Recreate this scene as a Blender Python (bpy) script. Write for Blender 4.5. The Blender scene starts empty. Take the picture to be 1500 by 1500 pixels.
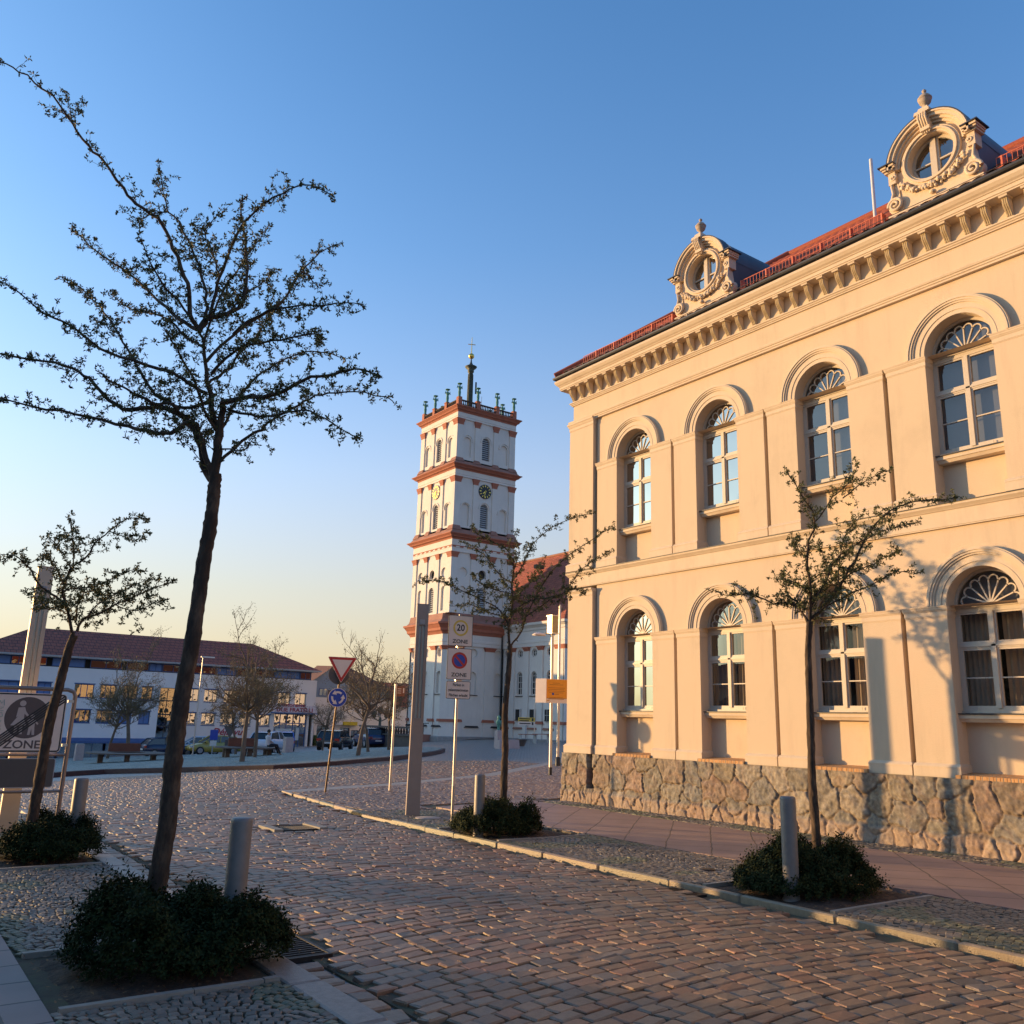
import bpy, math, random
import numpy as np
from mathutils import Matrix, Vector
R_ = math.radians
rng = random.Random(7)
nrg = np.random.default_rng(11)
sc = bpy.context.scene
col = sc.collection
# ------------------------------------------------------------------ camera
F_PX = 1290.0
EYE = 1.65
def _cd(u, v): return np.array([u-750.0, v-750.0, F_PX])
_up = _cd(899, -4630); _up /= np.linalg.norm(_up)
_Y = _cd(-205, 1027); _Y -= _Y@_up*_up; _Y /= np.linalg.norm(_Y)
_X = np.cross(_Y, _up)
CM = np.array([_X, _Y, _up])          # world = CM @ camera(right, down, forward)
CAMP = np.array([0, 0, EYE])
def ray(u, v):
    d = CM@_cd(u, v); return d/np.linalg.norm(d)
cam_d = bpy.data.cameras.new('camera'); cam = bpy.data.objects.new('camera', cam_d); col.objects.link(cam)
cam_d.sensor_width = 36; cam_d.lens = F_PX/1500*36; cam_d.clip_start = .05; cam_d.clip_end = 9000
r_, d_, f_ = CM@np.array([1., 0, 0]), CM@np.array([0, 1., 0]), CM@np.array([0, 0, 1.])
cam.matrix_world = Matrix(((r_[0], -d_[0], -f_[0], 0), (r_[1], -d_[1], -f_[1], 0), (r_[2], -d_[2], -f_[2], EYE), (0, 0, 0, 1)))
sc.camera = cam
# ------------------------------------------------------------------ light
SUN_EL = 4.7; SUN_H = (-.602, .799)
w = bpy.data.worlds.new('World'); sc.world = w; w.use_nodes = True
nt = w.node_tree; bg = nt.nodes['Background']
sky = nt.nodes.new('ShaderNodeTexSky'); sky.sky_type = 'NISHITA'; sky.sun_disc = False
sky.sun_elevation = R_(SUN_EL); sky.sun_rotation = math.atan2(SUN_H[0], SUN_H[1])
sky.altitude = 50; sky.air_density = .7; sky.dust_density = 1.9; sky.ozone_density = 2.6
bg.inputs[1].default_value = .15
# hazy evening air near the horizon, as a function of the true elevation and the sun's side of the sky
def _n(t): return nt.nodes.new(t)
geo = _n('ShaderNodeTexCoord'); sp_ = _n('ShaderNodeSeparateXYZ'); nt.links.new(geo.outputs['Generated'], sp_.inputs[0])
def _m(op, a, b=None, clamp=False):
    q = _n('ShaderNodeMath'); q.operation = op; q.use_clamp = clamp
    for i, x in enumerate((a, b)):
        if x is None: continue
        if isinstance(x, (int, float)): q.inputs[i].default_value = x
        else: nt.links.new(x, q.inputs[i])
    return q.outputs[0]
el_ = _m('ABSOLUTE', _m('ARCSINE', sp_.outputs[2]))
fac = _m('MULTIPLY', _m('EXPONENT', _m('MULTIPLY', _m('POWER', _m('DIVIDE', el_, R_(20)), 1.5), -1)), .93)
ramp = _n('ShaderNodeValToRGB'); nt.links.new(_m('DIVIDE', el_, R_(30)), ramp.inputs[0])
K_ = 1/.54
e0 = ramp.color_ramp.elements; e0[0].position = 0; e0[0].color = (.99*K_, .70*K_, .38*K_, 1); e0[1].position = .26; e0[1].color = (.99*K_, .80*K_, .47*K_, 1)
e1 = e0.new(.52); e1.color = (.94*K_, .89*K_, .80*K_, 1); e2 = e0.new(1.0); e2.color = (.62*K_, .78*K_, .98*K_, 1)
dt = _n('ShaderNodeVectorMath'); dt.operation = 'DOT_PRODUCT'; nt.links.new(geo.outputs['Generated'], dt.inputs[0]); dt.inputs[1].default_value = (*SUN_H, 0)
az = _m('ADD', _m('MULTIPLY', dt.outputs['Value'], .28), .76)
tn = _n('ShaderNodeVectorMath'); tn.operation = 'SCALE'; nt.links.new(ramp.outputs[0], tn.inputs[0]); nt.links.new(az, tn.inputs['Scale'])
mxs = _n('ShaderNodeMix'); mxs.data_type = 'RGBA'; nt.links.new(fac, mxs.inputs[0]); tq = _n('ShaderNodeVectorMath'); tq.operation = 'MULTIPLY'; nt.links.new(sky.outputs[0], tq.inputs[0]); tq.inputs[1].default_value = (.70, .98, 1.08); nt.links.new(tq.outputs[0], mxs.inputs[6]); nt.links.new(tn.outputs[0], mxs.inputs[7])
nt.links.new(mxs.outputs[2], bg.inputs[0])
sl = bpy.data.lights.new('sun', 'SUN'); sl.energy = 2.0; sl.angle = R_(.5); sl.color = (1, .615, .265)
so = bpy.data.objects.new('sun', sl); col.objects.link(so)
ch_ = math.cos(R_(SUN_EL))
SUND = Vector((SUN_H[0]*ch_, SUN_H[1]*ch_, math.sin(R_(SUN_EL)))).normalized()
so.rotation_euler = (-SUND).to_track_quat('-Z', 'Y').to_euler(); so.location = (-30, 30, 30)
sc.view_settings.view_transform = 'Standard'; sc.view_settings.look = 'None'
sc.view_settings.gamma = 1; sc.view_settings.exposure = 1.85
# ------------------------------------------------------------------ pixel helpers (only to read positions off the photo)
def at_r(u, v, R):
    d = ray(u, v); return CAMP+d*R/math.hypot(d[0], d[1])
def at_y(u, v, y):
    d = ray(u, v); return CAMP+d*y/d[1]
def at_x(u, v, x):
    d = ray(u, v); return CAMP+d*x/d[0]
def at_z(u, v, z):
    d = ray(u, v); return CAMP+d*(z-EYE)/d[2]
def G(x, y):
    """height of the ground: level by the camera, falling away across the square"""
    p = (x-10)*.055-(y-25)*.045
    g = .5*(p-np.sqrt(p*p+.006))
    return np.maximum(g, -4.5)
def hit(u, v):
    d = ray(u, v); t = 5.0
    for i in range(400):
        p = CAMP+d*t
        dz = p[2]-float(G(p[0], p[1]))
        if dz < .002: break
        t += max(dz*1.5, .01)
    return CAMP+d*t
# ------------------------------------------------------------------ materials
MATS = {}
def mat(name, c, rough=.8, var=.12, scale=3.0, bump=.0, bscale=40, spec=.5, metal=0, attr=False, c2=None, aniso=None, emit=0, det=6, streak=0):
    if name in MATS: return MATS[name]
    m = bpy.data.materials.new(name); m.use_nodes = True; n = m.node_tree.nodes; l = m.node_tree.links
    b = n['Principled BSDF']; b.inputs['Roughness'].default_value = rough; b.inputs['Metallic'].default_value = metal
    b.inputs['Specular IOR Level'].default_value = spec
    tc = n.new('ShaderNodeTexCoord')
    src = tc.outputs['Object']
    if aniso:
        mp = n.new('ShaderNodeMapping'); mp.inputs['Scale'].default_value = aniso; l.new(src, mp.inputs[0]); src = mp.outputs[0]
    if attr:
        a = n.new('ShaderNodeAttribute'); a.attribute_name = 'Col'; base = a.outputs['Color']
    else:
        rgb = n.new('ShaderNodeRGB'); rgb.outputs[0].default_value = (*c, 1); base = rgb.outputs[0]
    if var > 0:
        nz = n.new('ShaderNodeTexNoise'); nz.inputs['Scale'].default_value = scale; nz.inputs['Detail'].default_value = det
        nz.inputs['Roughness'].default_value = .65; l.new(src, nz.inputs[0])
        if c2 is not None:
            mr = n.new('ShaderNodeMapRange'); mr.inputs[1].default_value = .45; mr.inputs[2].default_value = .68
            l.new(nz.outputs[0], mr.inputs[0])
            mx0 = n.new('ShaderNodeMix'); mx0.data_type = 'RGBA'; l.new(mr.outputs[0], mx0.inputs[0]); l.new(base, mx0.inputs[6]); mx0.inputs[7].default_value = (*c2, 1); base = mx0.outputs[2]
        mr = n.new('ShaderNodeMapRange'); mr.inputs[1].default_value = .25; mr.inputs[2].default_value = .75
        mr.inputs[3].default_value = 1-var; mr.inputs[4].default_value = 1+var; l.new(nz.outputs[0], mr.inputs[0])
        mx = n.new('ShaderNodeVectorMath'); mx.operation = 'SCALE'; l.new(base, mx.inputs[0]); l.new(mr.outputs[0], mx.inputs['Scale']); base = mx.outputs[0]
    if streak:      # rain streaks and faint grime
        ms = n.new('ShaderNodeMapping'); ms.inputs['Scale'].default_value = (2.2, 2.2, .3); l.new(tc.outputs['Object'], ms.inputs[0])
        ns = n.new('ShaderNodeTexNoise'); ns.inputs['Scale'].default_value = 1.6; ns.inputs['Detail'].default_value = 8; ns.inputs['Roughness'].default_value = .7; l.new(ms.outputs[0], ns.inputs[0])
        m2 = n.new('ShaderNodeMapRange'); m2.inputs[1].default_value = .50; m2.inputs[2].default_value = .74; m2.inputs[3].default_value = 1; m2.inputs[4].default_value = 1-streak; l.new(ns.outputs[0], m2.inputs[0])
        mz = n.new('ShaderNodeVectorMath'); mz.operation = 'SCALE'; l.new(base, mz.inputs[0]); l.new(m2.outputs[0], mz.inputs['Scale']); base = mz.outputs[0]
    l.new(base, b.inputs['Base Color'])
    if bump > 0:
        nb = n.new('ShaderNodeTexNoise'); nb.inputs['Scale'].default_value = bscale; nb.inputs['Detail'].default_value = 5; l.new(src, nb.inputs[0])
        bp = n.new('ShaderNodeBump'); bp.inputs['Strength'].default_value = 1; bp.inputs['Distance'].default_value = bump; l.new(nb.outputs[0], bp.inputs['Height']); l.new(bp.outputs[0], b.inputs['Normal'])
    if emit:
        b.inputs['Emission Color'].default_value = (*c, 1); b.inputs['Emission Strength'].default_value = emit
    MATS[name] = m; return m
def glass(name, tint=(.55, .6, .65), refl=.32, rough=.0, gc=.95):
    if name in MATS: return MATS[name]
    m = bpy.data.materials.new(name); m.use_nodes = True; n = m.node_tree.nodes; l = m.node_tree.links
    n.remove(n['Principled BSDF']); out = n['Material Output']
    t = n.new('ShaderNodeBsdfTransparent'); t.inputs[0].default_value = (*tint, 1)
    g = n.new('ShaderNodeBsdfGlossy'); g.inputs['Roughness'].default_value = rough; g.inputs[0].default_value = (gc, gc, gc, 1)
    lw = n.new('ShaderNodeFresnel'); lw.inputs[0].default_value = 1.5
    ad = n.new('ShaderNodeMath'); ad.operation = 'ADD'; ad.use_clamp = True; ad.inputs[1].default_value = refl; l.new(lw.outputs[0], ad.inputs[0])
    tc = n.new('ShaderNodeTexCoord'); nz = n.new('ShaderNodeTexNoise'); nz.inputs['Scale'].default_value = 1.3; nz.inputs['Detail'].default_value = 1; l.new(tc.outputs['Object'], nz.inputs[0])
    bp = n.new('ShaderNodeBump'); bp.inputs['Distance'].default_value = .02; bp.inputs['Strength'].default_value = .35; l.new(nz.outputs[0], bp.inputs['Height']); l.new(bp.outputs[0], g.inputs['Normal'])
    mx = n.new('ShaderNodeMixShader'); l.new(ad.outputs[0], mx.inputs[0]); l.new(t.outputs[0], mx.inputs[1]); l.new(g.outputs[0], mx.inputs[2]); l.new(mx.outputs[0], out.inputs[0])
    MATS[name] = m; return m
def brickmat(name, c1, c2, mortar, bw, bh, ms=.02, rough=.8, rot=0, bump=.01, off=.5, var=.15, plane='XY', scale=1.0):
    """courses of blocks laid in the plane of the surface"""
    if name in MATS: return MATS[name]
    m = mat(name, c1, rough, 0); n = m.node_tree.nodes; l = m.node_tree.links; b = n['Principled BSDF']
    tc = n.new('ShaderNodeTexCoord'); mp = n.new('ShaderNodeMapping'); l.new(tc.outputs['Object'], mp.inputs[0])
    if plane == 'XY': mp.inputs['Rotation'].default_value = (0, 0, rot)
    src = mp.outputs[0]
    if plane != 'XY':
        sp = n.new('ShaderNodeSeparateXYZ'); cb = n.new('ShaderNodeCombineXYZ'); l.new(src, sp.inputs[0])
        l.new(sp.outputs['X' if plane == 'XZ' else 'Y'], cb.inputs[0]); l.new(sp.outputs['Z'], cb.inputs[1]); src = cb.outputs[0]
    br = n.new('ShaderNodeTexBrick'); br.inputs['Color1'].default_value = (*c1, 1); br.inputs['Color2'].default_value = (*c2, 1); br.inputs['Mortar'].default_value = (*mortar, 1)
    br.inputs['Scale'].default_value = scale; br.inputs['Mortar Size'].default_value = ms; br.inputs['Mortar Smooth'].default_value = .3
    br.inputs['Brick Width'].default_value = bw; br.inputs['Row Height'].default_value = bh; br.offset = off
    nz = n.new('ShaderNodeTexNoise'); nz.inputs['Scale'].default_value = 2.0; nz.inputs['Detail'].default_value = 7; l.new(tc.outputs['Object'], nz.inputs[0])
    dv = n.new('ShaderNodeVectorMath'); dv.operation = 'SCALE'; dv.inputs['Scale'].default_value = bh*.12; l.new(nz.outputs['Color'], dv.inputs[0])
    ad = n.new('ShaderNodeVectorMath'); l.new(src, ad.inputs[0]); l.new(dv.outputs[0], ad.inputs[1]); l.new(ad.outputs[0], br.inputs[0])
    mr = n.new('ShaderNodeMapRange'); mr.inputs[1].default_value = .3; mr.inputs[2].default_value = .7; mr.inputs[3].default_value = 1-var; mr.inputs[4].default_value = 1+var; l.new(nz.outputs[0], mr.inputs[0])
    mx = n.new('ShaderNodeVectorMath'); mx.operation = 'SCALE'; l.new(br.outputs[0], mx.inputs[0]); l.new(mr.outputs[0], mx.inputs['Scale']); l.new(mx.outputs[0], b.inputs['Base Color'])
    if bump:
        iv = n.new('ShaderNodeMath'); iv.operation = 'SUBTRACT'; iv.inputs[0].default_value = 1; l.new(br.outputs['Fac'], iv.inputs[1])
        nb = n.new('ShaderNodeTexNoise'); nb.inputs['Scale'].default_value = 60; l.new(tc.outputs['Object'], nb.inputs[0])
        ma = n.new('ShaderNodeMath'); ma.operation = 'MULTIPLY_ADD'; ma.inputs[1].default_value = .25; l.new(nb.outputs[0], ma.inputs[0]); l.new(iv.outputs[0], ma.inputs[2])
        bp = n.new('ShaderNodeBump'); bp.inputs['Distance'].default_value = bump; l.new(ma.outputs[0], bp.inputs['Height']); l.new(bp.outputs[0], b.inputs['Normal'])
    return m
# ------------------------------------------------------------------ mesh builder
WO = {}      # world origin of each object
def tag(o, label=None, cat=None, group=None, kind=None):
    if label: o['label'] = label
    if cat: o['category'] = cat
    if group: o['group'] = group
    if kind: o['kind'] = kind
    return o
def empty(name, loc, label=None, cat=None, group=None):
    o = bpy.data.objects.new(name, None); col.objects.link(o); o.location = loc; o.empty_display_size = .3
    WO[o.name] = Vector(loc); return tag(o, label, cat, group)
class MB:
    def __init__(s):
        s.v = []; s.f = []; s.m = []; s.s = []; s.mats = []; s.xf = None
    def add(s, verts, faces, m, smooth=False):
        if m not in s.mats: s.mats.append(m)
        k = s.mats.index(m); b = len(s.v)
        if s.xf is not None: verts = [tuple(s.xf@Vector(p)) for p in verts]
        s.v.extend(tuple(p) for p in verts)
        for f in faces: s.f.append([i+b for i in f]); s.m.append(k); s.s.append(smooth)
        return s
    def box(s, x0, x1, y0, y1, z0, z1, m):
        V = [(x0, y0, z0), (x1, y0, z0), (x1, y1, z0), (x0, y1, z0), (x0, y0, z1), (x1, y0, z1), (x1, y1, z1), (x0, y1, z1)]
        return s.add(V, [(0, 3, 2, 1), (4, 5, 6, 7), (0, 1, 5, 4), (1, 2, 6, 5), (2, 3, 7, 6), (3, 0, 4, 7)], m)
    def frus(s, a, b, z0, z1, m):
        V = [(a[0], a[2], z0), (a[1], a[2], z0), (a[1], a[3], z0), (a[0], a[3], z0), (b[0], b[2], z1), (b[1], b[2], z1), (b[1], b[3], z1), (b[0], b[3], z1)]
        return s.add(V, [(0, 3, 2, 1), (4, 5, 6, 7), (0, 1, 5, 4), (1, 2, 6, 5), (2, 3, 7, 6), (3, 0, 4, 7)], m)
    def tube(s, P, rad, m, n=6, cap=True, smooth=True):
        P = [Vector(p) for p in P]
        if not hasattr(rad, '__len__'): rad = [rad]*len(P)
        V = []; Fc = []; up = None
        for i, p in enumerate(P):
            t = (P[min(i+1, len(P)-1)]-P[max(i-1, 0)])
            t = t.normalized() if t.length > 1e-9 else Vector((0, 0, 1))
            if up is None: up = t.orthogonal().normalized()
            up = (up-t*up.dot(t)); up = up.normalized() if up.length > 1e-6 else t.orthogonal().normalized()
            sd = t.cross(up)
            for k in range(n):
                a = 2*math.pi*k/n; V.append(p+(up*math.cos(a)+sd*math.sin(a))*rad[i])
        for i in range(len(P)-1):
            for k in range(n):
                Fc.append((i*n+k, i*n+(k+1) % n, (i+1)*n+(k+1) % n, (i+1)*n+k))
        s.add(V, Fc, m, smooth)
        if cap: s.add([V[k] for k in range(n)], [tuple(range(n))[::-1]], m); s.add(V[-n:], [tuple(range(n))], m)
        return s
    def lathe(s, c, prof, m, n=16, smooth=True, sx=1, sy=1):
        V = []; Fc = []
        for r, z in prof:
            for k in range(n): a = 2*math.pi*k/n; V.append((c[0]+r*math.cos(a)*sx, c[1]+r*math.sin(a)*sy, c[2]+z))
        for i in range(len(prof)-1):
            for k in range(n): Fc.append((i*n+k, i*n+(k+1) % n, (i+1)*n+(k+1) % n, (i+1)*n+k))
        s.add(V, Fc, m, smooth); s.add(V[:n], [tuple(range(n))[::-1]], m); return s.add(V[-n:], [tuple(range(n))], m)
    def prism(s, poly, d, m, axis='X', at=0):
        """flat polygon (a, b) pushed to thickness d along an axis"""
        f = {'X': lambda a, b, t: (at+t, a, b), 'Y': lambda a, b, t: (a, at+t, b), 'Z': lambda a, b, t: (a, b, at+t)}[axis]
        n = len(poly); V = [f(a, b, 0) for a, b in poly]+[f(a, b, d) for a, b in poly]
        return s.add(V, [tuple(range(n))[::-1], tuple(range(n, 2*n))]+[(i, (i+1) % n, n+(i+1) % n, n+i) for i in range(n)], m)
    def ring(s, c, r0, r1, d, m, axis='X', a0=0, a1=2*math.pi, n=32, at=0, sz=1):
        """flat band between two radii, thickness d"""
        P = [(c[0]+r1*math.cos(a0+(a1-a0)*i/n), c[1]+sz*r1*math.sin(a0+(a1-a0)*i/n)) for i in range(n+1)]
        Q = [(c[0]+r0*math.cos(a0+(a1-a0)*i/n), c[1]+sz*r0*math.sin(a0+(a1-a0)*i/n)) for i in range(n+1)]
        for i in range(n): s.prism([Q[i], P[i], P[i+1], Q[i+1]], d, m, axis, at)
        return s
    def sweep(s, path, prof, m, close=True):
        """profile [(out, z)] carried along a plan path of (x, y, nx, ny) with mitred corners"""
        V = []; n = len(prof)
        for x, y, nx, ny in path:
            for p, z in prof: V.append((x+nx*p, y+ny*p, z))
        Fc = []
        for i in range(len(path)-1):
            for k in range(n if close else n-1): Fc.append((i*n+k, (i+1)*n+k, (i+1)*n+(k+1) % n, i*n+(k+1) % n))
        if close: Fc += [tuple(range(n)), tuple(range((len(path)-1)*n, len(path)*n))[::-1]]
        return s.add(V, Fc, m)
    def sphere(s, c, r, m, n=10, k=6, sz=1):
        return s.lathe(c, [(max(r*math.sin(math.pi*i/k), .0005), -r*sz*math.cos(math.pi*i/k)) for i in range(k+1)], m, n)
    def build(s, name, parent=None, origin=None):
        o3 = Vector(origin) if origin is not None else (WO[parent.name] if parent is not None else Vector((0, 0, 0)))
        me = bpy.data.meshes.new(name)
        if s.v:
            V = np.array(s.v, dtype=float)-np.array(o3); me.from_pydata(V.tolist(), [], s.f)
        for m in s.mats: me.materials.append(m)
        me.polygons.foreach_set('material_index', s.m); me.polygons.foreach_set('use_smooth', s.s); me.update()
        o = bpy.data.objects.new(name, me); col.objects.link(o)
        if parent is not None: o.parent = parent; o.location = o3-WO[parent.name]
        else: o.location = o3
        WO[o.name] = o3.copy(); return o
def kids(o): return [c for c in bpy.data.objects if c.parent == o]
def copy_tree(o, parent=None, delta=None, label=None, rotz=None, ch=None):
    c = o.copy(); col.objects.link(c)
    if parent is not None: c.parent = parent
    if delta is not None: c.location = o.location+Vector(delta)
    if rotz is not None: c.rotation_euler = (0, 0, rotz)
    if label: c['label'] = label
    WO[c.name] = WO[o.name]+(Vector(delta) if delta is not None else Vector())
    for k in kids(o):
        copy_tree(k, c)
    return c
def text(mb, s, size, xf, m, th=.002, align='CENTER', sx=1.0, shear=0, bold=.018):
    cu = bpy.data.curves.new('t', 'FONT'); cu.body = s; cu.size = size; cu.align_x = align; cu.align_y = 'CENTER'; cu.extrude = th; cu.resolution_u = 3; cu.shear = shear; cu.offset = bold*size
    o = bpy.data.objects.new('t', cu); col.objects.link(o); bpy.context.view_layer.update()
    me = o.to_mesh(); old = mb.xf; mb.xf = (old if old is not None else Matrix())@xf@Matrix.Diagonal((sx, 1, 1, 1))
    mb.add([tuple(v.co) for v in me.vertices], [tuple(p.vertices) for p in me.polygons], m); mb.xf = old
    o.to_mesh_clear(); bpy.data.objects.remove(o); bpy.data.curves.remove(cu)
def frame_xf(o, right, nrm):
    """local x = right, local y = up, local z = out of the face"""
    r = Vector(right).normalized(); n = Vector(nrm).normalized(); u = n.cross(r)
    return Matrix(((r.x, u.x, n.x, o[0]), (r.y, u.y, n.y, o[1]), (r.z, u.z, n.z, o[2]), (0, 0, 0, 1)))
def raw(name, V, Q, m, cols=None, parent=None, origin=(0, 0, 0), smooth=True):
    me = bpy.data.meshes.new(name); V = np.asarray(V, float)-np.array(origin); Q = np.asarray(Q, int)
    me.vertices.add(len(V)); me.vertices.foreach_set('co', V.ravel()); k = Q.shape[1]
    me.loops.add(Q.size); me.loops.foreach_set('vertex_index', Q.ravel().astype(np.int32))
    me.polygons.add(len(Q)); me.polygons.foreach_set('loop_start', (np.arange(len(Q))*k).astype(np.int32)); me.polygons.foreach_set('loop_total', np.full(len(Q), k, np.int32))
    me.update(calc_edges=True); me.validate()
    me.polygons.foreach_set('use_smooth', np.full(len(me.polygons), smooth))
    if cols is not None:
        a = me.color_attributes.new('Col', 'FLOAT_COLOR', 'POINT'); c4 = np.ones((len(V), 4)); c4[:, :3] = cols; a.data.foreach_set('color', c4.ravel())
    me.materials.append(m); me.update(); o = bpy.data.objects.new(name, me); col.objects.link(o)
    o3 = Vector(origin)
    if parent is not None: o.parent = parent; o.location = o3-WO[parent.name]
    else: o.location = o3
    WO[o.name] = o3; return o
def vnoise(x, y, s, seed=0):
    """cheap smooth value noise on arrays"""
    x = np.asarray(x)/s; y = np.asarray(y)/s
    xi = np.floor(x).astype(int); yi = np.floor(y).astype(int); fx = x-xi; fy = y-yi
    def h(a, b):
        q = (a*374761393+b*668265263+seed*1442695041) & 0xffffffff; q = ((q ^ (q >> 13))*1274126177) & 0xffffffff
        return ((q ^ (q >> 16)) & 0xffff)/65535.0
    fx = fx*fx*(3-2*fx); fy = fy*fy*(3-2*fy)
    return (h(xi, yi)*(1-fx)+h(xi+1, yi)*fx)*(1-fy)+(h(xi, yi+1)*(1-fx)+h(xi+1, yi+1)*fx)*fy
def panel(mb, P, u0, u1, z0, z1, holes, m, depth=.1, back=None, n=14, reveal=None):
    """wall rectangle with one column of arched / round holes: (uc, r, zb, zs); zb == zs makes a circle"""
    holes = sorted(holes, key=lambda h: h[3]); reveal = reveal or m
    cur = z0
    for k, (uc, r, zb, zs) in enumerate(holes):
        top = z1 if k == len(holes)-1 else .5*(zs+r+(holes[k+1][2]-(holes[k+1][1] if holes[k+1][2] == holes[k+1][3] else 0)))
        U = [uc-r*math.cos(math.pi*i/n) for i in range(n+1)]
        hi = [zs+r*math.sin(math.pi*i/n) for i in range(n+1)]
        lo = [zb-r*math.sin(math.pi*i/n) for i in range(n+1)] if zb == zs else [zb]*(n+1)
        mb.add([P(u0, cur, 0), P(U[0], cur, 0), P(U[0], top, 0), P(u0, top, 0)], [(0, 1, 2, 3)], m)
        mb.add([P(U[-1], cur, 0), P(u1, cur, 0), P(u1, top, 0), P(U[-1], top, 0)], [(0, 1, 2, 3)], m)
        for i in range(n):
            a, b = U[i], U[i+1]
            mb.add([P(a, hi[i], 0), P(b, hi[i+1], 0), P(b, top, 0), P(a, top, 0)], [(0, 1, 2, 3)], m)
            if min(lo[i], lo[i+1]) > cur+1e-5: mb.add([P(a, cur, 0), P(b, cur, 0), P(b, lo[i+1], 0), P(a, lo[i], 0)], [(0, 1, 2, 3)], m)
            mb.add([P(a, hi[i], 0), P(b, hi[i+1], 0), P(b, hi[i+1], depth), P(a, hi[i], depth)], [(0, 1, 2, 3)], reveal)
            mb.add([P(a, lo[i], 0), P(b, lo[i+1], 0), P(b, lo[i+1], depth), P(a, lo[i], depth)], [(0, 1, 2, 3)], reveal)
            if back: mb.add([P(a, lo[i], depth), P(b, lo[i+1], depth), P(b, hi[i+1], depth), P(a, hi[i], depth)], [(0, 1, 2, 3)], back)
        if zb != zs:
            for u in (U[0], U[-1]): mb.add([P(u, zb, 0), P(u, zs, 0), P(u, zs, depth), P(u, zb, depth)], [(0, 1, 2, 3)], reveal)
        cur = top
def wall_holes(mb, P, u0, u1, z0, z1, rects, m, depth=.15, reveal=None):
    us = sorted({u0, u1, *[r[0] for r in rects], *[r[1] for r in rects]}); zs = sorted({z0, z1, *[r[2] for r in rects], *[r[3] for r in rects]})
    us = [u for u in us if u0 <= u <= u1]; zs = [z for z in zs if z0 <= z <= z1]
    for a, b in zip(us, us[1:]):
        for c, d in zip(zs, zs[1:]):
            mu, mz = (a+b)/2, (c+d)/2
            if any(r[0] < mu < r[1] and r[2] < mz < r[3] for r in rects): continue
            mb.add([P(a, c, 0), P(b, c, 0), P(b, d, 0), P(a, d, 0)], [(0, 1, 2, 3)], m)
    for a, b, c, d in rects:
        for (p, q), (r, s_) in (((a, c), (b, c)), ((b, c), (b, d)), ((b, d), (a, d)), ((a, d), (a, c))):
            mb.add([P(p, q, 0), P(r, s_, 0), P(r, s_, depth), P(p, q, depth)], [(0, 1, 2, 3)], reveal or m)
# ================================================================== GROUND
def axis_pts(lo, hi, step, far):
    a = list(np.arange(lo, hi+1e-6, step)); s = step
    while a[-1] < far: s *= 1.35; a.append(a[-1]+s)
    s = step
    while a[0] > -far: s *= 1.35; a.insert(0, a[0]-s)
    return np.array(a)
gx = axis_pts(-20, 80, 2.0, 4000); gy = axis_pts(-10, 130, 2.0, 4000)
XX, YY = np.meshgrid(gx, gy, indexing='ij'); ZZ = G(XX, YY)-.04
idx = np.arange(XX.size).reshape(XX.shape)
Q = np.stack([idx[:-1, :-1], idx[1:, :-1], idx[1:, 1:], idx[:-1, 1:]], -1).reshape(-1, 4)
m_far = brickmat('square_cobble', (.25, .235, .225), (.20, .195, .19), (.08, .075, .065), .21, .14, .018, .42, bump=.02, var=.22)
tag(raw('ground', np.stack([XX, YY, ZZ], -1).reshape(-1, 3), Q, m_far), kind='structure')

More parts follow.
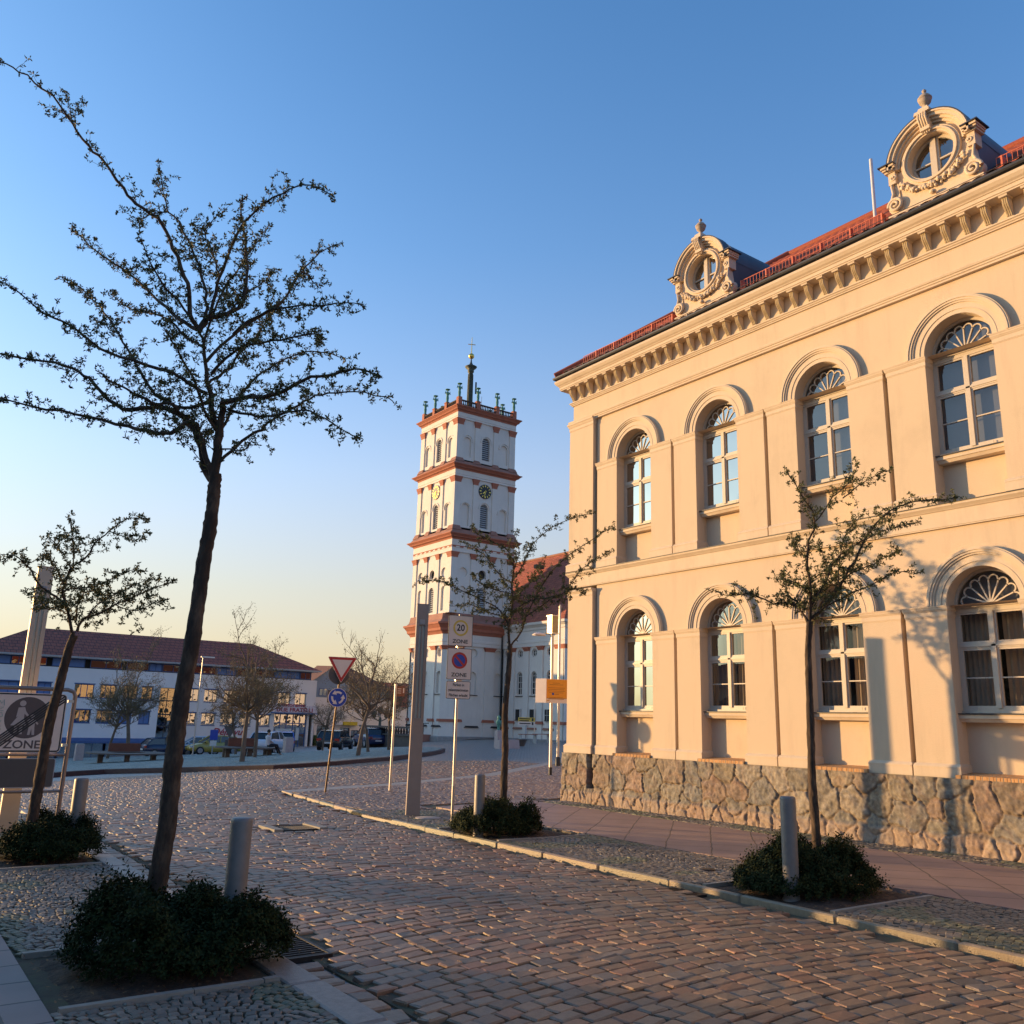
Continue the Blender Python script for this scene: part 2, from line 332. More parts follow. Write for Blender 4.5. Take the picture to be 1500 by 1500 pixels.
TU = np.array([-1, -.66, .66, 1.])
def stones(name, S, m, e=.012, skirt=.05, jit=.006, rnd=.1, mg=.014):
    """S rows: cx, cy, z, half length, half width, angle, tilt u, tilt v, r, g, b"""
    S = np.asarray(S, float); N = len(S)
    u, v = np.meshgrid(TU, TU, indexing='ij'); u = u.ravel(); v = v.ravel()
    mgu = np.clip(mg/S[:, 3:4], .05, .5); mgv = np.clip(mg/S[:, 4:5], .05, .5)
    edge = (np.abs(u) > .9) | (np.abs(v) > .9); cor = (np.abs(u) > .9) & (np.abs(v) > .9)
    pu = np.where(np.abs(u) > .9, u, np.sign(u)*(1-mgu)); pv = np.where(np.abs(v) > .9, v, np.sign(v)*(1-mgv)); pu = np.where(cor, pu-np.sign(u)*mgu*.35, pu); pv = np.where(cor, pv-np.sign(v)*mgv*.35, pv); pz = np.where(cor, -1.35*e, np.where(edge, -e, 0))
    bnd = [0, 4, 8, 12, 13, 14, 15, 11, 7, 3, 2, 1]
    pu = np.concatenate([pu, pu[:, bnd]*1.01], 1); pv = np.concatenate([pv, pv[:, bnd]*1.02], 1); pz = np.r_[pz, np.full(12, -skirt)]
    k = 28
    ju = nrg.normal(0, jit, (N, k)); jv = nrg.normal(0, jit, (N, k)); jz = nrg.normal(0, jit*.45, (N, k))
    ju[:, 16:] = ju[:, bnd]; jv[:, 16:] = jv[:, bnd]; jz[:, 16:] = 0
    lu = pu*S[:, 3:4]+ju; lv = pv*S[:, 4:5]+jv
    z = S[:, 2:3]+pz[None]+jz+(pu*S[:, 6:7]+pv*S[:, 7:8])*(np.arange(k) < 16)[None]
    ca, sa = np.cos(S[:, 5:6]), np.sin(S[:, 5:6])
    V = np.stack([S[:, 0:1]+lu*ca-lv*sa, S[:, 1:2]+lu*sa+lv*ca, z], -1)
    q = []
    for i in range(3):
        for j in range(3): q.append((i*4+j, (i+1)*4+j, (i+1)*4+j+1, i*4+j+1))
    for i in range(12): q.append((bnd[i], bnd[(i+1) % 12], 16+(i+1) % 12, 16+i)[::-1])
    Qs = (np.array(q)[None]+(np.arange(N)*k)[:, None, None]).reshape(-1, 4)
    cl = np.repeat(S[:, None, 8:11], k, 1); cl = cl*(1+nrg.normal(0, .05, (N, k, 1))); cl[:, 16:] *= .6
    return tag(raw(name, V.reshape(-1, 3), Qs, m, cl.reshape(-1, 3), smooth=False), kind='structure')
m_stone = mat('granite_setts', (1, 1, 1), .50, .22, 22, .004, 90, attr=True)
m_mos = mat('mosaic_setts', (1, 1, 1), .6, .2, 40, .002, 120, attr=True)
def stone_col(n=None):
    t = rng.random()
    c = (.285, .168, .096) if t < .45 else (.245, .165, .105) if t < .72 else (.305, .158, .09) if t < .9 else (.195, .150, .110)
    k = rng.uniform(.78, 1.18); return [q*k for q in c]
FAR_EDGE = [(8.05, 19.5), (9.3, 19.95), (12.0, 21.1), (14.3, 22.5), (16.8, 23.9), (22.9, 29.2), (25.5, 31.2), (45, 47)]
def far_edge(x):
    return float(np.interp(x, [p[0] for p in FAR_EDGE], [p[1] for p in FAR_EDGE]))
def kerb_x(y): return float(np.interp(y, [-5, 4, 9, 14, 19.5], [7.36, 7.36, 7.38, 7.42, 8.0]))
GR = [(5.25, 6.15, 13.15, 13.9), (2.72, 3.08, 6.35, 7.1)]      # gully gratings in the road
S = []
yb = 1.6; W0 = .128
while yb < 33.5:
    rw = W0*rng.uniform(.93, 1.08); x = .4+rng.uniform(-.1, .1)
    while x < 24:
        L = rng.uniform(.15, .235) if rng.random() < .93 else rng.uniform(.25, .31)
        cx = x+L/2; ph = math.pi*(cx-5.15)/4.4*1.0
        A = .30; off = A*math.cos(ph) if yb < 15 else A*.6*math.cos(ph*.6)
        cy = yb+off+rng.uniform(-.008, .008); x += L+.004
        if not (.088*cy-1.0 < cx): continue
        if cy < 16.8 and cx-L/2 < 2.86: continue
        if cy < 19.5 and cx+L/2 > kerb_x(cy)-.02: continue
        if cx > 8 and cy < far_edge(cx)+.95: continue
        if any(a-.05 < cx < b+.05 and c-.02 < cy < d+.02 for a, b, c, d in GR): continue
        an = math.atan(-A*math.sin(ph)*math.pi/4.4) if yb < 15 else math.atan(-A*.36*math.sin(ph*.6)*math.pi/4.4)
        wear = .012*(vnoise(cx, cy, 1.7, 3)-.5)
        S.append([cx, cy, float(G(cx, cy))+wear+rng.gauss(0, .0022), L/2-.0055, rw/2-.0048, an+rng.gauss(0, .03), rng.gauss(0, .0017), rng.gauss(0, .0017)]+stone_col())
    yb += rw
stones('road', S, m_stone, e=.008, skirt=.06, jit=.0034, mg=.011)
# right-hand kerb
S = []; y = 1.2
while y < 19.3:
    L = rng.uniform(.75, 1.15); hz = .046 if y < 13 else max(.02, .046-(y-13)*.03)
    if 14.6 < y: hz = .03
    S.append([kerb_x(y+L/2)+.088, y+L/2, float(G(8, y))+hz, L/2-.004, .038, R_(90)-(.11 if y > 14.5 else 0)+rng.gauss(0, .006), 0, 0, .28*rng.uniform(.8,1.1), .215, .145]); y += L
stones('kerb', S, m_stone, e=.012, skirt=.16, jit=.003, mg=.016)
# left edge: flat kerb slabs and a gutter row of worn setts
S = []; y = 1.2
while y < 16.6:
    L = rng.uniform(.6, 1.0); S.append([2.56, y+L/2, .03, L/2-.006, .115, R_(90)+rng.gauss(0, .004), 0, rng.gauss(0, .002), (.27), .215, .17]); y += L
y = 1.2
while y < 16.6:
    L = rng.uniform(.15, .27); S.append([2.775+rng.gauss(0, .008), y+L/2, .0+rng.gauss(0, .004), L/2-.016, .075+rng.gauss(0, .006), R_(90)+rng.gauss(0, .09), rng.gauss(0, .004), rng.gauss(0, .004)]+stone_col()); y += L
stones('gutter', [s for s in S if not (2.7 < s[0] and 6.3 < s[1] < 7.15)], m_stone, e=.010, skirt=.08, jit=.004, mg=.016)
PITS = [(1.16, 2.44, 5.82, 7.2), (.9, 2.44, 11.0, 12.55), (7.52, 9.2, 5.3, 6.85), (7.52, 9.12, 10.65, 12.25)]
def in_pit(x, y, g=.05): return any(a-g < x < b+g and c-g < y < d+g for a, b, c, d in PITS)
# small mosaic setts laid in segmental arcs
def mosaic(name, inside, x0, x1, y0, y1, s, z, seg, rise, colf, e=.006):
    S = []; y = y0
    while y < y1:
        rw = s*rng.uniform(.95, 1.06); x = x0
        while x < x1:
            L = s*rng.uniform(.82, 1.2); cx = x+L/2; x += L+.002
            t = ((cx-x0)/seg) % 1.0; off = rise*(1-(2*t-1)**2); an = math.atan(-4*rise*(2*t-1)/seg)
            cy = y+off
            if not inside(cx, cy): continue
            S.append([cx, cy, z(cx, cy)+rng.gauss(0, .0022), L/2-.003, rw/2-.003, an+rng.gauss(0, .08), rng.gauss(0, .0022), rng.gauss(0, .0022)]+colf(cx, cy))
        y += rw
    stones(name, S, m_mos, e=e*.75, skirt=.03, jit=.002, mg=.008)
def mos_col(x, y):
    k = rng.uniform(.7, 1.25)*(0.85+.35*vnoise(x, y, .8, 5)); gr = vnoise(x, y, .5, 9) > .55
    return [(.155 if gr else .19)*k, (.15 if gr else .155)*k, (.09 if gr else .115)*k]
mosaic('pavement', lambda x, y: 1.13 < x < 2.43 and not in_pit(x, y) and x > .05*y, .0, 2.45, 2.5, 16.6, .062, lambda x, y: .03, 1.1, .16, mos_col)
mosaic('pavement', lambda x, y: 7.52 < x < (9.25 if y < 15 else 8.9) and not in_pit(x, y), 7.5, 9.35, 2.4, 15.2, .066, lambda x, y: .048-(.02*max(0, min(1, (y-13)/2))), 1.25, .2, mos_col)
mosaic('pavement', lambda x, y: 12.05 < x < 12.7, 12.0, 12.75, 3.8, 15.5, .075, lambda x, y: .052, .7, .05, mos_col)
def walk_col(x, y):
    k = rng.uniform(.75, 1.2); return [.24*k, .165*k, .125*k]
mosaic('pavement', lambda x, y: y > 15.15+(0 if x < 9.2 else .75) and y < far_edge(x)-.02 and x > kerb_x(min(y, 19.5))+.16 and (x < 12.4 or y > 16.2), 7.8, 24, 14.9, 29.5, .115,
       lambda x, y: float(G(x, y))+.035, 1.6, .14, walk_col, e=.009)
# bedding under the paved areas
def slab(name, poly, z, m, th=.1, kind='structure'):
    b = MB(); b.prism(poly, -th, m, 'Z', z); return tag(b.build(name), kind=kind)
m_bed = mat('joint_sand', (.085, .07, .045), .95, .35, 6, .004, 60, c2=(.07, .075, .035))
slab('pavement', [(1.12, 1), (2.68, 1), (2.68, 16.7), (.2, 16.7), (.2, 12.6), (1.12, 12.6)], .008, m_bed, .06)
slab('pavement', [(7.45, 1), (9.27, 1), (9.27, 15.3), (7.52, 15.3)], .014, m_bed, .09)
slab('pavement', [(12.0, 1), (12.8, 1), (12.8, 15.6), (12.0, 15.6)], .032, m_bed, .1)
slab('road', [(2.9, 1), (7.4, 1), (7.4, 14), (2.9, 14)], -.028, m_bed, .03)
m_pink = brickmat('pink_slabs', (.33, .205, .16), (.29, .185, .15), (.11, .08, .065), .62, .62, .012, .62, rot=R_(-42), bump=.006, var=.12)
slab('pavement', [(9.27, 1), (12.0, 1), (12.0, 15.95), (9.27, 15.2)], .05, m_pink, .12)
m_grey = brickmat('grey_slabs', (.225, .175, .155), (.25, .185, .16), (.07, .065, .06), .9, .435, .012, .6, bump=.006, var=.12)
slab('pavement', [(-6, 1), (1.11, 1), (1.11, 12.6), (.2, 12.6), (.2, 16.7), (-6, 16.7)], .034, m_grey, .08)
# walk beyond the corner: bed and the pale edging strip
b = MB(); m_pale = mat('pale_edging', (.28, .245, .21), .6, .15, 2, .003, 50); xs = np.linspace(8.1, 44, 60)
for a, c in zip(xs, xs[1:]):
    ya, yc = far_edge(a), far_edge(c)
    b.add([(a, ya, float(G(a, ya))+.03), (c, yc, float(G(c, yc))+.03), (c, yc+.85, float(G(c, yc+.85))+.004), (a, ya+.85, float(G(a, ya+.85))+.004)], [(0, 1, 2, 3)], m_pale)
tag(b.build('pavement'), kind='structure')
b = MB()
for a, c in zip(xs, xs[1:]):
    b.add([(a, 14.9 if a > 9.2 else 15.2, .01), (c, 14.9 if c > 9.2 else 15.2, .01), (c, far_edge(c), float(G(c, far_edge(c)))+.008), (a, far_edge(a), float(G(a, far_edge(a)))+.008)], [(0, 1, 2, 3)], m_bed)
tag(b.build('pavement'), kind='structure')
# planting pits: bare soil with granite edging
m_soil = mat('dark_soil', (.055, .038, .027), .95, .4, 9, .02, 30, c2=(.1, .06, .035))
m_edge = mat('granite_edging', (.30, .27, .22), .8, .2, 8, .003, 60)
for a, bb, c, d in PITS:
    n = 26; uu, vv = np.meshgrid(np.linspace(a, bb, n), np.linspace(c, d, n), indexing='ij')
    z0 = .0 if a < 5 else .015; eg = np.minimum(np.minimum(uu-a, bb-uu), np.minimum(vv-c, d-vv))
    zz = z0-.01+np.minimum(eg, .3)*.12+.03*vnoise(uu, vv, .13, 2)*np.minimum(eg*6, 1)
    ii = np.arange(n*n).reshape(n, n); Qp = np.stack([ii[:-1, :-1], ii[1:, :-1], ii[1:, 1:], ii[:-1, 1:]], -1).reshape(-1, 4)
    tag(raw('soil', np.stack([uu, vv, zz], -1).reshape(-1, 3), Qp, m_soil), kind='structure')
    b = MB(); zt = (.04 if a < 5 else .054)
    for q in (c, d):
        x = a
        while x < bb-.05:
            L = min(rng.uniform(.4, .75), bb-x); b.box(x+.003, x+L-.003, q-.025, q+.025, -.03, zt+rng.uniform(0, .006), m_edge); x += L
    tag(b.build('kerb'), kind='structure')
# planted square across the road with its red-brown kerb
fr = [(-60, 1146), (0, 1144), (96, 1136), (152, 1132.5), (240, 1130.5), (320, 1129), (400, 1127), (450, 1124), (493, 1121), (536, 1117), (570, 1114), (600, 1110), (630, 1106), (646, 1103), (652, 1100)]
bk = [(-60, 1113), (0, 1112), (96, 1112), (152, 1111), (240, 1108), (320, 1106.5), (400, 1105), (450, 1103), (493, 1101), (536, 1097.5), (570, 1096.5), (600, 1096), (630, 1096.5), (646, 1098), (652, 1100)]
Fp = [hit(*p) for p in fr]; Bp = [hit(*p) for p in bk]
b = MB(); m_isl = brickmat('square_setts', (.31, .34, .32), (.24, .27, .245), (.11, .13, .09), .3, .2, .035, .65, bump=.025, var=.3)
T = [0, .03, .08, .15, .25, .4, .55, .7, .85, 1]
pts = [[(f[0]*(1-t)+q[0]*t, f[1]*(1-t)+q[1]*t) for t in T] for f, q in zip(Fp, Bp)]
for i in range(len(pts)-1):
    for j in range(len(T)-1):
        b.add([(*p, float(G(*p))+.1) for p in (pts[i][j], pts[i+1][j], pts[i+1][j+1], pts[i][j+1])], [(0, 1, 2, 3)], m_isl)
tag(b.build('square'), kind='structure')
b = MB(); m_rk = mat('redbrown_kerb', (.06, .03, .028), .8, .2, 4)
for i in range(len(Fp)-1):
    p, q = Fp[i], Fp[i+1]; b.add([(p[0], p[1], float(G(p[0], p[1]))-.05), (q[0], q[1], float(G(q[0], q[1]))-.05), (q[0], q[1], float(G(q[0], q[1]))+.14), (p[0], p[1], float(G(p[0], p[1]))+.14),
          (p[0], p[1]+.35, float(G(p[0], p[1]))+.14), (q[0], q[1]+.35, float(G(q[0], q[1]))+.14)], [(0, 1, 2, 3), (3, 2, 5, 4)], m_rk)
tag(b.build('kerb'), kind='structure')
b = MB(); m_grav = mat('brown_gravel', (.20, .155, .125), .95, .25, 3, .01, 30)
gp = [(30, 76), (46, 58), (74, 50), (90, 62), (90, 100), (48, 96)]
def patch(b, x0, x1, y0, y1, st, dz, m, ins):
    for x in np.arange(x0, x1, st):
        for y in np.arange(y0, y1, st):
            if ins(x, y): b.add([(*p, float(G(*p))+dz) for p in ((x, y), (x+st, y), (x+st, y+st), (x, y+st))], [(0, 1, 2, 3)], m)
patch(b, 42, 90, 64, 96, 1.5, .0, m_grav, lambda x, y: y > 118-.72*x+(2 if x < 50 else 0))
tag(b.build('gravel'), kind='stuff')
# gratings and covers
m_iron = mat('cast_iron', (.035, .03, .028), .55, .3, 20, metal=.6)
def grate(x0, x1, y0, y1, z, label, nb=12, ax='x'):
    r = empty('drain_grate', ((x0+x1)/2, (y0+y1)/2, z), label, 'drain'); b = MB(); t = .025
    b.box(x0, x1, y0, y0+t, z-.06, z, m_iron).box(x0, x1, y1-t, y1, z-.06, z, m_iron).box(x0, x0+t, y0+t, y1-t, z-.06, z, m_iron).box(x1-t, x1, y0+t, y1-t, z-.06, z, m_iron)
    b.box(x0+t, x1-t, y0+t, y1-t, z-.08, z-.06, m_iron); b.build('frame', r); b = MB()
    for i in range(nb):
        if ax == 'x': q = x0+t+(x1-x0-2*t)*(i+.5)/nb; b.box(q-.008, q+.008, y0+t, y1-t, z-.05, z-.003, m_iron)
        else: q = y0+t+(y1-y0-2*t)*(i+.5)/nb; b.box(x0+t, x1-t, q-.008, q+.008, z-.05, z-.003, m_iron)
    b.build('bars', r); return r
r = grate(5.42, 5.98, 13.25, 13.8, .0, 'square iron gully grating framed by pale kerbstones in the middle of the road', 14)
for x_ in (5.27, 5.99): b = MB(); b.box(x_, x_+.14, 13.2, 13.86, -.05, .022, m_edge); b.build('kerbstone', r)
grate(2.70, 3.06, 6.36, 7.08, -.004, 'iron gutter grating beside the near tree bush', 12, 'y')
grate(7.08, 7.34, 6.65, 7.1, -.002, 'iron gutter grating at the foot of the sunlit kerb', 10, 'y')
p = at_z(627, 1198, .05); b = MB(); b.lathe((p[0], p[1], .02), [(.02, .036), (.2, .038), (.215, .03), (.215, 0)], mat('concrete_cover', (.33, .29, .26), .8, .2, 12), 20)
tag(b.build('manhole_cover', None, (p[0], p[1], .05)), 'small round concrete cover in the mosaic paving between the light column and the road sign', 'manhole cover')
p = at_z(1037, 1270, .08); b = MB(); b.lathe((p[0], p[1], .042), [(.02, .016), (.09, .016), (.1, 0)], m_iron, 16)
tag(b.build('valve_cover', None, (p[0], p[1], .075)), 'tiny round rusty cover in the mosaic paving left of the bush by the bollard', 'valve cover')

# dry leaves and crumbs on the soil and along the kerbs
b = MB(); m_lit = mat('dry_litter', (.16, .09, .045), .9, .5, 30, c2=(.24, .16, .07)); lg = random.Random(77)
for i in range(1500):
    if lg.random() < .72: a, bb, c, d = PITS[lg.randrange(4)]; x, y = lg.uniform(a, bb), lg.uniform(c, d); z = (.035 if a < 5 else .05)+lg.uniform(0, .012)
    elif lg.random() < .5: x, y = 2.9+lg.gauss(0, .03), lg.uniform(2, 15); z = .004
    else: x, y = kerb_x(6)-.03-abs(lg.gauss(0, .05)), lg.uniform(2, 14); z = .006
    q = Vector((x, y, z)); u_ = Vector((lg.gauss(0, 1), lg.gauss(0, 1), lg.gauss(0, .3))).normalized()*lg.uniform(.006, .022); v_ = Vector((-u_.y, u_.x, lg.gauss(0, .004)))*.5
    b.add([q-u_, q+v_, q+u_, q-v_], [(0, 1, 2, 3)], m_lit)
tag(b.build('leaf_litter'), kind='stuff')
# ================================================================== TOWN HALL
FX = 12.82; YC = 15.55; YS = .2      # facade plane, north corner, south end of the bays
m_pl = mat('apricot_plaster', (.60, .475, .335), .92, .13, .9, .0025, 60, c2=(.555, .42, .295), det=10, streak=.12)
m_trim = mat('cream_trim', (.62, .50, .365), .88, .08, 1.8, .0015, 90, c2=(.55, .43, .31), streak=.14)
m_lead = mat('dark_zinc', (.05, .05, .055), .5, .2, 5, metal=.4)
m_wood = mat('window_paint', (.50, .43, .345), .5, .06, 6)
m_glass = glass('window_glass', (.6, .6, .62), .16, gc=.33); m_glow = glass('lower_window_glass', (.75, .72, .68), .09, gc=.33)
m_dark = mat('dark_room', (.03, .028, .026), .9, 0)
m_blind = mat('sky_toned_blind', (.34, .38, .45), .9, .05, 3)  # blinds; sky mirrored in the panes is put into their blue-grey
m_curt = mat('grey_curtain', (.55, .48, .40), .95, .1, 3)
TH = empty('town_hall', (18, 8, 0), 'apricot plastered two storey town hall on a rubble stone plinth with round arched windows', 'building')
Pf = lambda u, z, d: (FX+d, u, z)
C_ = [13.45, 11.12, 8.72, 6.27, 3.85, 1.42]; Rr = .53
gaps = [14.67]+[(a+b)/2 for a, b in zip(C_, C_[1:])]+[.2]
# --- wall with reveals and mouldings
b = MB()
for zb, zs, zt, spr in ((1.06, 3.50, 5.0, 3.52), (5.04, 7.46, 8.7, 7.48)):
    for i, c in enumerate(C_):
        hi_, lo_ = gaps[i], gaps[i+1]
        panel(b, lambda u, z, d: (FX+.035+d, u, z), lo_, hi_, spr, zt, [(c, Rr, spr, spr+.0005)], m_pl, .235, n=22)
        b.box(FX+.13, FX+.3, lo_-.04, lo_+.04, zb, spr, m_pl)     # recess between the piers
        b.box(FX+.27, FX+.30, c-Rr, c+Rr, zb, (1.9 if zb < 3 else 5.79), m_pl)  # panel under the sill
        b.add([(FX+.035, lo_+.04, spr), (FX+.035, lo_-.04, spr), (FX+.13, lo_-.04, spr), (FX+.13, lo_+.04, spr)], [(0, 1, 2, 3)], m_pl)
    b.box(FX+.13, FX+.3, 14.63, 14.71, zb, spr, m_pl)
# corner piers, top band, side and back walls
b.box(FX+.10, FX+.3, 14.60, 14.72, 3.52, 4.62, m_pl); b.box(FX+.10, FX+.3, 14.60, 14.72, 7.48, 8.64, m_pl)
b.box(FX+.02, FX+.3, YS-.9, YC-.03, 8.72, 9.62, m_pl)
b.box(FX+.02, FX+.3, YS-.9, YC-.03, 4.70, 5.02, m_pl)
b.box(FX+.3, FX+.5, -12, YS+.0, 0, 9.7, m_pl); b.box(FX-.02, FX+.3, -12, YS+.0, 1.06, 9.62, m_pl)
b.box(FX+.3, 30, YC-.2, YC-.001, 0, 9.62, m_pl); b.box(29.8, 30, -12, YC-.2, 0, 9.62, m_pl); b.box(FX+.5, 29.8, -12, -11.8, 0, 9.62, m_pl)
b.box(FX+1.2, FX+1.25, -11.8, YC-.2, 0, 9.6, m_dark)
for z in (.3, 4.95, 9.5): b.box(FX+.3, FX+1.2, -11.8, YC-.2, z, z+.05, m_dark)
b.build('wall', TH)
# --- piers' impost and base mouldings
b = MB()
def block(y0, y1, prof, x1=FX+.27):
    """stack of slabs (z0, z1, p0, p1) wrapped round a pier"""
    for z0, z1, p0, p1 in prof:
        q0, q1 = min(p0, .028), min(p1, .028)
        b.frus((FX-p0, x1, y0-q0, y1+q0), (FX-p1, x1, y0-q1, y1+q1), z0, z1, m_trim)
def imp(z): return [(z-.16, z-.145, .006, .006), (z-.145, z-.075, .012, .012), (z-.075, z-.05, .018, .03), (z-.05, z-.02, .034, .04), (z-.02, z, .045, .05)]
def bas(z): return [(z, z+.13, .045, .045), (z+.13, z+.15, .05, .05), (z+.15, z+.18, .045, .02), (z+.18, z+.19, .012, .0)]
for zb, spr in ((1.06, 3.52), (5.06, 7.48)):
    for i, c in enumerate(C_):
        for ya, yb_ in ((c+Rr, gaps[i]-.04), (gaps[i+1]+.04, c-Rr)):
            b = MB(); b.box(FX, FX+.27, ya, yb_, zb-.02, spr-.16, m_pl); block(ya, yb_, imp(spr)); block(ya, yb_, bas(zb)); b.build('pilaster', TH)
def cblock(prof):
    for z0, z1, p0, p1 in prof:
        b.frus((FX-.06-p0, FX+.3, 14.71-min(p0, .02), YC+p0), (FX-.06-p1, FX+.3, 14.71-min(p1, .02), YC+p1), z0, z1, m_trim)
b = MB(); b.box(FX-.06, FX+.3, 14.71, YC, 1.06, 4.46, m_pl); cblock(bas(1.06))
cblock([(4.46, 4.475, .006, .006), (4.475, 4.54, .012, .012), (4.54, 4.58, .02, .045), (4.58, 4.62, .06, .06)])
b.build('corner_pilaster', TH); b = MB(); b.box(FX-.06, FX+.3, 14.71, YC, 5.04, 8.45, m_pl); cblock(bas(5.06)); cblock([(8.45, 8.465, .006, .006), (8.465, 8.54, .012, .012), (8.54, 8.6, .02, .045), (8.6, 8.64, .055, .055)])
b.build('corner_pilaster', TH)
# --- archivolts
for spr in (3.52, 7.48):
    for c in C_:
        a = MB()
        for r0, r1, p in ((Rr, .60, .004), (.60, .612, .016), (.612, .70, .010), (.70, .73, .03), (.73, .765, .048), (.765, .79, .062), (.79, .812, .05)):
            a.ring((c, spr+.001), r0, r1, p+.034, m_trim, 'X', 0, math.pi, 30, FX-p)
        a.build('archivolt', TH, (FX, c, spr))
# --- long mouldings
def course(name, prof, m, e=0, y0=-12):
    mb = MB(); mb.sweep([(FX, y0, -1, 0), (FX, YC, -1, 1), (30, YC, 0, 1)], prof, m); return mb.build(name, TH)
course('string_course', [(-.2, 4.685), (.012, 4.685), (.012, 4.70), (.02, 4.705), (.02, 4.94), (.035, 4.945), (.05, 4.965), (.07, 4.985), (.085, 5.00), (.085, 5.03), (-.2, 5.05)], m_trim)
course('flashing', [(-.1, 5.052), (.1, 5.032), (.1, 5.042), (-.1, 5.066)], m_lead)
course('frieze_moulding', [(-.2, 8.59), (.03, 8.59), (.03, 8.625), (.045, 8.63), (.045, 8.66), (.06, 8.665), (.07, 8.695), (.07, 8.715), (-.2, 8.73)], m_trim)
course('bracket_moulding', [(-.2, 9.12), (.01, 9.12), (.012, 9.14), (.03, 9.15), (.035, 9.17), (.055, 9.18), (.055, 9.20), (-.2, 9.205)], m_trim)
course('cornice', [(-.2, 9.53), (.21, 9.53), (.21, 9.555), (.225, 9.56), (.225, 9.62), (.24, 9.625), (.25, 9.645), (.28, 9.67), (.30, 9.70), (.315, 9.72), (.315, 9.77), (-.2, 9.79)], m_trim)
course('gutter', [(-.1, 9.80), (.27, 9.80), (.33, 9.81), (.35, 9.835), (.35, 9.87), (.335, 9.875), (.32, 9.85), (.1, 9.845), (-.1, 9.86)], m_lead)
# --- brackets under the eaves
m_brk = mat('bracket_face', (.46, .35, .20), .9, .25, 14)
sp = []
for i in range(9):
    t = i/8; z = 9.50-.30*t; x = .155 if t < .1 else .155-.125*(t**1.1)+.020*math.sin((t-.1)*2*math.pi/.9); sp.append((x, z))
def bracket(y):
    a = MB(); w = .046
    body = [(0, 9.50)]+[(p-.014, z) for p, z in sp]+[(0, 9.2)]
    a.prism([(-p, z) for p, z in body], 2*w, m_trim, 'Y', y-w)
    for k in range(3):
        yy = y-w+.004+k*(2*w-.008)/3
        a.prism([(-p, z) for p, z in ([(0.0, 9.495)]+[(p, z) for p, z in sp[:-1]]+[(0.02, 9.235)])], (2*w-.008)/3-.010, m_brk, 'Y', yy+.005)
    a.frus((-.19, .0, y-w-.014, y+w+.014), (-.20, .0, y-w-.02, y+w+.02), 9.495, 9.528, m_trim)
    a.v = [(FX+v[0], v[1], v[2]) for v in a.v]; return a
y0b = 15.47
br0 = bracket(y0b).build('bracket', TH, (FX, y0b, 9.2)); y = y0b-.318
while y > 1.0:
    copy_tree(br0, TH, (0, y-y0b, 0)); y -= .318
# --- brick ledges between the piers
m_brick = brickmat('orange_brick', (.55, .30, .12), (.46, .24, .10), (.25, .2, .15), .095, .4, .008, .85, bump=.004, plane='YZ', off=0)
for c in C_:
    a = MB(); y = c-Rr+.03
    while y < c+Rr-.03:
        a.frus((FX-.09, FX+.27, y, y+.083), (FX-.085, FX+.27, y, y+.083), 1.045, 1.105, m_brick); 
        v = a.v[-4:]; a.v[-4:] = [(v[0][0], v[0][1], v[0][2]), (v[1][0], v[1][1], v[1][2]+.035), (v[2][0], v[2][1], v[2][2]+.035), (v[3][0], v[3][1], v[3][2])]; y += .09
    a.build('brick_ledge', TH)
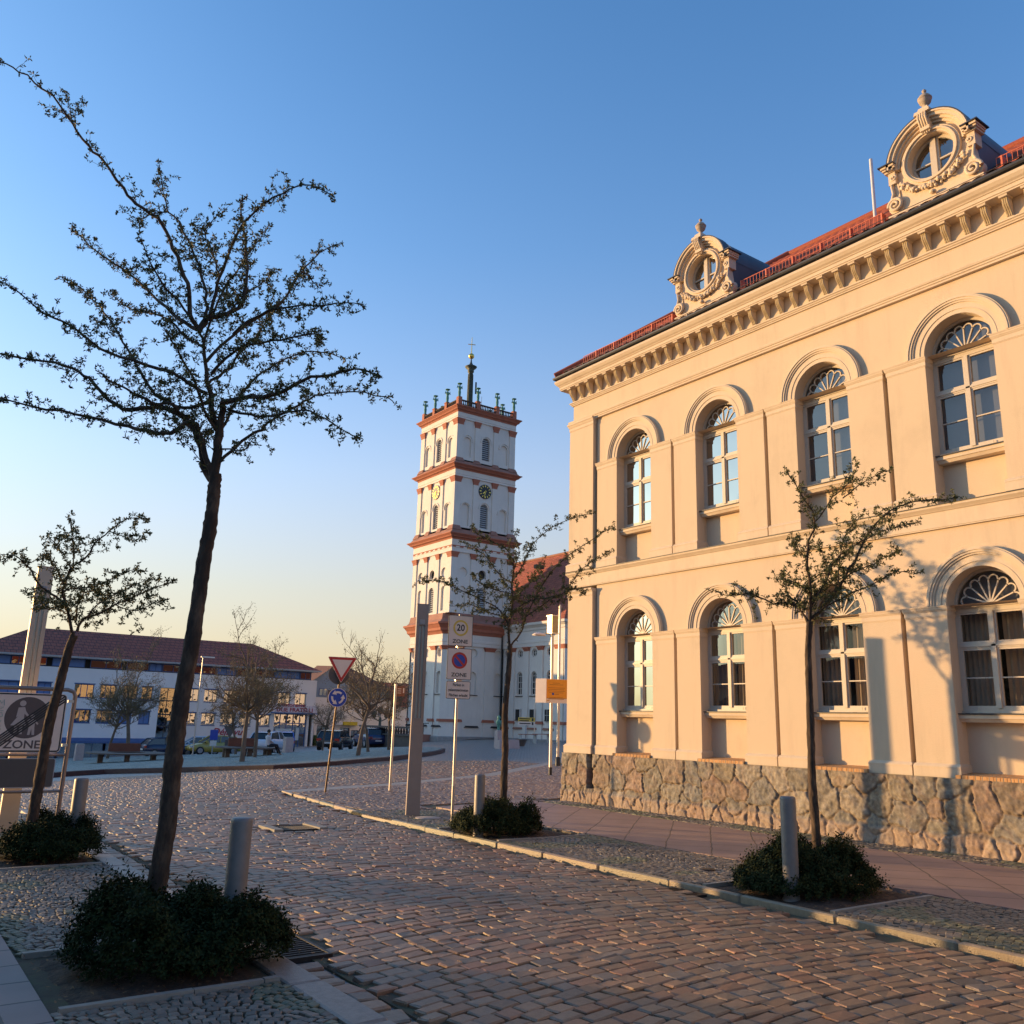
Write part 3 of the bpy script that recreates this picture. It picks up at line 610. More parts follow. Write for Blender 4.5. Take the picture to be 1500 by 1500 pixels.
# --- windows
def ring_arc(a, c, r0, r1, d, m, at, a0, a1, n=10): a.ring(c, r0, r1, d, m, 'X', a0, a1, n, at)
def make_window(c, zbot, spr, upper):
    W = MB(); X0 = FX+.225; fr = .045; w_ = m_wood
    zt = spr-.05
    # outer frame
    W.box(X0, X0+.06, c-Rr, c-Rr+fr, zbot, spr, w_).box(X0, X0+.06, c+Rr-fr, c+Rr, zbot, spr, w_).box(X0, X0+.06, c-Rr+fr, c+Rr-fr, zbot, zbot+.055, w_)
    W.ring((c, spr), Rr-fr, Rr, .06, w_, 'X', 0, math.pi, 24, X0)
    W.box(X0-.012, X0+.06, c-Rr+.002, c+Rr-.002, spr-.10, spr-.02, w_); W.box(X0-.03, X0+.05, c-Rr+.004, c+Rr-.004, spr-.035, spr-.0, w_)
    zc = zbot+(spr-.1-zbot)*.655
    W.box(X0-.008, X0+.055, c-Rr+fr, c+Rr-fr, zc-.035, zc+.04, w_); W.box(X0-.022, X0+.05, c-Rr+fr, c+Rr-fr, zc-.012, zc+.016, w_)
    W.box(X0-.022, X0+.05, c-.032, c+.032, zbot+.05, spr-.1, w_)
    for s in (-1, 1):
        a_, b_ = sorted((c+s*.032, c+s*(Rr-fr)))
        for z0, z1 in ((zbot+.055, zc-.035), (zc+.04, spr-.10)):
            W.box(X0+.002, X0+.045, a_, a_+.028, z0, z1, w_).box(X0+.002, X0+.045, b_-.028, b_, z0, z1, w_).box(X0+.002, X0+.045, a_+.028, b_-.028, z0, z0+.028, w_).box(X0+.002, X0+.045, a_+.028, b_-.028, z1-.028, z1, w_)
        zm = (zbot+.055+zc-.035)/2+.0; W.box(X0+.008, X0+.04, a_+.028, b_-.028, zm-.009, zm+.009, w_)
    W.box(X0-.045, X0, c-Rr, c+Rr, zbot-.02, zbot+.012, w_)
    o = W.build('window', TH, (X0, c, zbot))
    # fanlight tracery
    Fn = MB(); n = 8; Ro = Rr-fr; th = .011
    Fn.ring((c, spr), 0, .055, .03, w_, 'X', 0, math.pi, 12, X0+.01)
    for k in range(n+1):
        a = math.pi*k/n; ca, sa = math.cos(a), math.sin(a); r1 = Ro*.74
        if 0 < k < n: Fn.prism([(c+ca*.05-sa*th, spr+sa*.05+ca*th), (c+ca*r1-sa*th*.8, spr+sa*r1+ca*th*.8), (c+ca*r1+sa*th*.8, spr+sa*r1-ca*th*.8), (c+ca*.05+sa*th, spr+sa*.05-ca*th)], .025, w_, 'X', X0+.012)
        if k < n:
            am = a+math.pi/n/2; rm = Ro*.74; rr = rm*math.tan(math.pi/n/2)*1.0+.004
            ring_arc(Fn, (c+math.cos(am)*rm/math.cos(math.pi/n/2), spr+math.sin(am)*rm/math.cos(math.pi/n/2)), rr-.02, rr, .025, w_, X0+.013, am-math.pi/2, am+math.pi/2, 8)
    Fn.build('fanlight', o, (X0, c, zbot))
    Gp = MB(); n = 16; U = [c-(Rr-.02)*math.cos(math.pi*i/n) for i in range(n+1)]; Hh = [spr+(Rr-.02)*math.sin(math.pi*i/n) for i in range(n+1)]
    Gp.add([(X0+.03, u, zbot+.02) for u in U]+[(X0+.03, u, h) for u, h in zip(U, Hh)], [(i, i+1, n+2+i, n+1+i) for i in range(n)], m_glass if upper else m_glow)
    Gp.build('pane', o, (X0, c, zbot))
    K = MB()
    if upper:
        K.add([(X0+.16, c-.6, zbot-.05), (X0+.16, c+.6, zbot-.05), (X0+.16, c+.6, spr+.6), (X0+.16, c-.6, spr+.6)], [(0, 1, 2, 3)], m_blind); K.build('blind', o, (X0, c, zbot))
    else:
        for s in (-1, 1):
            n = 40; wd = rng.uniform(.42, .56); V = []; F2 = []
            for i in range(n+1):
                u = c+s*(.56-wd*i/n); x = X0+.24+.022*math.sin(i*.9+rng.uniform(-.2, .2)); V += [(x, u, zbot-.03), (x, u, spr-.05)]
            K.add(V, [(2*i, 2*i+2, 2*i+3, 2*i+1) for i in range(n)], m_curt, True)
        K.add([(X0+.18, c-.6, spr-.1), (X0+.18, c+.6, spr-.1), (X0+.18, c+.6, spr+.6), (X0+.18, c-.6, spr+.6)], [(0, 1, 2, 3)], m_blind)
        K.build('curtain', o, (X0, c, zbot))
    sl_ = MB()
    sl_.frus((FX+.13, FX+.28, c-Rr, c+Rr), (FX+.10, FX+.28, c-Rr, c+Rr), zbot-.15, zbot-.10, m_trim); sl_.box(FX+.085, FX+.28, c-Rr, c+Rr, zbot-.10, zbot-.045, m_trim)
    sl_.box(FX+.06, FX+.28, c-Rr, c+Rr, zbot-.042, zbot-.028, m_lead)
    for s in (-1, 1):
        sl_.box(FX+.19, FX+.20, c+s*.3-.005, c+s*.3+.005, zbot-.03, zbot+.06, m_wood)
    sl_.build('window_sill', o, (X0, c, zbot)); return o
for zb, spr, up in ((1.99, 3.5, False), (5.87, 7.46, True)):
    for c in C_: make_window(c, zb, spr+.02, up)
# --- field stone plinth
def plinth():
    st = .016; ys = np.arange(.2, YC+.14, st); zs = np.arange(0, 1.061, st)
    Yg, Zg = np.meshgrid(ys, zs, indexing='ij'); seeds = []; g2 = np.random.default_rng(5)
    y = -.2
    while y < YC+.4:      # large blocks in the upper part, rubble footing below
        w_ = g2.uniform(.3, .74); z = .26+g2.uniform(-.03, .03)
        if g2.random() < .55: seeds.append((y+w_/2, .62+g2.uniform(-.06, .06)))
        else: seeds += [(y+w_/2+g2.uniform(-.08, .08), .45+g2.uniform(-.04, .04)), (y+w_/2+g2.uniform(-.08, .08), .84+g2.uniform(-.04, .04))]
        if g2.random() < .5: seeds.append((y+g2.uniform(-.05, .05), .93+g2.uniform(-.04, .04)))
        y += w_
    y = -.2
    while y < YC+.4:
        w_ = g2.uniform(.14, .34); seeds.append((y+w_/2, .12+g2.uniform(-.05, .06)));  y += w_
        if g2.random() < .25: seeds.append((y, .26))
    Sd = np.array(seeds); wy = Yg+.09*(vnoise(Yg, Zg, .14, 1)-.5)+.035*(vnoise(Yg, Zg, .04, 2)-.5); wz = Zg+.09*(vnoise(Yg, Zg, .13, 3)-.5)+.035*(vnoise(Yg, Zg, .04, 7)-.5)
    D = np.full(Yg.shape, 9.); D2 = np.full(Yg.shape, 9.); I = np.zeros(Yg.shape, int)
    for k, (a, c) in enumerate(Sd):
        d = np.sqrt(((wy-a)*.95)**2+(wz-c)**2)/(g2.uniform(.75, 1.35) if c > .35 else 1.0); nw = d < D; D2 = np.where(nw, D, np.minimum(D2, d)); I = np.where(nw, k, I); D = np.where(nw, d, D)
    e = np.clip((D2-D)/(.018+.05*vnoise(Yg, Zg, .25, 31)), 0, 1); e = e*e*(3-2*e)
    hgt = .012+(.35+.65*e)*(.004+.022*vnoise(Yg, Zg, .22, 8)+.022*vnoise(Yg, Zg, .09, 4)+.014*vnoise(Yg, Zg, .035, 5)+.022*np.abs(vnoise(Yg, Zg, .16, 21)-.5))+.007*g2.random(len(Sd))[I]*e-.012*(1-e)*np.clip((vnoise(Yg, Zg, .2, 77)-.55)*6, 0, 1)+.006*vnoise(Yg, Zg, .03, 6)
    foot = np.clip((.30+.05*vnoise(Yg, Zg, .35, 12)-Zg)/.05, 0, 1); hgt += foot*.035
    pal = .84*np.array([(.27, .20, .14), (.25, .205, .14), (.25, .22, .17), (.33, .28, .215), (.28, .185, .135), (.22, .195, .16), (.29, .225, .15), (.19, .18, .16)])
    pc = pal[g2.integers(0, len(pal), len(Sd))]*g2.uniform(.8, 1.15, (len(Sd), 1))
    cl = (pc[I]*.72+.28*pal[(vnoise(Yg, Zg, .3, 41)*7.99).astype(int)])*(.72+.56*vnoise(Yg, Zg, .05, 9)[..., None])*(.85+.3*vnoise(Yg, Zg, .015, 19)[..., None]); mort = np.array((.185, .135, .092))
    cl = cl*e[..., None]+mort*(1-e[..., None])
    foot_lit = np.clip((.30-Zg)/.05, 0, 1)[..., None]*.5; cl = cl*(1-foot_lit)+np.array((.40, .27, .19))*foot_lit  # pink-orange sunlight on the footing course, put into the colour
    # niche beside the corner pier, its deep shade put into the colour
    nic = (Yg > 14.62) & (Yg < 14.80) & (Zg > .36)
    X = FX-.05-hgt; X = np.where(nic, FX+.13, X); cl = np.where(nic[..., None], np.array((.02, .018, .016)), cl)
    cut = YC+.10; X = np.where(Yg > cut, FX-.05-hgt+(Yg-cut)*1.2, X)
    n, k = Yg.shape; ii = np.arange(n*k).reshape(n, k); Q = np.stack([ii[:-1, :-1], ii[1:, :-1], ii[1:, 1:], ii[:-1, 1:]], -1).reshape(-1, 4)
    raw('plinth', np.stack([X, Yg, Zg], -1).reshape(-1, 3), Q, mat('field_stone', (1, 1, 1), .85, .25, 30, .004, 90, attr=True), cl.reshape(-1, 3), TH, tuple(WO[TH.name]))
plinth()
a = MB(); m_fs = mat('plain_stone', (.32, .27, .2), .9, .3, 5)
a.box(FX-.04, FX+.1, .2, 14.62, 1.0, 1.058, m_fs).box(FX-.04, FX+.1, 14.80, YC+.08, 1.0, 1.058, m_fs).box(FX+.05, 30, YC-.0, YC+.1, 0, 1.055, m_fs).box(FX-.06, FX+.1, -12, .2, 0, 1.055, m_fs); a.build('plinth_core', TH)
# --- roof: pantiles, hipped at the north end
m_tile = mat('orange_pantile', (.34, .072, .028), .75, .35, 9, .003, 60, c2=(.2, .05, .028))
ez, ex = 9.86, FX-.30; pitch = .74; rw = 4.0
def roof():
    ys = np.arange(-12, YC+.32, .03); rows = 11; ss = []; dz = []
    for k in range(rows): ss += [k/rows, (k+.97)/rows]; dz += [.035, .0]
    ss = np.array(ss); dz = np.array(dz); Yg, Sg = np.meshgrid(ys, ss, indexing='ij'); Dz = np.broadcast_to(dz, Yg.shape)
    lim = np.clip((YC+.31-Yg)/rw, 0, 1)            # hip line
    s = np.minimum(Sg, lim); wave = .035*np.abs(np.sin(math.pi*Yg/.21))**.7
    X = ex+s*rw; Z = ez+s*rw*pitch+np.where(Sg <= lim, Dz+wave, .03)
    n, k = Yg.shape; ii = np.arange(n*k).reshape(n, k); Q = np.stack([ii[:-1, :-1], ii[1:, :-1], ii[1:, 1:], ii[:-1, 1:]], -1).reshape(-1, 4)
    raw('roof', np.stack([X, Yg, Z], -1).reshape(-1, 3), Q, m_tile, None, TH, tuple(WO[TH.name]))
roof()
a = MB(); zr = ez+rw*pitch; yh = YC+.31
a.add([(ex, yh, ez), (30.3, yh, ez), (30.3-rw, yh-rw, zr), (ex+rw, yh-rw, zr)], [(0, 1, 2, 3)], m_tile)
a.add([(ex+rw, yh-rw, zr), (30.3-rw, yh-rw, zr), (30.3-rw, -12, zr), (ex+rw, -12, zr)], [(0, 1, 2, 3)], m_lead)
a.add([(30.3, yh, ez), (30.3, -12, ez), (30.3-rw, -12, zr), (30.3-rw, yh-rw, zr)], [(0, 1, 2, 3)], m_tile)
a.tube([(ex, yh, ez+.06), (ex+rw, yh-rw, zr+.06)], .09, m_tile, 8); a.tube([(ex+rw, yh-rw, zr+.04), (ex+rw, -12, zr+.04)], .09, m_tile, 8)
a.build('roof_hip', TH)
# --- snow guards
m_red = mat('red_rail', (.55, .13, .06), .6, .1, 5)
def guard(y0, y1):
    a = MB(); x = ex+.17; z0 = ez+.17; z1 = z0+.17
    for z in (z0, z1): a.tube([(x, y0, z), (x, y1, z)], .008, m_red, 4, smooth=False)
    n = int((y1-y0)/.075)
    for i in range(n+1):
        y = y0+(y1-y0)*i/n; a.tube([(x, y, z0), (x, y, z1)], .005, m_red, 4, cap=False, smooth=False)
        if i % 8 == 0: a.box(x-.01, x+.12, y-.014, y+.014, z0-.12, z1+.01, m_red)
    a.build('snow_guard', TH)
guard(12.1, 15.0); guard(7.25, 10.25); guard(2.2, 5.35)
# --- oculus dormers
m_orn = mat('dormer_stone', (.66, .52, .37), .9, .18, 12, .004, 70, c2=(.5, .42, .33))
m_dk = mat('dormer_zinc', (.045, .05, .065), .45, .2, 4, metal=.3)
def dormer(c):
    X = FX-.22; zo = 10.72; z0 = ez+.03; a = MB(); mo = m_orn
    # face with the round opening: outline of shoulders and sides
    top = [(c+.60*math.cos(t), zo+.02+.58*math.sin(t)) for t in np.linspace(math.pi, 0, 25)]
    Lc = [(c+.39*math.cos(t), zo+.40*math.sin(t)) for t in np.linspace(math.pi, 0, 25)]
    Lb = [(c+.39*math.cos(t), zo-.40*math.sin(t)) for t in np.linspace(math.pi, 0, 25)]
    for i in range(24): a.prism([Lc[i], top[i], top[i+1], Lc[i+1]], .16, mo, 'X', X)
    bot = [(c-.60+1.2*i/24, z0+.06) for i in range(25)]
    for i in range(24): a.prism([Lb[i], Lb[i+1], bot[i+1], bot[i]], .16, mo, 'X', X)
    a.prism([(c-.60, z0+.06), (c-.39, zo), (c-.6, zo)], .16, mo, 'X', X); a.prism([(c+.60, z0+.06), (c+.39, zo), (c+.6, zo)], .16, mo, 'X', X)
    a.box(X-.05, X+.16, c-.78, c+.78, z0-.05, z0+.1, mo)
    for r0, r1, p in ((.385, .42, .06), (.42, .45, .09), (.45, .49, .06)): a.ring((c, zo), r0, r1, p+.01, mo, 'X', 0, 2*math.pi, 36, X-p)
    for r0, r1, p in ((.52, .56, .05), (.56, .60, .09), (.60, .655, .14), (.655, .68, .17)): a.ring((c, zo+.03), r0, r1, p+.17, mo, 'X', .0, math.pi, 30, X-p)
    for s in (-1, 1):      # shoulder cornices, brackets and volutes
        for i, (zz, h, p) in enumerate(((.0, .035, .10), (.035, .03, .14), (.065, .035, .17))):
            a.box(X-p, X+.16, *sorted((c+s*(.55+p*.1), c+s*(.72+p*.45))), zo+.02+zz, zo+.02+zz+h, mo)
        a.box(X-.07, X+.14, *sorted((c+s*.6, c+s*.72)), zo-.2, zo+.02, mo)
        def vol(cy, cz, r, turns, th):
            P = []; n = 34
            for i in range(n+1):
                t = i/n; ang = t*turns*2*math.pi; rr = r*(1-t*.85); P.append((X-.05-.035*t, cy+s*rr*math.cos(ang), cz+rr*math.sin(ang)))
            a.tube(P, [th*(1-.35*i/n) for i in range(n+1)], mo, 7)
        vol(c+s*.64, z0+.24, .13, 1.9, .032); vol(c+s*.64, zo-.09, .065, 1.6, .022)
        a.lathe((0, 0, 0), [(.001, 0), (.14, .0)], mo, 4) if False else None
        a.prism([(c+s*(.64+.14*math.cos(t)), z0+.24+.14*math.sin(t)) for t in np.linspace(0, 2*math.pi, 16, endpoint=False)], .12, mo, 'X', X-.02)
        a.prism([(c+s*.56, z0+.3), (c+s*.70, z0+.32), (c+s*.66, zo-.2), (c+s*.58, zo-.2)], .12, mo, 'X', X-.02)
        a.tube([(X-.04, c+s*.70, z0+.36), (X-.05, c+s*.66, z0+.46), (X-.05, c+s*.69, zo-.17)], [.03, .028, .02], mo, 6)
    # garland of carved fruit and leaves
    gr = random.Random(int(c*10))
    for i in range(95):
        t = gr.uniform(-1.12, 1.12); rr = .53+gr.uniform(-.035, .045)+.05*abs(t); y = c+rr*math.sin(t); z = zo-rr*math.cos(t)*.98+.0
        if z < z0+.1: z = z0+.1+gr.uniform(0, .05)
        a.sphere((X-.03-gr.uniform(0, .05), y, z), gr.uniform(.018, .04), mo, 6, 4)
    a.lathe((X-.07, c, z0+.16), [(.001, -.03), (.05, -.02), (.055, .01), (.03, .03)], mo, 10)
    # keystone scroll
    for k in range(4): yk = c-.06+.04*k; a.tube([(X-.2, yk, zo+.72), (X-.215, yk, zo+.62), (X-.15, yk, zo+.5), (X-.1, yk, zo+.42), (X-.12, yk, zo+.37)], [.019, .02, .018, .016, .012], mo, 6)
    a.box(X-.15, X+.1, c-.08, c+.08, zo+.42, zo+.7, mo)
    o = a.build('dormer', TH, (X, c, z0))
    fn = MB(); zt = zo+.70
    fn.frus((X-.22, X+.12, c-.13, c+.13), (X-.2, X+.10, c-.12, c+.12), zt, zt+.07, mo); fn.frus((X-.17, X+.07, c-.09, c+.09), (X-.15, X+.05, c-.075, c+.075), zt+.07, zt+.14, mo)
    fn.lathe((X-.05, c, zt+.14), [(.06, 0), (.065, .015), (.04, .03), (.03, .06), (.05, .085), (.085, .12), (.1, .16), (.105, .19), (.112, .195), (.112, .21), (.09, .225), (.085, .25), (.05, .285), (.02, .3), (.018, .32), (.034, .335), (.036, .355), (.02, .375), (.004, .385)], mat('weathered_urn', (.40, .32, .25), .9, .3, 10), 16)
    fn.build('urn', o, (X, c, z0))
    wn = MB(); X1 = X+.10
    for r0, r1 in ((.345, .395),): wn.ring((c, zo), r0, r1, .05, m_wood, 'X', 0, 2*math.pi, 32, X1)
    wn.box(X1-.03, X1+.04, c-.04, c+.04, zo-.36, zo+.36, m_wood); wn.box(X1, X1+.04, c-.35, c+.35, zo-.055, zo-.03, m_wood)
    for s in (-1, 1): wn.box(X1-.005, X1+.035, c+s*.055-.018, c+s*.055+.018, zo-.35, zo+.35, m_wood)
    w_ = wn.build('window', o, (X, c, z0)); pn = MB()
    pn.add([(X1+.03, c+.37*math.cos(t), zo+.37*math.sin(t)) for t in np.linspace(0, 2*math.pi, 32, endpoint=False)], [tuple(range(32))], m_glass); pn.build('pane', w_, (X, c, z0))
    bl = MB(); bl.add([(X1+.12, c+.38*math.cos(t), zo+.38*math.sin(t)) for t in np.linspace(0, 2*math.pi, 32, endpoint=False)], [tuple(range(32))], m_blind); bl.build('blind', w_, (X, c, z0))
    rf = MB(); T = np.linspace(0, math.pi, 21); prof = [(c+.665*math.cos(t), zo+.03+.665*math.sin(t)) for t in T]
    Vv = [(X+.02, y, z) for y, z in prof]+[(X+2.0, y, z) for y, z in prof]; rf.add(Vv, [(i, i+1, 22+i, 21+i) for i in range(20)], m_dk, True)
    rf.ring((c, zo+.03), .68, .70, .22, m_dk, 'X', 0, math.pi, 24, X-.17)
    for s in (-1, 1):
        rf.box(X+.1, X+2.0, *sorted((c+s*.62, c+s*.66)), z0, zo+.05, m_dk); rf.box(X-.2, X+.2, *sorted((c+s*.56, c+s*.83)), zo+.122, zo+.14, m_dk)
    rf.build('dormer_roof', o, (X, c, z0)); return o
for c in (11.12, 6.27): dormer(c)
a = MB(); p = at_x(1281, 305, 15.2); a.tube([(15.2, p[1], 11.6), (15.2, p[1], at_x(1278, 232, 15.2)[2])], .035, mat('pale_pole', (.6, .6, .6), .4), 8); a.build('flagpole', TH)
# lightning wire along the eaves and over the roof
a = MB(); zz = ez+.05
a.tube([(ex-.02, y, zz+.03+.015*math.sin(y*2)) for y in np.arange(0, 15.6, .5)], .006, m_lead, 4)
for y in np.arange(.5, 15.6, 1.1): a.tube([(ex-.02, y, zz+.03), (ex-.01, y, zz-.08)], .008, m_lead, 4)
a.build('lightning_wire', TH)
# ================================================================== CHURCH
m_w = mat('white_plaster', (.70, .655, .59), .9, .07, .5, .002, 40, det=9, streak=.07)
m_rt = mat('red_church_trim', (.40, .14, .085), .85, .15, 1.5)
m_rb = mat('brown_ledge', (.33, .16, .115), .85, .25, .8)
m_lv = mat('grey_louvre', (.36, .36, .36), .8, .05)
m_gold = mat('gilt', (.85, .55, .12), .3, .05, metal=.9)
m_blk = mat('clock_black', (.02, .02, .022), .5, 0)
m_cop = mat('verdigris', (.10, .30, .23), .7, .3, 4, c2=(.06, .16, .12))
m_brz = mat('dark_copper', (.06, .075, .055), .6, .3, 3)
TX, TY = 53.95, 84.95; Z0 = -.6
CH = empty('church', (TX, TY, Z0), 'white church with red trim and a tall stepped clock tower topped by green statues', 'church')
def side_xf(k):       # four faces of the tower; local u along the face, d inward
    return Matrix.Translation((TX, TY, 0))@Matrix.Rotation(-k*math.pi/2, 4, 'Z')
def face(b, hw, k): b.xf = side_xf(k); return lambda u, z, d: (u, -hw+d, z)
def stage(z0, zc, zt, hw, holes_c, holes_b, name, capred=.6):
    b = MB()
    for k in range(4):
        P = face(b, hw, k); e = .12
        Pi = lambda u, z, d: (u, -hw+e+d, z)
        panel(b, Pi, -1.0, 1.0, z0, zc, holes_c, m_w, .3, m_dark, 12)
        panel(b, Pi, -hw+.8, -1.6, z0, zc, [(-2.55, *h) for h in holes_b], m_w, .18, m_w, 10)
        panel(b, Pi, 1.6, hw-.8, z0, zc, [(2.55, *h) for h in holes_b], m_w, .18, m_w, 10)
        b.box(-hw, -hw+.8, -hw, -hw+.8, z0, zc-capred, m_w)
        t = MB(); t.xf = b.xf; q = .03
        t.frus((-hw-q, -hw+.8+q, -hw-q, -hw+.8+q), (-hw-.05, -hw+.85, -hw-.05, -hw+.85), zc-capred, zc-capred*.6, m_rt)
        t.frus((-hw-.07, -hw+.87, -hw-.07, -hw+.87), (-hw-.17, -hw+.97, -hw-.17, -hw+.97), zc-capred*.6, zc-.02, m_rt); t.build('capital', CH)
        for a, c in ((-1.6, -1.0), (1.0, 1.6)):
            b.box(a, c, -hw, -hw+.4, z0, zc-capred, m_w); t = MB(); t.xf = b.xf
            t.frus((a-.02, c+.02, -hw-.03, -hw+.35), (a-.04, c+.04, -hw-.05, -hw+.35), zc-capred, zc-capred*.6, m_rt)
            t.frus((a-.07, c+.07, -hw-.07, -hw+.35), (a-.16, c+.16, -hw-.17, -hw+.35), zc-capred*.6, zc-.02, m_rt); t.build('capital', CH)
    b.xf = Matrix.Translation((TX, TY, 0))
    b.box(-hw+.5, hw-.5, -hw+.5, hw-.5, z0, zt, m_dark)
    b.build(name, CH)
def square_course(prof, hw, m, name, mb=None):
    b = mb or MB(); b.xf = Matrix.Translation((TX, TY, 0))
    b.sweep([(-hw, -hw, -1, -1), (hw, -hw, 1, -1), (hw, hw, 1, 1), (-hw, hw, -1, 1), (-hw, -hw, -1, -1)], prof, m)
    b.xf = None
    return b if mb else b.build(name, CH)
def ent(z0, z1, hw):      # white entablature
    square_course([(-.5, z0), (.02, z0), (.02, z0+.3*(z1-z0)), (.06, z0+.32*(z1-z0)), (.06, z0+.4*(z1-z0)), (.03, z0+.42*(z1-z0)), (.03, z1), (-.5, z1)], hw, m_w, 'entablature')
def corn(z0, z1, hw, p=.55):
    h = z1-z0; square_course([(-.6, z0), (.05, z0), (.12, z0+.25*h), (p*.55, z0+.4*h), (p*.6, z0+.55*h), (p*.9, z0+.8*h), (p, z0+.85*h), (p, z1), (-.6, z1+.03)], hw, m_rt, 'cornice')
def ledge(z0, z1, hw):
    b = MB(); square_course([(-.6, z0), (.46, z0+.02), (.18, z0+.45*(z1-z0)), (.1, z0+.6*(z1-z0)), (-.6, z0+.62*(z1-z0))], hw, m_rb, '', b)
    for k in range(4):
        b.xf = side_xf(k)
        for a, c in ((-hw-.1, -hw+.95), (-1.7, -.9), (.9, 1.7), (hw-.95, hw+.1)): b.frus((a-.12, c+.12, -hw-.22, -hw+.3), (a+.08, c-.08, -hw-.03, -hw+.3), z0+.5*(z1-z0), z1+.03, m_rb)
    b.xf = None; b.build('stepped_ledge', CH)
H4, H3, H2 = 4.06, 4.12, 4.2
stage(30.5, 35.27, 36.0, H4, [(0, .53, 30.9, 33.1)], [(.5, 30.9, 32.75)], 'belfry_stage', .7)
ent(35.27, 36.02, H4); corn(36.0, 36.68, H4)
stage(22.65, 28.42, 29.2, H3, [(0, .53, 22.9, 25.2)], [(.5, 22.9, 24.95)], 'clock_stage', .65)
ent(28.42, 29.22, H3); corn(29.2, 29.78, H3, .62); ledge(29.75, 30.6, H3-.03)
stage(13.1, 19.8, 21.2, H2, [(0, .55, 13.3, 15.6), (0, .52, 17.62, 17.62)], [(.42, 13.4, 15.7), (.55, 17.62, 17.62)], 'oculus_stage', .62)
ent(19.8, 21.2, H2); corn(21.17, 21.8, H2, .65); ledge(21.78, 22.75, H2-.04)
t = MB()
for k in range(4):
    t.xf = side_xf(k)
    for i in range(9): u = -H2+.25+i*(2*H2-.5)/8; t.box(u-.22, u+.22, -H2-.08, -H2+.1, 20.28, 20.42, m_rt)
    t.box(-H2-.05, H2+.05, -H2-.07, -H2+.1, 20.43, 20.5, m_rt)
t.xf = None; t.build('triglyph_band', CH)
# louvres, arch hoods and clocks
for z0, zs, hw in ((30.9, 33.1, H4), (22.9, 25.2, H3), (13.3, 15.6, H2)):
    for k in range(4):
        b = MB(); b.xf = side_xf(k); z = z0
        while z < zs+.45:
            wl = .52 if z < zs else max(.1, math.sqrt(max(.01, .52**2-(z-zs)**2)))
            b.frus((-wl, wl, -hw+.26, -hw+.3), (-wl, wl, -hw+.36, -hw+.40), z, z+.17, m_lv); z += .24
        for uc, rr, dz in ((0, .53, 0), (-2.55, .5, -.3), (2.55, .5, -.3)):
            if hw == H2: break
            hd = MB(); hd.xf = b.xf; hd.ring((uc, zs+dz), rr+.14, rr+.24, .12, m_w, 'Y', 0, math.pi, 16, -hw+.04)
            for s in (-1, 1): hd.box(uc+s*(rr+.2)-.1, uc+s*(rr+.2)+.1, -hw+.04, -hw+.15, zs+dz-.1, zs+dz, m_w)
            hd.build('arch_hood', CH)
        b.build('louvre', CH)
def clock(k, hand):
    c = MB(); c.xf = side_xf(k); y = -H3+.02; zc = 27.22
    c.ring((0, zc), 0, .84, .1, m_blk, 'Y', at=y, n=36)
    r = c.build('clock_face', CH, (TX, TY, zc)); g = MB(); g.xf = side_xf(k)
    for i in range(12):
        a = math.pi/6*i; ca, sa = math.cos(a), math.sin(a); w_ = .035 if i % 3 else .055
        g.prism([(ca*.54-sa*w_, zc+sa*.54+ca*w_), (ca*.76-sa*w_, zc+sa*.76+ca*w_), (ca*.76+sa*w_, zc+sa*.76-ca*w_), (ca*.54+sa*w_, zc+sa*.54-ca*w_)], .02, m_gold, 'Y', y-.02)
    g.build('numerals', r, (TX, TY, zc)); h = MB(); h.xf = side_xf(k)
    for a, L, w_ in ((R_(-100), .6, .05), (R_(-140), .42, .08)):
        ca, sa = math.cos(a), math.sin(a); h.prism([(-ca*.15-sa*w_, zc-sa*.15+ca*w_), (ca*L-sa*w_*.5, zc+sa*L+ca*w_*.5), (ca*L+sa*w_*.5, zc+sa*L-ca*w_*.5), (-ca*.15+sa*w_, zc-sa*.15-ca*w_)], .02, m_gold, 'Y', y-.05)
    h.build('clock_hands', r, (TX, TY, zc))
clock(0, 0); clock(1, 0); clock(3, 0)
# balustrade, pedestals, statues
m_bal = mat('dark_balusters', (.07, .045, .035), .9, .2)  # balusters and rails in one dark brown
b = MB()
for k in range(4):
    b.xf = side_xf(k); y = -H4+.1
    b.box(-H4+.35, H4-.35, y-.09, y+.09, 36.68, 36.84, m_bal); b.box(-H4+.35, H4-.35, y-.1, y+.1, 37.42, 37.56, m_bal)
    u = -H4+.5
    while u < H4-.45: b.lathe((u, y, 36.82), [(.07, 0), (.11, .15), (.06, .35), (.07, .6)], m_bal, 6); u += .235
    for u in (-1.36, 1.36): pd = MB(); pd.xf = b.xf; pd.box(u-.24, u+.24, y-.2, y+.2, 36.68, 37.7, m_rt); pd.box(u-.28, u+.28, y-.24, y+.24, 37.7, 37.8, m_rt); pd.build('pedestal', CH)
    pd = MB(); pd.xf = b.xf; pd.box(-H4-.05, -H4+.45, -H4-.05, -H4+.45, 36.68, 37.83, m_rt); pd.build('pedestal', CH)
b.xf = None; b.build('balustrade', CH)
st0 = None
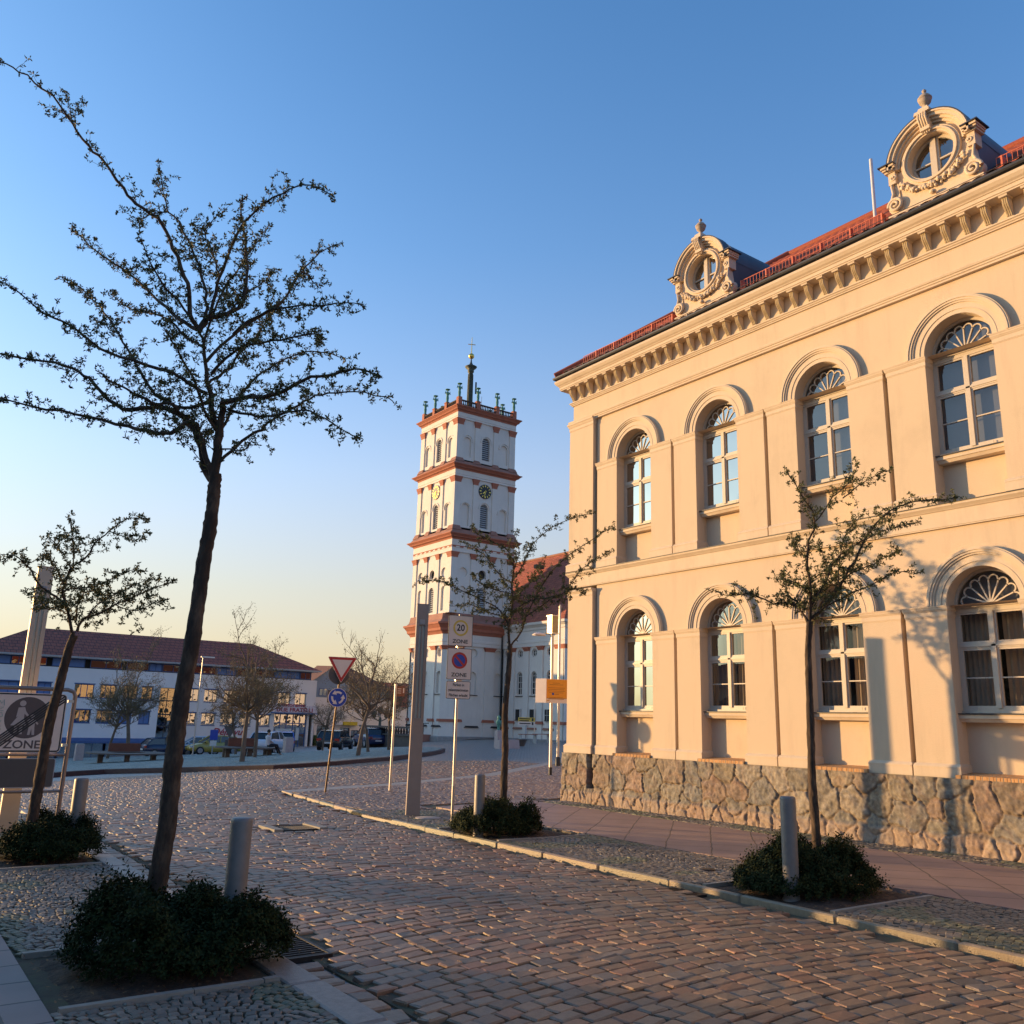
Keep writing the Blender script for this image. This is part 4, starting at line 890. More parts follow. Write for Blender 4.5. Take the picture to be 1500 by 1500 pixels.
for k in range(4):
    for u in (-H4+.2, -1.36, 1.36):
        p = side_xf(k)@Vector((u, -H4+.12 if abs(u) < 2 else -H4+.2, 37.82))
        if st0 is None:
            s = MB(); s.lathe(tuple(p), [(.22, 0), (.24, .06), (.13, .1), (.15, .3), (.17, .6), (.13, .85), (.2, 1.05), (.22, 1.2), (.1, 1.33), (.06, 1.38), (.1, 1.45), (.12, 1.53), (.1, 1.62), (.02, 1.68)], m_cop, 9)
            s.tube([p+Vector((-.2, 0, 1.22)), p+Vector((-.34, 0, 1.05)), p+Vector((-.26, -.05, 1.42))], [.06, .05, .045], m_cop, 5); s.tube([p+Vector((.2, 0, 1.22)), p+Vector((.34, 0, 1.05)), p+Vector((.26, -.05, 1.42))], [.06, .05, .045], m_cop, 5)
            s.lathe(tuple(p+Vector((0, 0, 1.6))), [(.28, 0), (.3, .05), (.02, .12)], m_cop, 8)
            st0 = s.build('statue', CH, p); sp0 = p
        else: copy_tree(st0, CH, p-sp0)
b = MB(); b.xf = Matrix.Translation((TX, TY, 0)); b.frus((-H4+.4, H4-.4, -H4+.4, H4-.4), (-1, 1, -1, 1), 36.7, 37.6, m_brz); b.box(-2.6, 2.6, -2.6, 2.6, 37.0, 37.35, m_brz)
b.xf = None; b.build('tower_roof', CH)
b = MB(); b.lathe((TX, TY, 37.4), [(.45, 0), (.45, .3), (.32, .4), (.30, 3.2), (.28, 5.6), (.38, 5.7), (.40, 5.9), (.36, 6.0), (.70, 6.3), (.75, 6.4), (.26, 6.65), (.11, 7.0), (.06, 7.5)], m_brz, 12)
for i in range(12): a = i*math.pi/6; b.tube([(TX+.32*math.cos(a), TY+.32*math.sin(a), 37.9), (TX+.29*math.cos(a), TY+.29*math.sin(a), 42.8)], .05, m_brz, 4)
b.box(TX+.45, TX+.62, TY-.5, TY-.4, 40.3, 41.8, m_blk).tube([(TX+1.2, TY-.8, 37.4), (TX+1.2, TY-.8, 40)], .02, m_blk, 4)
b.build('spire_column', CH); b = MB(); b.sphere((TX, TY, 45.2), .36, m_gold, 14, 8).tube([(TX, TY, 44.8), (TX, TY, 47.7)], [.07, .035], m_gold, 6)
d_ = Vector((.9, -.44, 0)); p = Vector((TX, TY, 46.75)); b.tube([p-d_*.45, p+d_*.45], .05, m_gold, 6); b.build('cross', CH)
# --- ground stage of the tower, chamfered corner towards the square
bx0, bx1, by0, by1 = 49.85, 58.3, 80.9, 90.1; ch = 1.1
def oct_path(o=0): return None
outline = [(bx1, by0), (bx0+ch, by0), (bx0, by0+ch), (bx0, by1-ch), (bx0+ch, by1), (bx1, by1)]
def norm_path(pts):
    out = []; n = len(pts)
    for i, p in enumerate(pts):
        ns = []
        for a, c in ((i-1, i), (i, i+1)):
            if 0 <= a and c < n:
                dx, dy = pts[c][0]-pts[a][0], pts[c][1]-pts[a][1]; L = math.hypot(dx, dy); ns.append((dy/L, -dx/L))
        if len(ns) == 1: nx, ny = ns[0]
        else:
            sx, sy = ns[0][0]+ns[1][0], ns[0][1]+ns[1][1]; q = (sx*sx+sy*sy)/2; nx, ny = sx/q, sy/q
        out.append((p[0], p[1], -nx if False else nx, ny))
    return out
base_path = norm_path(outline)
# make normals point outwards
cxm, cym = (bx0+bx1)/2, (by0+by1)/2
if (base_path[2][0]-cxm)*base_path[2][2] < 0: base_path = [(x, y, -nx, -ny) for x, y, nx, ny in base_path]
def bcourse(prof, m, name): b = MB(); b.sweep(base_path, prof, m); b.build(name, CH)
bcourse([(-1, 9.65), (.02, 9.65), (.02, 10.0), (.06, 10.03), (.06, 10.25), (.02, 10.3), (.02, 10.9), (-1, 10.9)], m_w, 'entablature')
bcourse([(-1, 10.87), (.05, 10.87), (.2, 11.1), (.42, 11.25), (.46, 11.5), (.75, 11.85), (.85, 11.9), (.85, 12.1), (-1, 12.15)], m_rt, 'cornice')
bcourse([(-1, 12.1), (.55, 12.13), (.25, 12.45), (.18, 12.8), (.1, 13.1), (-1, 13.12)], m_rb, 'stepped_ledge')
bcourse([(-.6, -1.2), (.14, -1.2), (.14, .05), (.1, .12), (-.6, .13)], mat('grey_granite', (.28, .27, .26), .8, .2, 3), 'granite_base')
def wall_bays(name, P, u0, u1, bays, z0, zc, capd, holes, win=False, rb=True, w_pil=.9, cap=(9.19, 9.63)):
    """flat wall with raised pilasters [(ua, ub)] and holes in the bays between"""
    b = MB(); pil = sorted(bays); edges = [u0]+[q for p in pil for q in p]+[u1]
    for i in range(0, len(edges), 2):
        a, c = edges[i], edges[i+1]
        if c-a < .15: continue
        uc = (a+c)/2
        if c-a > 1.0: panel(b, lambda u, z, d: P(u, z, .14+d), a, c, z0, zc, [(uc, *h) for h in holes], m_w, .25, m_dark if win else m_w, 12)
        else: b.add([P(a, z0, .14), P(c, z0, .14), P(c, zc, .14), P(a, zc, .14)], [(0, 1, 2, 3)], m_w)
        if c-a > 1.0:
            t = MB(); V = [P(uc-.62, 4.42, .02), P(uc+.62, 4.42, .02), P(uc+.62, 4.5, .02), P(uc-.62, 4.5, .02), P(uc-.62, 4.42, .2), P(uc+.62, 4.42, .2), P(uc+.62, 4.5, .2), P(uc-.62, 4.5, .2)]
            t.add(V, [(0, 1, 2, 3), (0, 1, 5, 4), (3, 2, 6, 7), (1, 2, 6, 5), (0, 3, 7, 4)], m_lead); t.build('sill', CH); t = MB()
            V = [P(uc-.9, 1.05, -.02), P(uc+.9, 1.05, -.02), P(uc+.75, 1.25, -.02), P(uc-.75, 1.25, -.02), P(uc-.9, 1.05, .2), P(uc+.9, 1.05, .2), P(uc+.75, 1.25, .2), P(uc-.75, 1.25, .2)]
            t.add(V, [(0, 1, 2, 3), (0, 1, 5, 4), (3, 2, 6, 7), (1, 2, 6, 5), (0, 3, 7, 4)], m_lead if not win else m_rb); t.build('plinth_vent_hood', CH)
    def bx(mb, a, c, zA, zB, d0, d1, m, fl=0):
        V = [P(a-fl, zA, d0), P(c+fl, zA, d0), P(c, zB, d0), P(a, zB, d0), P(a-fl, zA, d1), P(c+fl, zA, d1), P(c, zB, d1), P(a, zB, d1)]
        mb.add(V, [(0, 1, 2, 3), (0, 1, 5, 4), (3, 2, 6, 7), (1, 2, 6, 5), (0, 3, 7, 4)], m)
    for a, c in pil:
        bx(b, a, c, z0, zc-.44, 0, .2, m_w)
        t = MB(); bx(t, a-.02, c+.02, cap[0], cap[0]+.15, -.04, .2, m_rt); bx(t, a-.16, c+.16, cap[1]-.12, cap[1], -.2, .2, m_rt); bx(t, a-.08, c+.08, cap[0]+.15, cap[1]-.12, -.11, .2, m_rt); t.build('capital', CH)
        t = MB(); bx(t, a-.06, c+.06, 1.62, 1.9, -.1, .2, m_rt, .12); t.build('pilaster_base', CH)
    b.build(name, CH)
ho = [(.48, 4.56, 6.45), (.5, 8.93, 8.93)]
wall_bays('tower_base_wall', lambda u, z, d: (u, by0+d, z), bx0+ch, 57.15, [(51.15, 51.85), (54.75, 56.0)], -1.0, 9.65, .44, ho)
wall_bays('tower_base_wall', lambda u, z, d: (bx0+d, u, z), by0+ch, by1-ch, [(83.4, 84.3), (86.7, 87.6)], -1.0, 9.65, .44, ho)
b = MB(); t = MB()
for (xa, ya), (xb, yb_) in (((bx0+ch, by0), (bx0, by0+ch)), ((bx0, by1-ch), (bx0+ch, by1)), ((bx0+ch, by1), (bx1, by1))):
    b = MB(); b.add([(xa, ya, -1), (xb, yb_, -1), (xb, yb_, 9.7), (xa, ya, 9.7)], [(0, 1, 2, 3)], m_w); b.build('tower_corner_wall', CH)
for lo_, hi_, p in ((9.19, 9.34, .04), (9.34, 9.51, .11), (9.51, 9.63, .2), (1.62, 1.9, .12)):
    for pa in (norm_path([(bx0+ch+.35, by0), (bx0+ch, by0), (bx0, by0+ch), (bx0, by0+ch+.35)]), norm_path([(bx0, by1-ch-.35), (bx0, by1-ch), (bx0+ch, by1), (bx0+ch+.35, by1)])):
        if (pa[1][0]-cxm)*pa[1][2]+(pa[1][1]-cym)*pa[1][3] < 0: pa = [(x, y, -nx, -ny) for x, y, nx, ny in pa]
        t = MB(); t.sweep(pa, [(-.3, lo_), (p, lo_), (p-.02, hi_), (-.3, hi_)], m_rt); t.build('red_band', CH)
b = MB(); b.box(bx0+1.2, bx1, by0+.7, by1-.5, -1, 12, m_dark); b.build('tower_core', CH)
# --- nave
NX, NY0, NY1 = 57.0, 69.9, 98
wall_bays('nave_wall', lambda u, z, d: (NX+d, u, z), NY0, 80.85, [(70.0, 71.5), (73.55, 74.35), (76.0, 76.85), (78.55, 79.35)], -1.0, 9.65, .44, [(.42, 2.0, 2.0001), (.46, 4.61, 6.6), (.46, 8.98, 8.98)], True)
wall_bays('nave_wall', lambda u, z, d: (u, NY0+d, z), NX, 76, [(57.0, 58.4), (61, 62), (65.5, 66.5), (70, 71)], -1.0, 9.65, .44, [(.46, 4.61, 6.6)], True)
np_ = [(NX, 80.85, -1, 0), (NX, NY0, -1, -1), (76, NY0, 0, -1)]
def ncourse(prof, m, name): b = MB(); b.sweep(np_, prof, m); b.build(name, CH)
ncourse([(-1, 9.63), (.02, 9.63), (.02, 10.0), (.06, 10.03), (.06, 10.25), (.02, 10.3), (.02, 11.3), (.12, 11.35), (.15, 11.6), (.4, 11.8), (.55, 11.85), (.6, 12.1), (-1, 12.15)], m_w, 'nave_entablature')
ncourse([(-.6, -1.2), (.14, -1.2), (.14, .05), (.1, .12), (-.6, .13)], MATS['grey_granite'], 'granite_base')
# little square openings and window frames of the nave
for y in (77.7, 75.17, 72.6):
    f = MB(); X = NX+.3; f.ring((y, 8.98), .36, .46, .06, m_w, 'X', at=X); f.box(X, X+.05, y-.03, y+.03, 8.52, 9.44, m_w); f.box(X, X+.05, y-.44, y+.44, 8.95, 9.01, m_w); f.build('round_window', CH, (X, y, 8.5)); f = MB()
    f.box(X, X+.05, y-.46, y-.38, 4.61, 6.6, m_w); f.box(X, X+.05, y+.38, y+.46, 4.61, 6.6, m_w); f.ring((y, 6.6), .38, .46, .05, m_w, 'X', 0, math.pi, 16, X)
    for z in (4.62, 5.25, 5.9, 6.55): f.box(X, X+.05, y-.4, y+.4, z, z+.06, m_w)
    f.box(X, X+.05, y-.03, y+.03, 4.6, 7.0, m_w); f.build('window', CH, (X, y, 4.6))
    q = MB(); q.box(NX-.03, NX+.2, y-.38, y+.38, 2.0, 3.1, m_dark); q.box(NX-.06, NX+.1, y-.44, y-.38, 1.95, 3.15, m_w).box(NX-.06, NX+.1, y+.38, y+.44, 1.95, 3.15, m_w).box(NX-.06, NX+.1, y-.38, y+.38, 3.1, 3.15, m_w).box(NX-.08, NX+.1, y-.44, y+.44, 1.93, 2.0, m_lead)
    if y < 73: q.box(NX-.05, NX, y-.02, y+.02, 2.0, 3.1, m_w).box(NX-.05, NX, y-.38, y+.38, 2.5, 2.54, m_w)
    q.build('low_window', CH, (NX, y, 2))
m_ct = brickmat('church_tiles', (.42, .115, .055), (.34, .09, .045), (.16, .05, .03), .4, .3, .02, .8, bump=.03, plane='YZ', var=.25)
b = MB(); e_ = .6; b.add([(NX-e_, NY0-e_, 12.1), (NX-e_, NY1, 12.1), (66, NY1, 21.7), (66, NY0+8.5, 21.7)], [(0, 1, 2, 3)], m_ct)
b.add([(NX-e_, NY0-e_, 12.1), (66, NY0+8.5, 21.7), (75.6, NY0-e_, 12.1)], [(0, 1, 2)], m_ct); b.add([(75.6, NY0-e_, 12.1), (66, NY0+8.5, 21.7), (66, NY1, 21.7), (75.6, NY1, 12.1)], [(0, 1, 2, 3)], m_ct)
b.tube([(66, NY0+8.5, 21.75), (66, NY1, 21.75)], .15, m_rb, 6)
b.add([(NX, NY1, -1), (75, NY1, -1), (75, NY1, 12.1), (66, NY1, 21.7), (NX, NY1, 12.1)], [(0, 1, 2, 3, 4)], m_w); b.box(74.9, 75, NY0, NY1, -1, 12.1, m_w); b.box(58.6, 58.7, 90, NY1, -1, 12.1, m_w)
for u, v in ((882/4.285*0+789, 830), (775, 905), (797, 905)):
    p = at_x(u, v, NX+2.0 if v > 850 else NX+6); b.box(p[0]-.5, p[0]+.6, p[1]-.3, p[1]+.3, p[2]-.25, p[2]+.2, m_lead)
b.build('nave_roof', CH)
b = MB(); b.tube([(56.85, 80.75, 11), (56.85, 80.75, 1.9), (56.6, 80.5, 1.6), (56.6, 80.5, -.4)], .08, m_blk, 6); b.build('downpipe', CH)
# steps and handrail at the left of the tower
b = MB()
for i in range(7): b.box(46.4+i*.4, 49.84, 83.5, 90.0, -.9+i*.16, -.9+(i+1)*.16, m_rb)
b.build('entrance_steps', CH)
b = MB(); b.tube([(46.9, 83.6, .3), (49.0, 83.6, 1.4), (49.6, 83.6, 1.4)], .04, m_blk, 5)
for i in range(4): b.tube([(47+i*.65, 83.6, -.6), (47+i*.65, 83.6, .35+i*.34)], .03, m_blk, 5)
b.build('handrail', CH)
# ================================================================== HOUSES
m_bw = mat('white_render', (.70, .70, .70), .9, .05, .6, det=8); m_bw2 = mat('warm_white_render', (.72, .66, .61), .9, .05, .6, det=8)
m_blue = mat('blue_frames', (.05, .10, .24), .6, .1); m_blu2 = mat('blue_shutter', (.10, .19, .42), .6, .08)
m_bgl = glass('far_glass', (.25, .27, .3), .38); m_rfd = brickmat('dark_red_tiles', (.30, .085, .05), (.25, .07, .045), (.06, .02, .02), .5, .35, .03, .85, bump=.03, plane='XZ', var=.2)
m_maroon = mat('maroon_awning', (.14, .02, .03), .8, .1); m_pk = mat('sign_red', (.35, .03, .05), .6, 0)
def pane_at(parent, x0, x1, z0, z1, y, fr, m=None, mull=1, sill=True, kind='window', thick=.06):
    b = MB(); b.box(x0, x0+thick, y, y+.08, z0, z1, fr).box(x1-thick, x1, y, y+.08, z0, z1, fr).box(x0+thick, x1-thick, y, y+.08, z0, z0+thick, fr).box(x0+thick, x1-thick, y, y+.08, z1-thick, z1, fr)
    for i in range(mull): u = x0+(x1-x0)*(i+1)/(mull+1); b.box(u-thick/2, u+thick/2, y+.003, y+.07, z0+thick, z1-thick, fr)
    if sill: b.box(x0-.08, x1+.08, y-.22, y, z1, z1+.1, MATS['blue_frames']); b.box(x0-.03, x1+.03, y-.2, y, z0-.07, z0, MATS['blue_frames'])
    o = b.build(kind, parent, (x0, y, z0)); g = MB(); g.add([(x0, y+.05, z0), (x1, y+.05, z0), (x1, y+.05, z1), (x0, y+.05, z1)], [(0, 1, 2, 3)], m or m_bgl); g.build('pane', o, (x0, y, z0)); return o
# --- B1: long white block with the dark red hipped roof
Y1 = 98.0; gz = -3.2
B1 = empty('restaurant_building', (27, 104, gz), 'long white block with a dark red hipped roof and a restaurant at its right end', 'building')
row1 = [(u0, u1, 3.0, 4.3) for u0, u1 in ((10.5, 12.9), (13.3, 15.0), (17.1, 18.9), (19.5, 21.0), (21.7, 23.1), (23.5, 24.6), (27.2, 28.0), (28.2, 29.4), (29.95, 31.4), (32.1, 33.6), (34.2, 35.5), (36.25, 37.6), (38.25, 39.7), (40.25, 41.6))]
row2 = [(u0, u1, .55, 1.8) for u0, u1 in ((10.6, 13), (13.6, 15.6), (17.4, 18.9), (19.45, 20.95), (21.5, 22.8), (23.5, 24.6), (28.2, 29.3), (29.9, 31.35), (31.95, 33.5), (34.0, 35.3), (36.05, 37.5))]
stair = (25.35, 27.0, gz+.1, 4.3); attic = (8.5, 42.6, 6.0, 6.8); shop = (7.6, 24.6, gz, -.95); shop2 = (29.7, 35.6, gz, -1.0); entr = (38.0, 41.9, gz, 2.0)
b = MB(); rects = row1+row2+[stair, shop, shop2, entr, (42.15, 42.55, gz, 2.0)]
P1 = lambda u, z, d: (u, Y1+d, z)
wall_holes(b, lambda u, z, d: P1(u, z, d), 7.4, 27.2, gz-.8, 5.85, [r for r in rects if r[1] <= 27.2], m_bw, .3)
wall_holes(b, lambda u, z, d: P1(u, z, d), 27.2, 42.8, gz-.8, 5.85, [r for r in rects if r[0] >= 27.2], m_bw2, .3)
b.box(7.4, 42.8, Y1+.3, Y1+.35, gz, 5.85, m_dark) if False else None
b.box(42.78, 42.8, Y1, Y1+14, gz-.8, 5.85, m_bw2).box(7.4, 7.42, Y1, Y1+14, gz-.8, 5.85, m_bw); b.box(7.4, 42.8, Y1+13.9, Y1+14, gz-.8, 5.85, m_bw); b.box(7.5, 42.7, Y1+.02, Y1+13.9, 5.8, 5.86, m_bw)
b.box(7.6, 42.7, Y1+2.0, Y1+2.1, gz, 5.8, m_dark)
b.build('wall', B1)
for i, r in enumerate(row1+row2):
    sh = (i in (0, 1)) or (len(row1) <= i and r[0] in (10.6, 13.6, 21.5, 23.5))
    pane_at(B1, *r, Y1+.18, MATS['blue_frames'] if r[1] < 27 else m_wood, MATS['blue_shutter'] if sh else None, 1 if r[1]-r[0] < 1.4 else 2)
o = pane_at(B1, *stair, Y1+.2, m_blk, None, 1, False, 'stairwell_glazing')
b = MB()
for z in (-1.0, .3, 1.5, 2.9): b = MB(); b.box(25.4, 26.95, Y1+.14, Y1+.2, z, z+.12, m_blk); b.build('transom', o)
for a, c in ((7.7, 12.0), (12.2, 16.2), (16.4, 20.5), (20.7, 24.5)): pane_at(B1, a, c, gz+.2, -.95, Y1+.25, m_blue, None, 3, False, 'shop_window')
for a, c in ((29.8, 32.5), (32.8, 35.5)): pane_at(B1, a, c, gz+.2, -1.05, Y1+.25, m_blk, None, 1, False, 'shop_window')
o = pane_at(B1, *entr, Y1+.25, m_blue, None, 4, False, 'entrance_glazing', .1); b = MB()
for z in (-.2, .9): b = MB(); b.box(38.1, 41.8, Y1+.2, Y1+.26, z, z+.1, m_blue); b.build('transom', o)
b = MB()
b.box(38.3, 40.2, Y1+.18, Y1+.22, -.05, .35, mat('pale_notice', (.5, .55, .55), .6, 0)); b.box(40.7, 41.1, Y1+.16, Y1+.2, -.9, .5, MATS['pale_notice']); b.build('notice', o)
# attic glazing band under the eaves
m_attic = glass('attic_glass', (.2, .22, .25), .10); b = MB(); b.box(8.0, 42.4, Y1+.9, Y1+1.0, 5.85, 6.9, m_dark); b.build('attic_wall', B1); u = 8.2; i = 0
while u < 42:
    L = rng.choice([1.3, 2.2, 3.0]); pane_at(B1, u, min(u+L, 42.2), 5.95, 6.75, Y1+.55, m_blue, m_attic if i % 3 else MATS['blue_shutter'], 1, False, 'attic_window'); u += L+rng.choice([.05, .5]); i += 1
b = MB(); e_ = .55; zr = 10.05
b.add([(7.2, Y1-e_, 6.95), (43, Y1-e_, 6.95), (37, Y1+6.5, zr), (13.5, Y1+6.5, zr)], [(0, 1, 2, 3)], m_rfd); b.add([(7.2, Y1-e_, 6.95), (13.5, Y1+6.5, zr), (7.2, Y1+14.5, 6.95)], [(0, 1, 2)], m_rfd)
b.add([(43, Y1-e_, 6.95), (43, Y1+14.5, 6.95), (37, Y1+6.5, zr)], [(0, 1, 2)], m_rfd); b.add([(7.2, Y1+14.5, 6.95), (43, Y1+14.5, 6.95), (37, Y1+6.5, zr), (13.5, Y1+6.5, zr)], [(0, 1, 2, 3)], m_rfd)
b.box(7.2, 43, Y1-e_-.06, Y1-e_+.1, 6.83, 6.96, m_lv); b.box(7.3, 42.9, Y1-e_, Y1+14, 6.8, 6.83, m_bw); b.build('roof', B1)
b = MB(); b.add([(8.0, Y1-.01, -.9), (24.9, Y1-.01, -.9), (24.9, Y1-.9, -1.25), (8.0, Y1-.9, -1.25)], [(0, 1, 2, 3)], m_blue); b.box(8.0, 24.9, Y1-.93, Y1-.9, -1.4, -1.2, m_blue); b.build('awning', B1)
b = MB(); b.add([(29.5, Y1-.01, -.75), (35.7, Y1-.01, -.75), (35.7, Y1-.9, -1.0), (29.5, Y1-.9, -1.0)], [(0, 1, 2, 3)], m_maroon); b.box(29.5, 35.7, Y1-.93, Y1-.9, -1.15, -.95, m_maroon); b.build('awning', B1)
b = MB(); b.box(37.6, 42.9, Y1-.35, Y1-.02, 2.12, 2.95, mat('sign_panel', (.62, .56, .58), .6, 0)); b.box(37.4, 43.0, Y1-.6, Y1-.35, 2.02, 2.14, m_blue); so_ = b.build('sign_board', B1); b = MB()
text(b, 'Ristorante', .62, frame_xf((39.9, Y1-.38, 2.98), (1, 0, 0), (0, -1, 0)), m_pk, .01, sx=1.15); text(b, 'DUE FRATELLI', .62, frame_xf((40.2, Y1-.38, 2.42), (1, 0, 0), (0, -1, 0)), m_pk, .01, sx=1.12); b.build('sign_letters', so_)
b = MB(); text(b, 'Déjà-vu', 1.0, frame_xf((32.8, Y1-.03, -.12), (1, 0, 0), (0, -1, 0)), m_pk, .01, shear=.3, sx=1.05); b.build('wall_lettering', B1)
b = MB(); q_ = at_y(384, 1080.5, Y1-.5); b.ring((q_[0], q_[2]), 0, .46, .2, m_blk, 'Y', at=Y1-.6, n=20); b.box(q_[0]-.05, q_[0]+.05, Y1-.4, Y1, q_[2]-.04, q_[2]+.04, m_blk); b.build('round_black_sign', B1)
# --- B2: pale house with the blue slate gable
Y2 = 108.0; g2z = -2.6
B2 = empty('gabled_house', (52.5, 112, g2z), 'white corner house with blue grey gable, between the restaurant block and the church', 'building')
b = MB(); r2 = [(54.2+i*.95, 54.75+i*.95, 1.9, 3.2) for i in range(4)]; r2b = [(45.6, 47.2, g2z, .7), (47.6, 49.2, g2z, .7), (50.8, 52.2, g2z, .5), (52.4, 53.5, -.9, .2), (54.7, 56.2, g2z, .4)]
P2 = lambda u, z, d: (u, Y2+d, z)
wall_holes(b, P2, 43.5, 58.0, g2z-.8, 4.2, r2+r2b, m_bw2, .25); b.box(57.98, 58, Y2, Y2+12, g2z-.8, 4.2, m_bw2); b.box(44, 57.8, Y2+1.5, Y2+1.6, g2z, 4.2, m_dark); b.box(43.5, 58, Y2+.01, Y2+12, 4.15, 4.22, m_bw2); b.build('wall', B2)
for r in r2: pane_at(B2, *r, Y2+.15, m_wood, None, 1, False)
for r in r2b: pane_at(B2, *r, Y2+.2, m_blk, None, 1, False, 'shop_window')
b = MB(); m_sl = mat('blue_slate', (.20, .26, .34), .8, .15, 2)
b.add([(44.0, Y2-.02, 4.22), (53.4, Y2-.02, 4.22), (53.4, Y2-.02, 5.6), (49.2, Y2-.02, 8.2), (45.5, Y2-.02, 5.6), (44.0, Y2-.02, 5.0)], [(0, 1, 2, 3, 4, 5)], m_sl)
b.add([(53.4, Y2+.5, 4.22), (57.9, Y2+.5, 4.22), (57.9, Y2+.5, 5.6), (53.4, Y2+.5, 5.6)], [(0, 1, 2, 3)], m_sl); b.build('gable', B2)
for a, c in ((47.5, 48.6), (51.8, 52.9), (54.2, 55.4), (55.8, 57.4)): pane_at(B2, a, c, 4.4, 5.35, Y2-.09 if c < 53.4 else Y2+.44, MATS['blue_frames'], None, 1, False, 'attic_window')
b = MB(); m_bt = mat('brown_tiles', (.15, .065, .045), .85, .2, 3)
b.add([(53.9, Y2-.6, 5.3), (49.2, Y2-.4, 8.25), (49.2, Y2+5, 8.5), (53.9, Y2+5, 5.3)], [(0, 1, 2, 3)], m_bt); b.add([(49.2, Y2-.4, 8.25), (45.0, Y2-.6, 5.3), (45.0, Y2+5, 5.3), (49.2, Y2+5, 8.5)], [(0, 1, 2, 3)], m_bt)
b.add([(52.6, Y2-.2, 5.6), (58.6, Y2-.2, 5.5), (54.2, Y2+5.5, 8.5), (49.2, Y2+5.5, 8.5)], [(0, 1, 2, 3)], m_bt); b.add([(58.6, Y2-.2, 5.5), (58.6, Y2+12, 5.5), (54.2, Y2+5.5, 8.5)], [(0, 1, 2)], m_bt); b.build('roof', B2)
b = MB(); b.box(51.0, 53.0, Y2-.5, Y2-.1, .8, 1.25, mat('yellow_sign', (.55, .42, .03), .6, 0)); b.box(49.9, 50.9, Y2-.5, Y2-.1, .85, 1.2, m_bw); b.build('sign_board', B2)
b = MB(); b.box(51.2, 51.8, Y2+.1, Y2+.14, -1.5, -.9, mat('red_lit_sign', (.7, .03, .01), .5, 0, emit=.6)); b.build('lit_sign', B2)
B3 = empty('tiled_house', (61, 118, -2.5), 'small house with an orange tiled roof seen in the gap left of the church', 'building')
b = MB(); b.box(58.5, 66, 114, 122, -3.2, 3.6, m_bw2); b.build('wall', B3)
b = MB(); b.add([(58.2, 113.6, 3.5), (66.3, 113.6, 3.5), (66.3, 118, 7.0), (58.2, 118, 7.0)], [(0, 1, 2, 3)], m_ct); b.add([(58.2, 122.4, 3.5), (66.3, 122.4, 3.5), (66.3, 118, 7.0), (58.2, 118, 7.0)], [(0, 1, 2, 3)], m_ct); b.add([(58.5, 113.9, 3.55), (58.5, 122, 3.55), (58.5, 118, 6.9)], [(0, 1, 2)], m_bw2); b.build('roof', B3)
for z in (-1.5, 1.2): pane_at(B3, 60.0, 61.0, z, z+1.3, 113.92, m_wood, None, 1, False)
# --- houses outside the frame that shade the square and stand mirrored in the windows
def row_house(x0, x1, y0, y1, z0, h, rh, ax, label, m, roofm, face_dir):
    r = empty('row_house', ((x0+x1)/2, (y0+y1)/2, z0), label, 'building', None); b = MB(); zt = z0+h
    def fx(u, z, d):
        return {'E': (x1-d, u, z), 'N': (u, y1-d, z), 'S': (u, y0+d, z)}[face_dir]
    a, c = (y0, y1) if face_dir == 'E' else (x0, x1); n = max(2, int((c-a)/2.6)); W_ = []
    for i in range(n):
        uc = a+(c-a)*(i+.5)/n
        for zz in ((z0+.9, z0+2.3), (z0+3.7, z0+5.0)):
            if zz[1] < zt-.3: W_.append((uc-.5, uc+.5, *zz))
    wall_holes(b, fx, a, c, z0-1, zt, W_, m, .15)
    if face_dir != 'E': b.add([(x1, y0, z0-1), (x1, y1, z0-1), (x1, y1, zt), (x1, y0, zt)], [(0, 1, 2, 3)], m)
    if face_dir != 'N': b.add([(x0, y1, z0-1), (x1, y1, z0-1), (x1, y1, zt), (x0, y1, zt)], [(0, 1, 2, 3)], m)
    if face_dir != 'S': b.add([(x0, y0, z0-1), (x1, y0, z0-1), (x1, y0, zt), (x0, y0, zt)], [(0, 1, 2, 3)], m)
    b.add([(x0, y0, z0-1), (x0, y1, z0-1), (x0, y1, zt), (x0, y0, zt)], [(0, 1, 2, 3)], m)
    b.build('wall', r); g = MB()
    for w_ in W_: g.add([fx(w_[0], w_[2], .13), fx(w_[1], w_[2], .13), fx(w_[1], w_[3], .13), fx(w_[0], w_[3], .13)], [(0, 1, 2, 3)], MATS['car_glass'] if 'car_glass' in MATS else mat('car_glass', (.02, .022, .025), .08, 0, spec=.8))
    g.build('window_panes', r); q = MB(); e = .4
    if ax == 'Y':
        xm = (x0+x1)/2; q.add([(x0-e, y0-e, zt), (x0-e, y1+e, zt), (xm, y1+e, zt+rh), (xm, y0-e, zt+rh)], [(0, 1, 2, 3)], roofm); q.add([(x1+e, y0-e, zt), (x1+e, y1+e, zt), (xm, y1+e, zt+rh), (xm, y0-e, zt+rh)], [(0, 1, 2, 3)], roofm)
        for y in (y0, y1): q.add([(x0, y, zt), (x1, y, zt), (xm, y, zt+rh)], [(0, 1, 2)], m)
    else:
        ym = (y0+y1)/2; q.add([(x0-e, y0-e, zt), (x1+e, y0-e, zt), (x1+e, ym, zt+rh), (x0-e, ym, zt+rh)], [(0, 1, 2, 3)], roofm); q.add([(x0-e, y1+e, zt), (x1+e, y1+e, zt), (x1+e, ym, zt+rh), (x0-e, ym, zt+rh)], [(0, 1, 2, 3)], roofm)
        for x in (x0, x1): q.add([(x, y0, zt), (x, y1, zt), (x, ym, zt+rh)], [(0, 1, 2)], m)
    q.build('roof', r); return r
m_och = mat('ochre_render', (.5, .38, .24), .9, .06, .8); m_gry = mat('grey_render', (.42, .40, .38), .9, .06, .8)
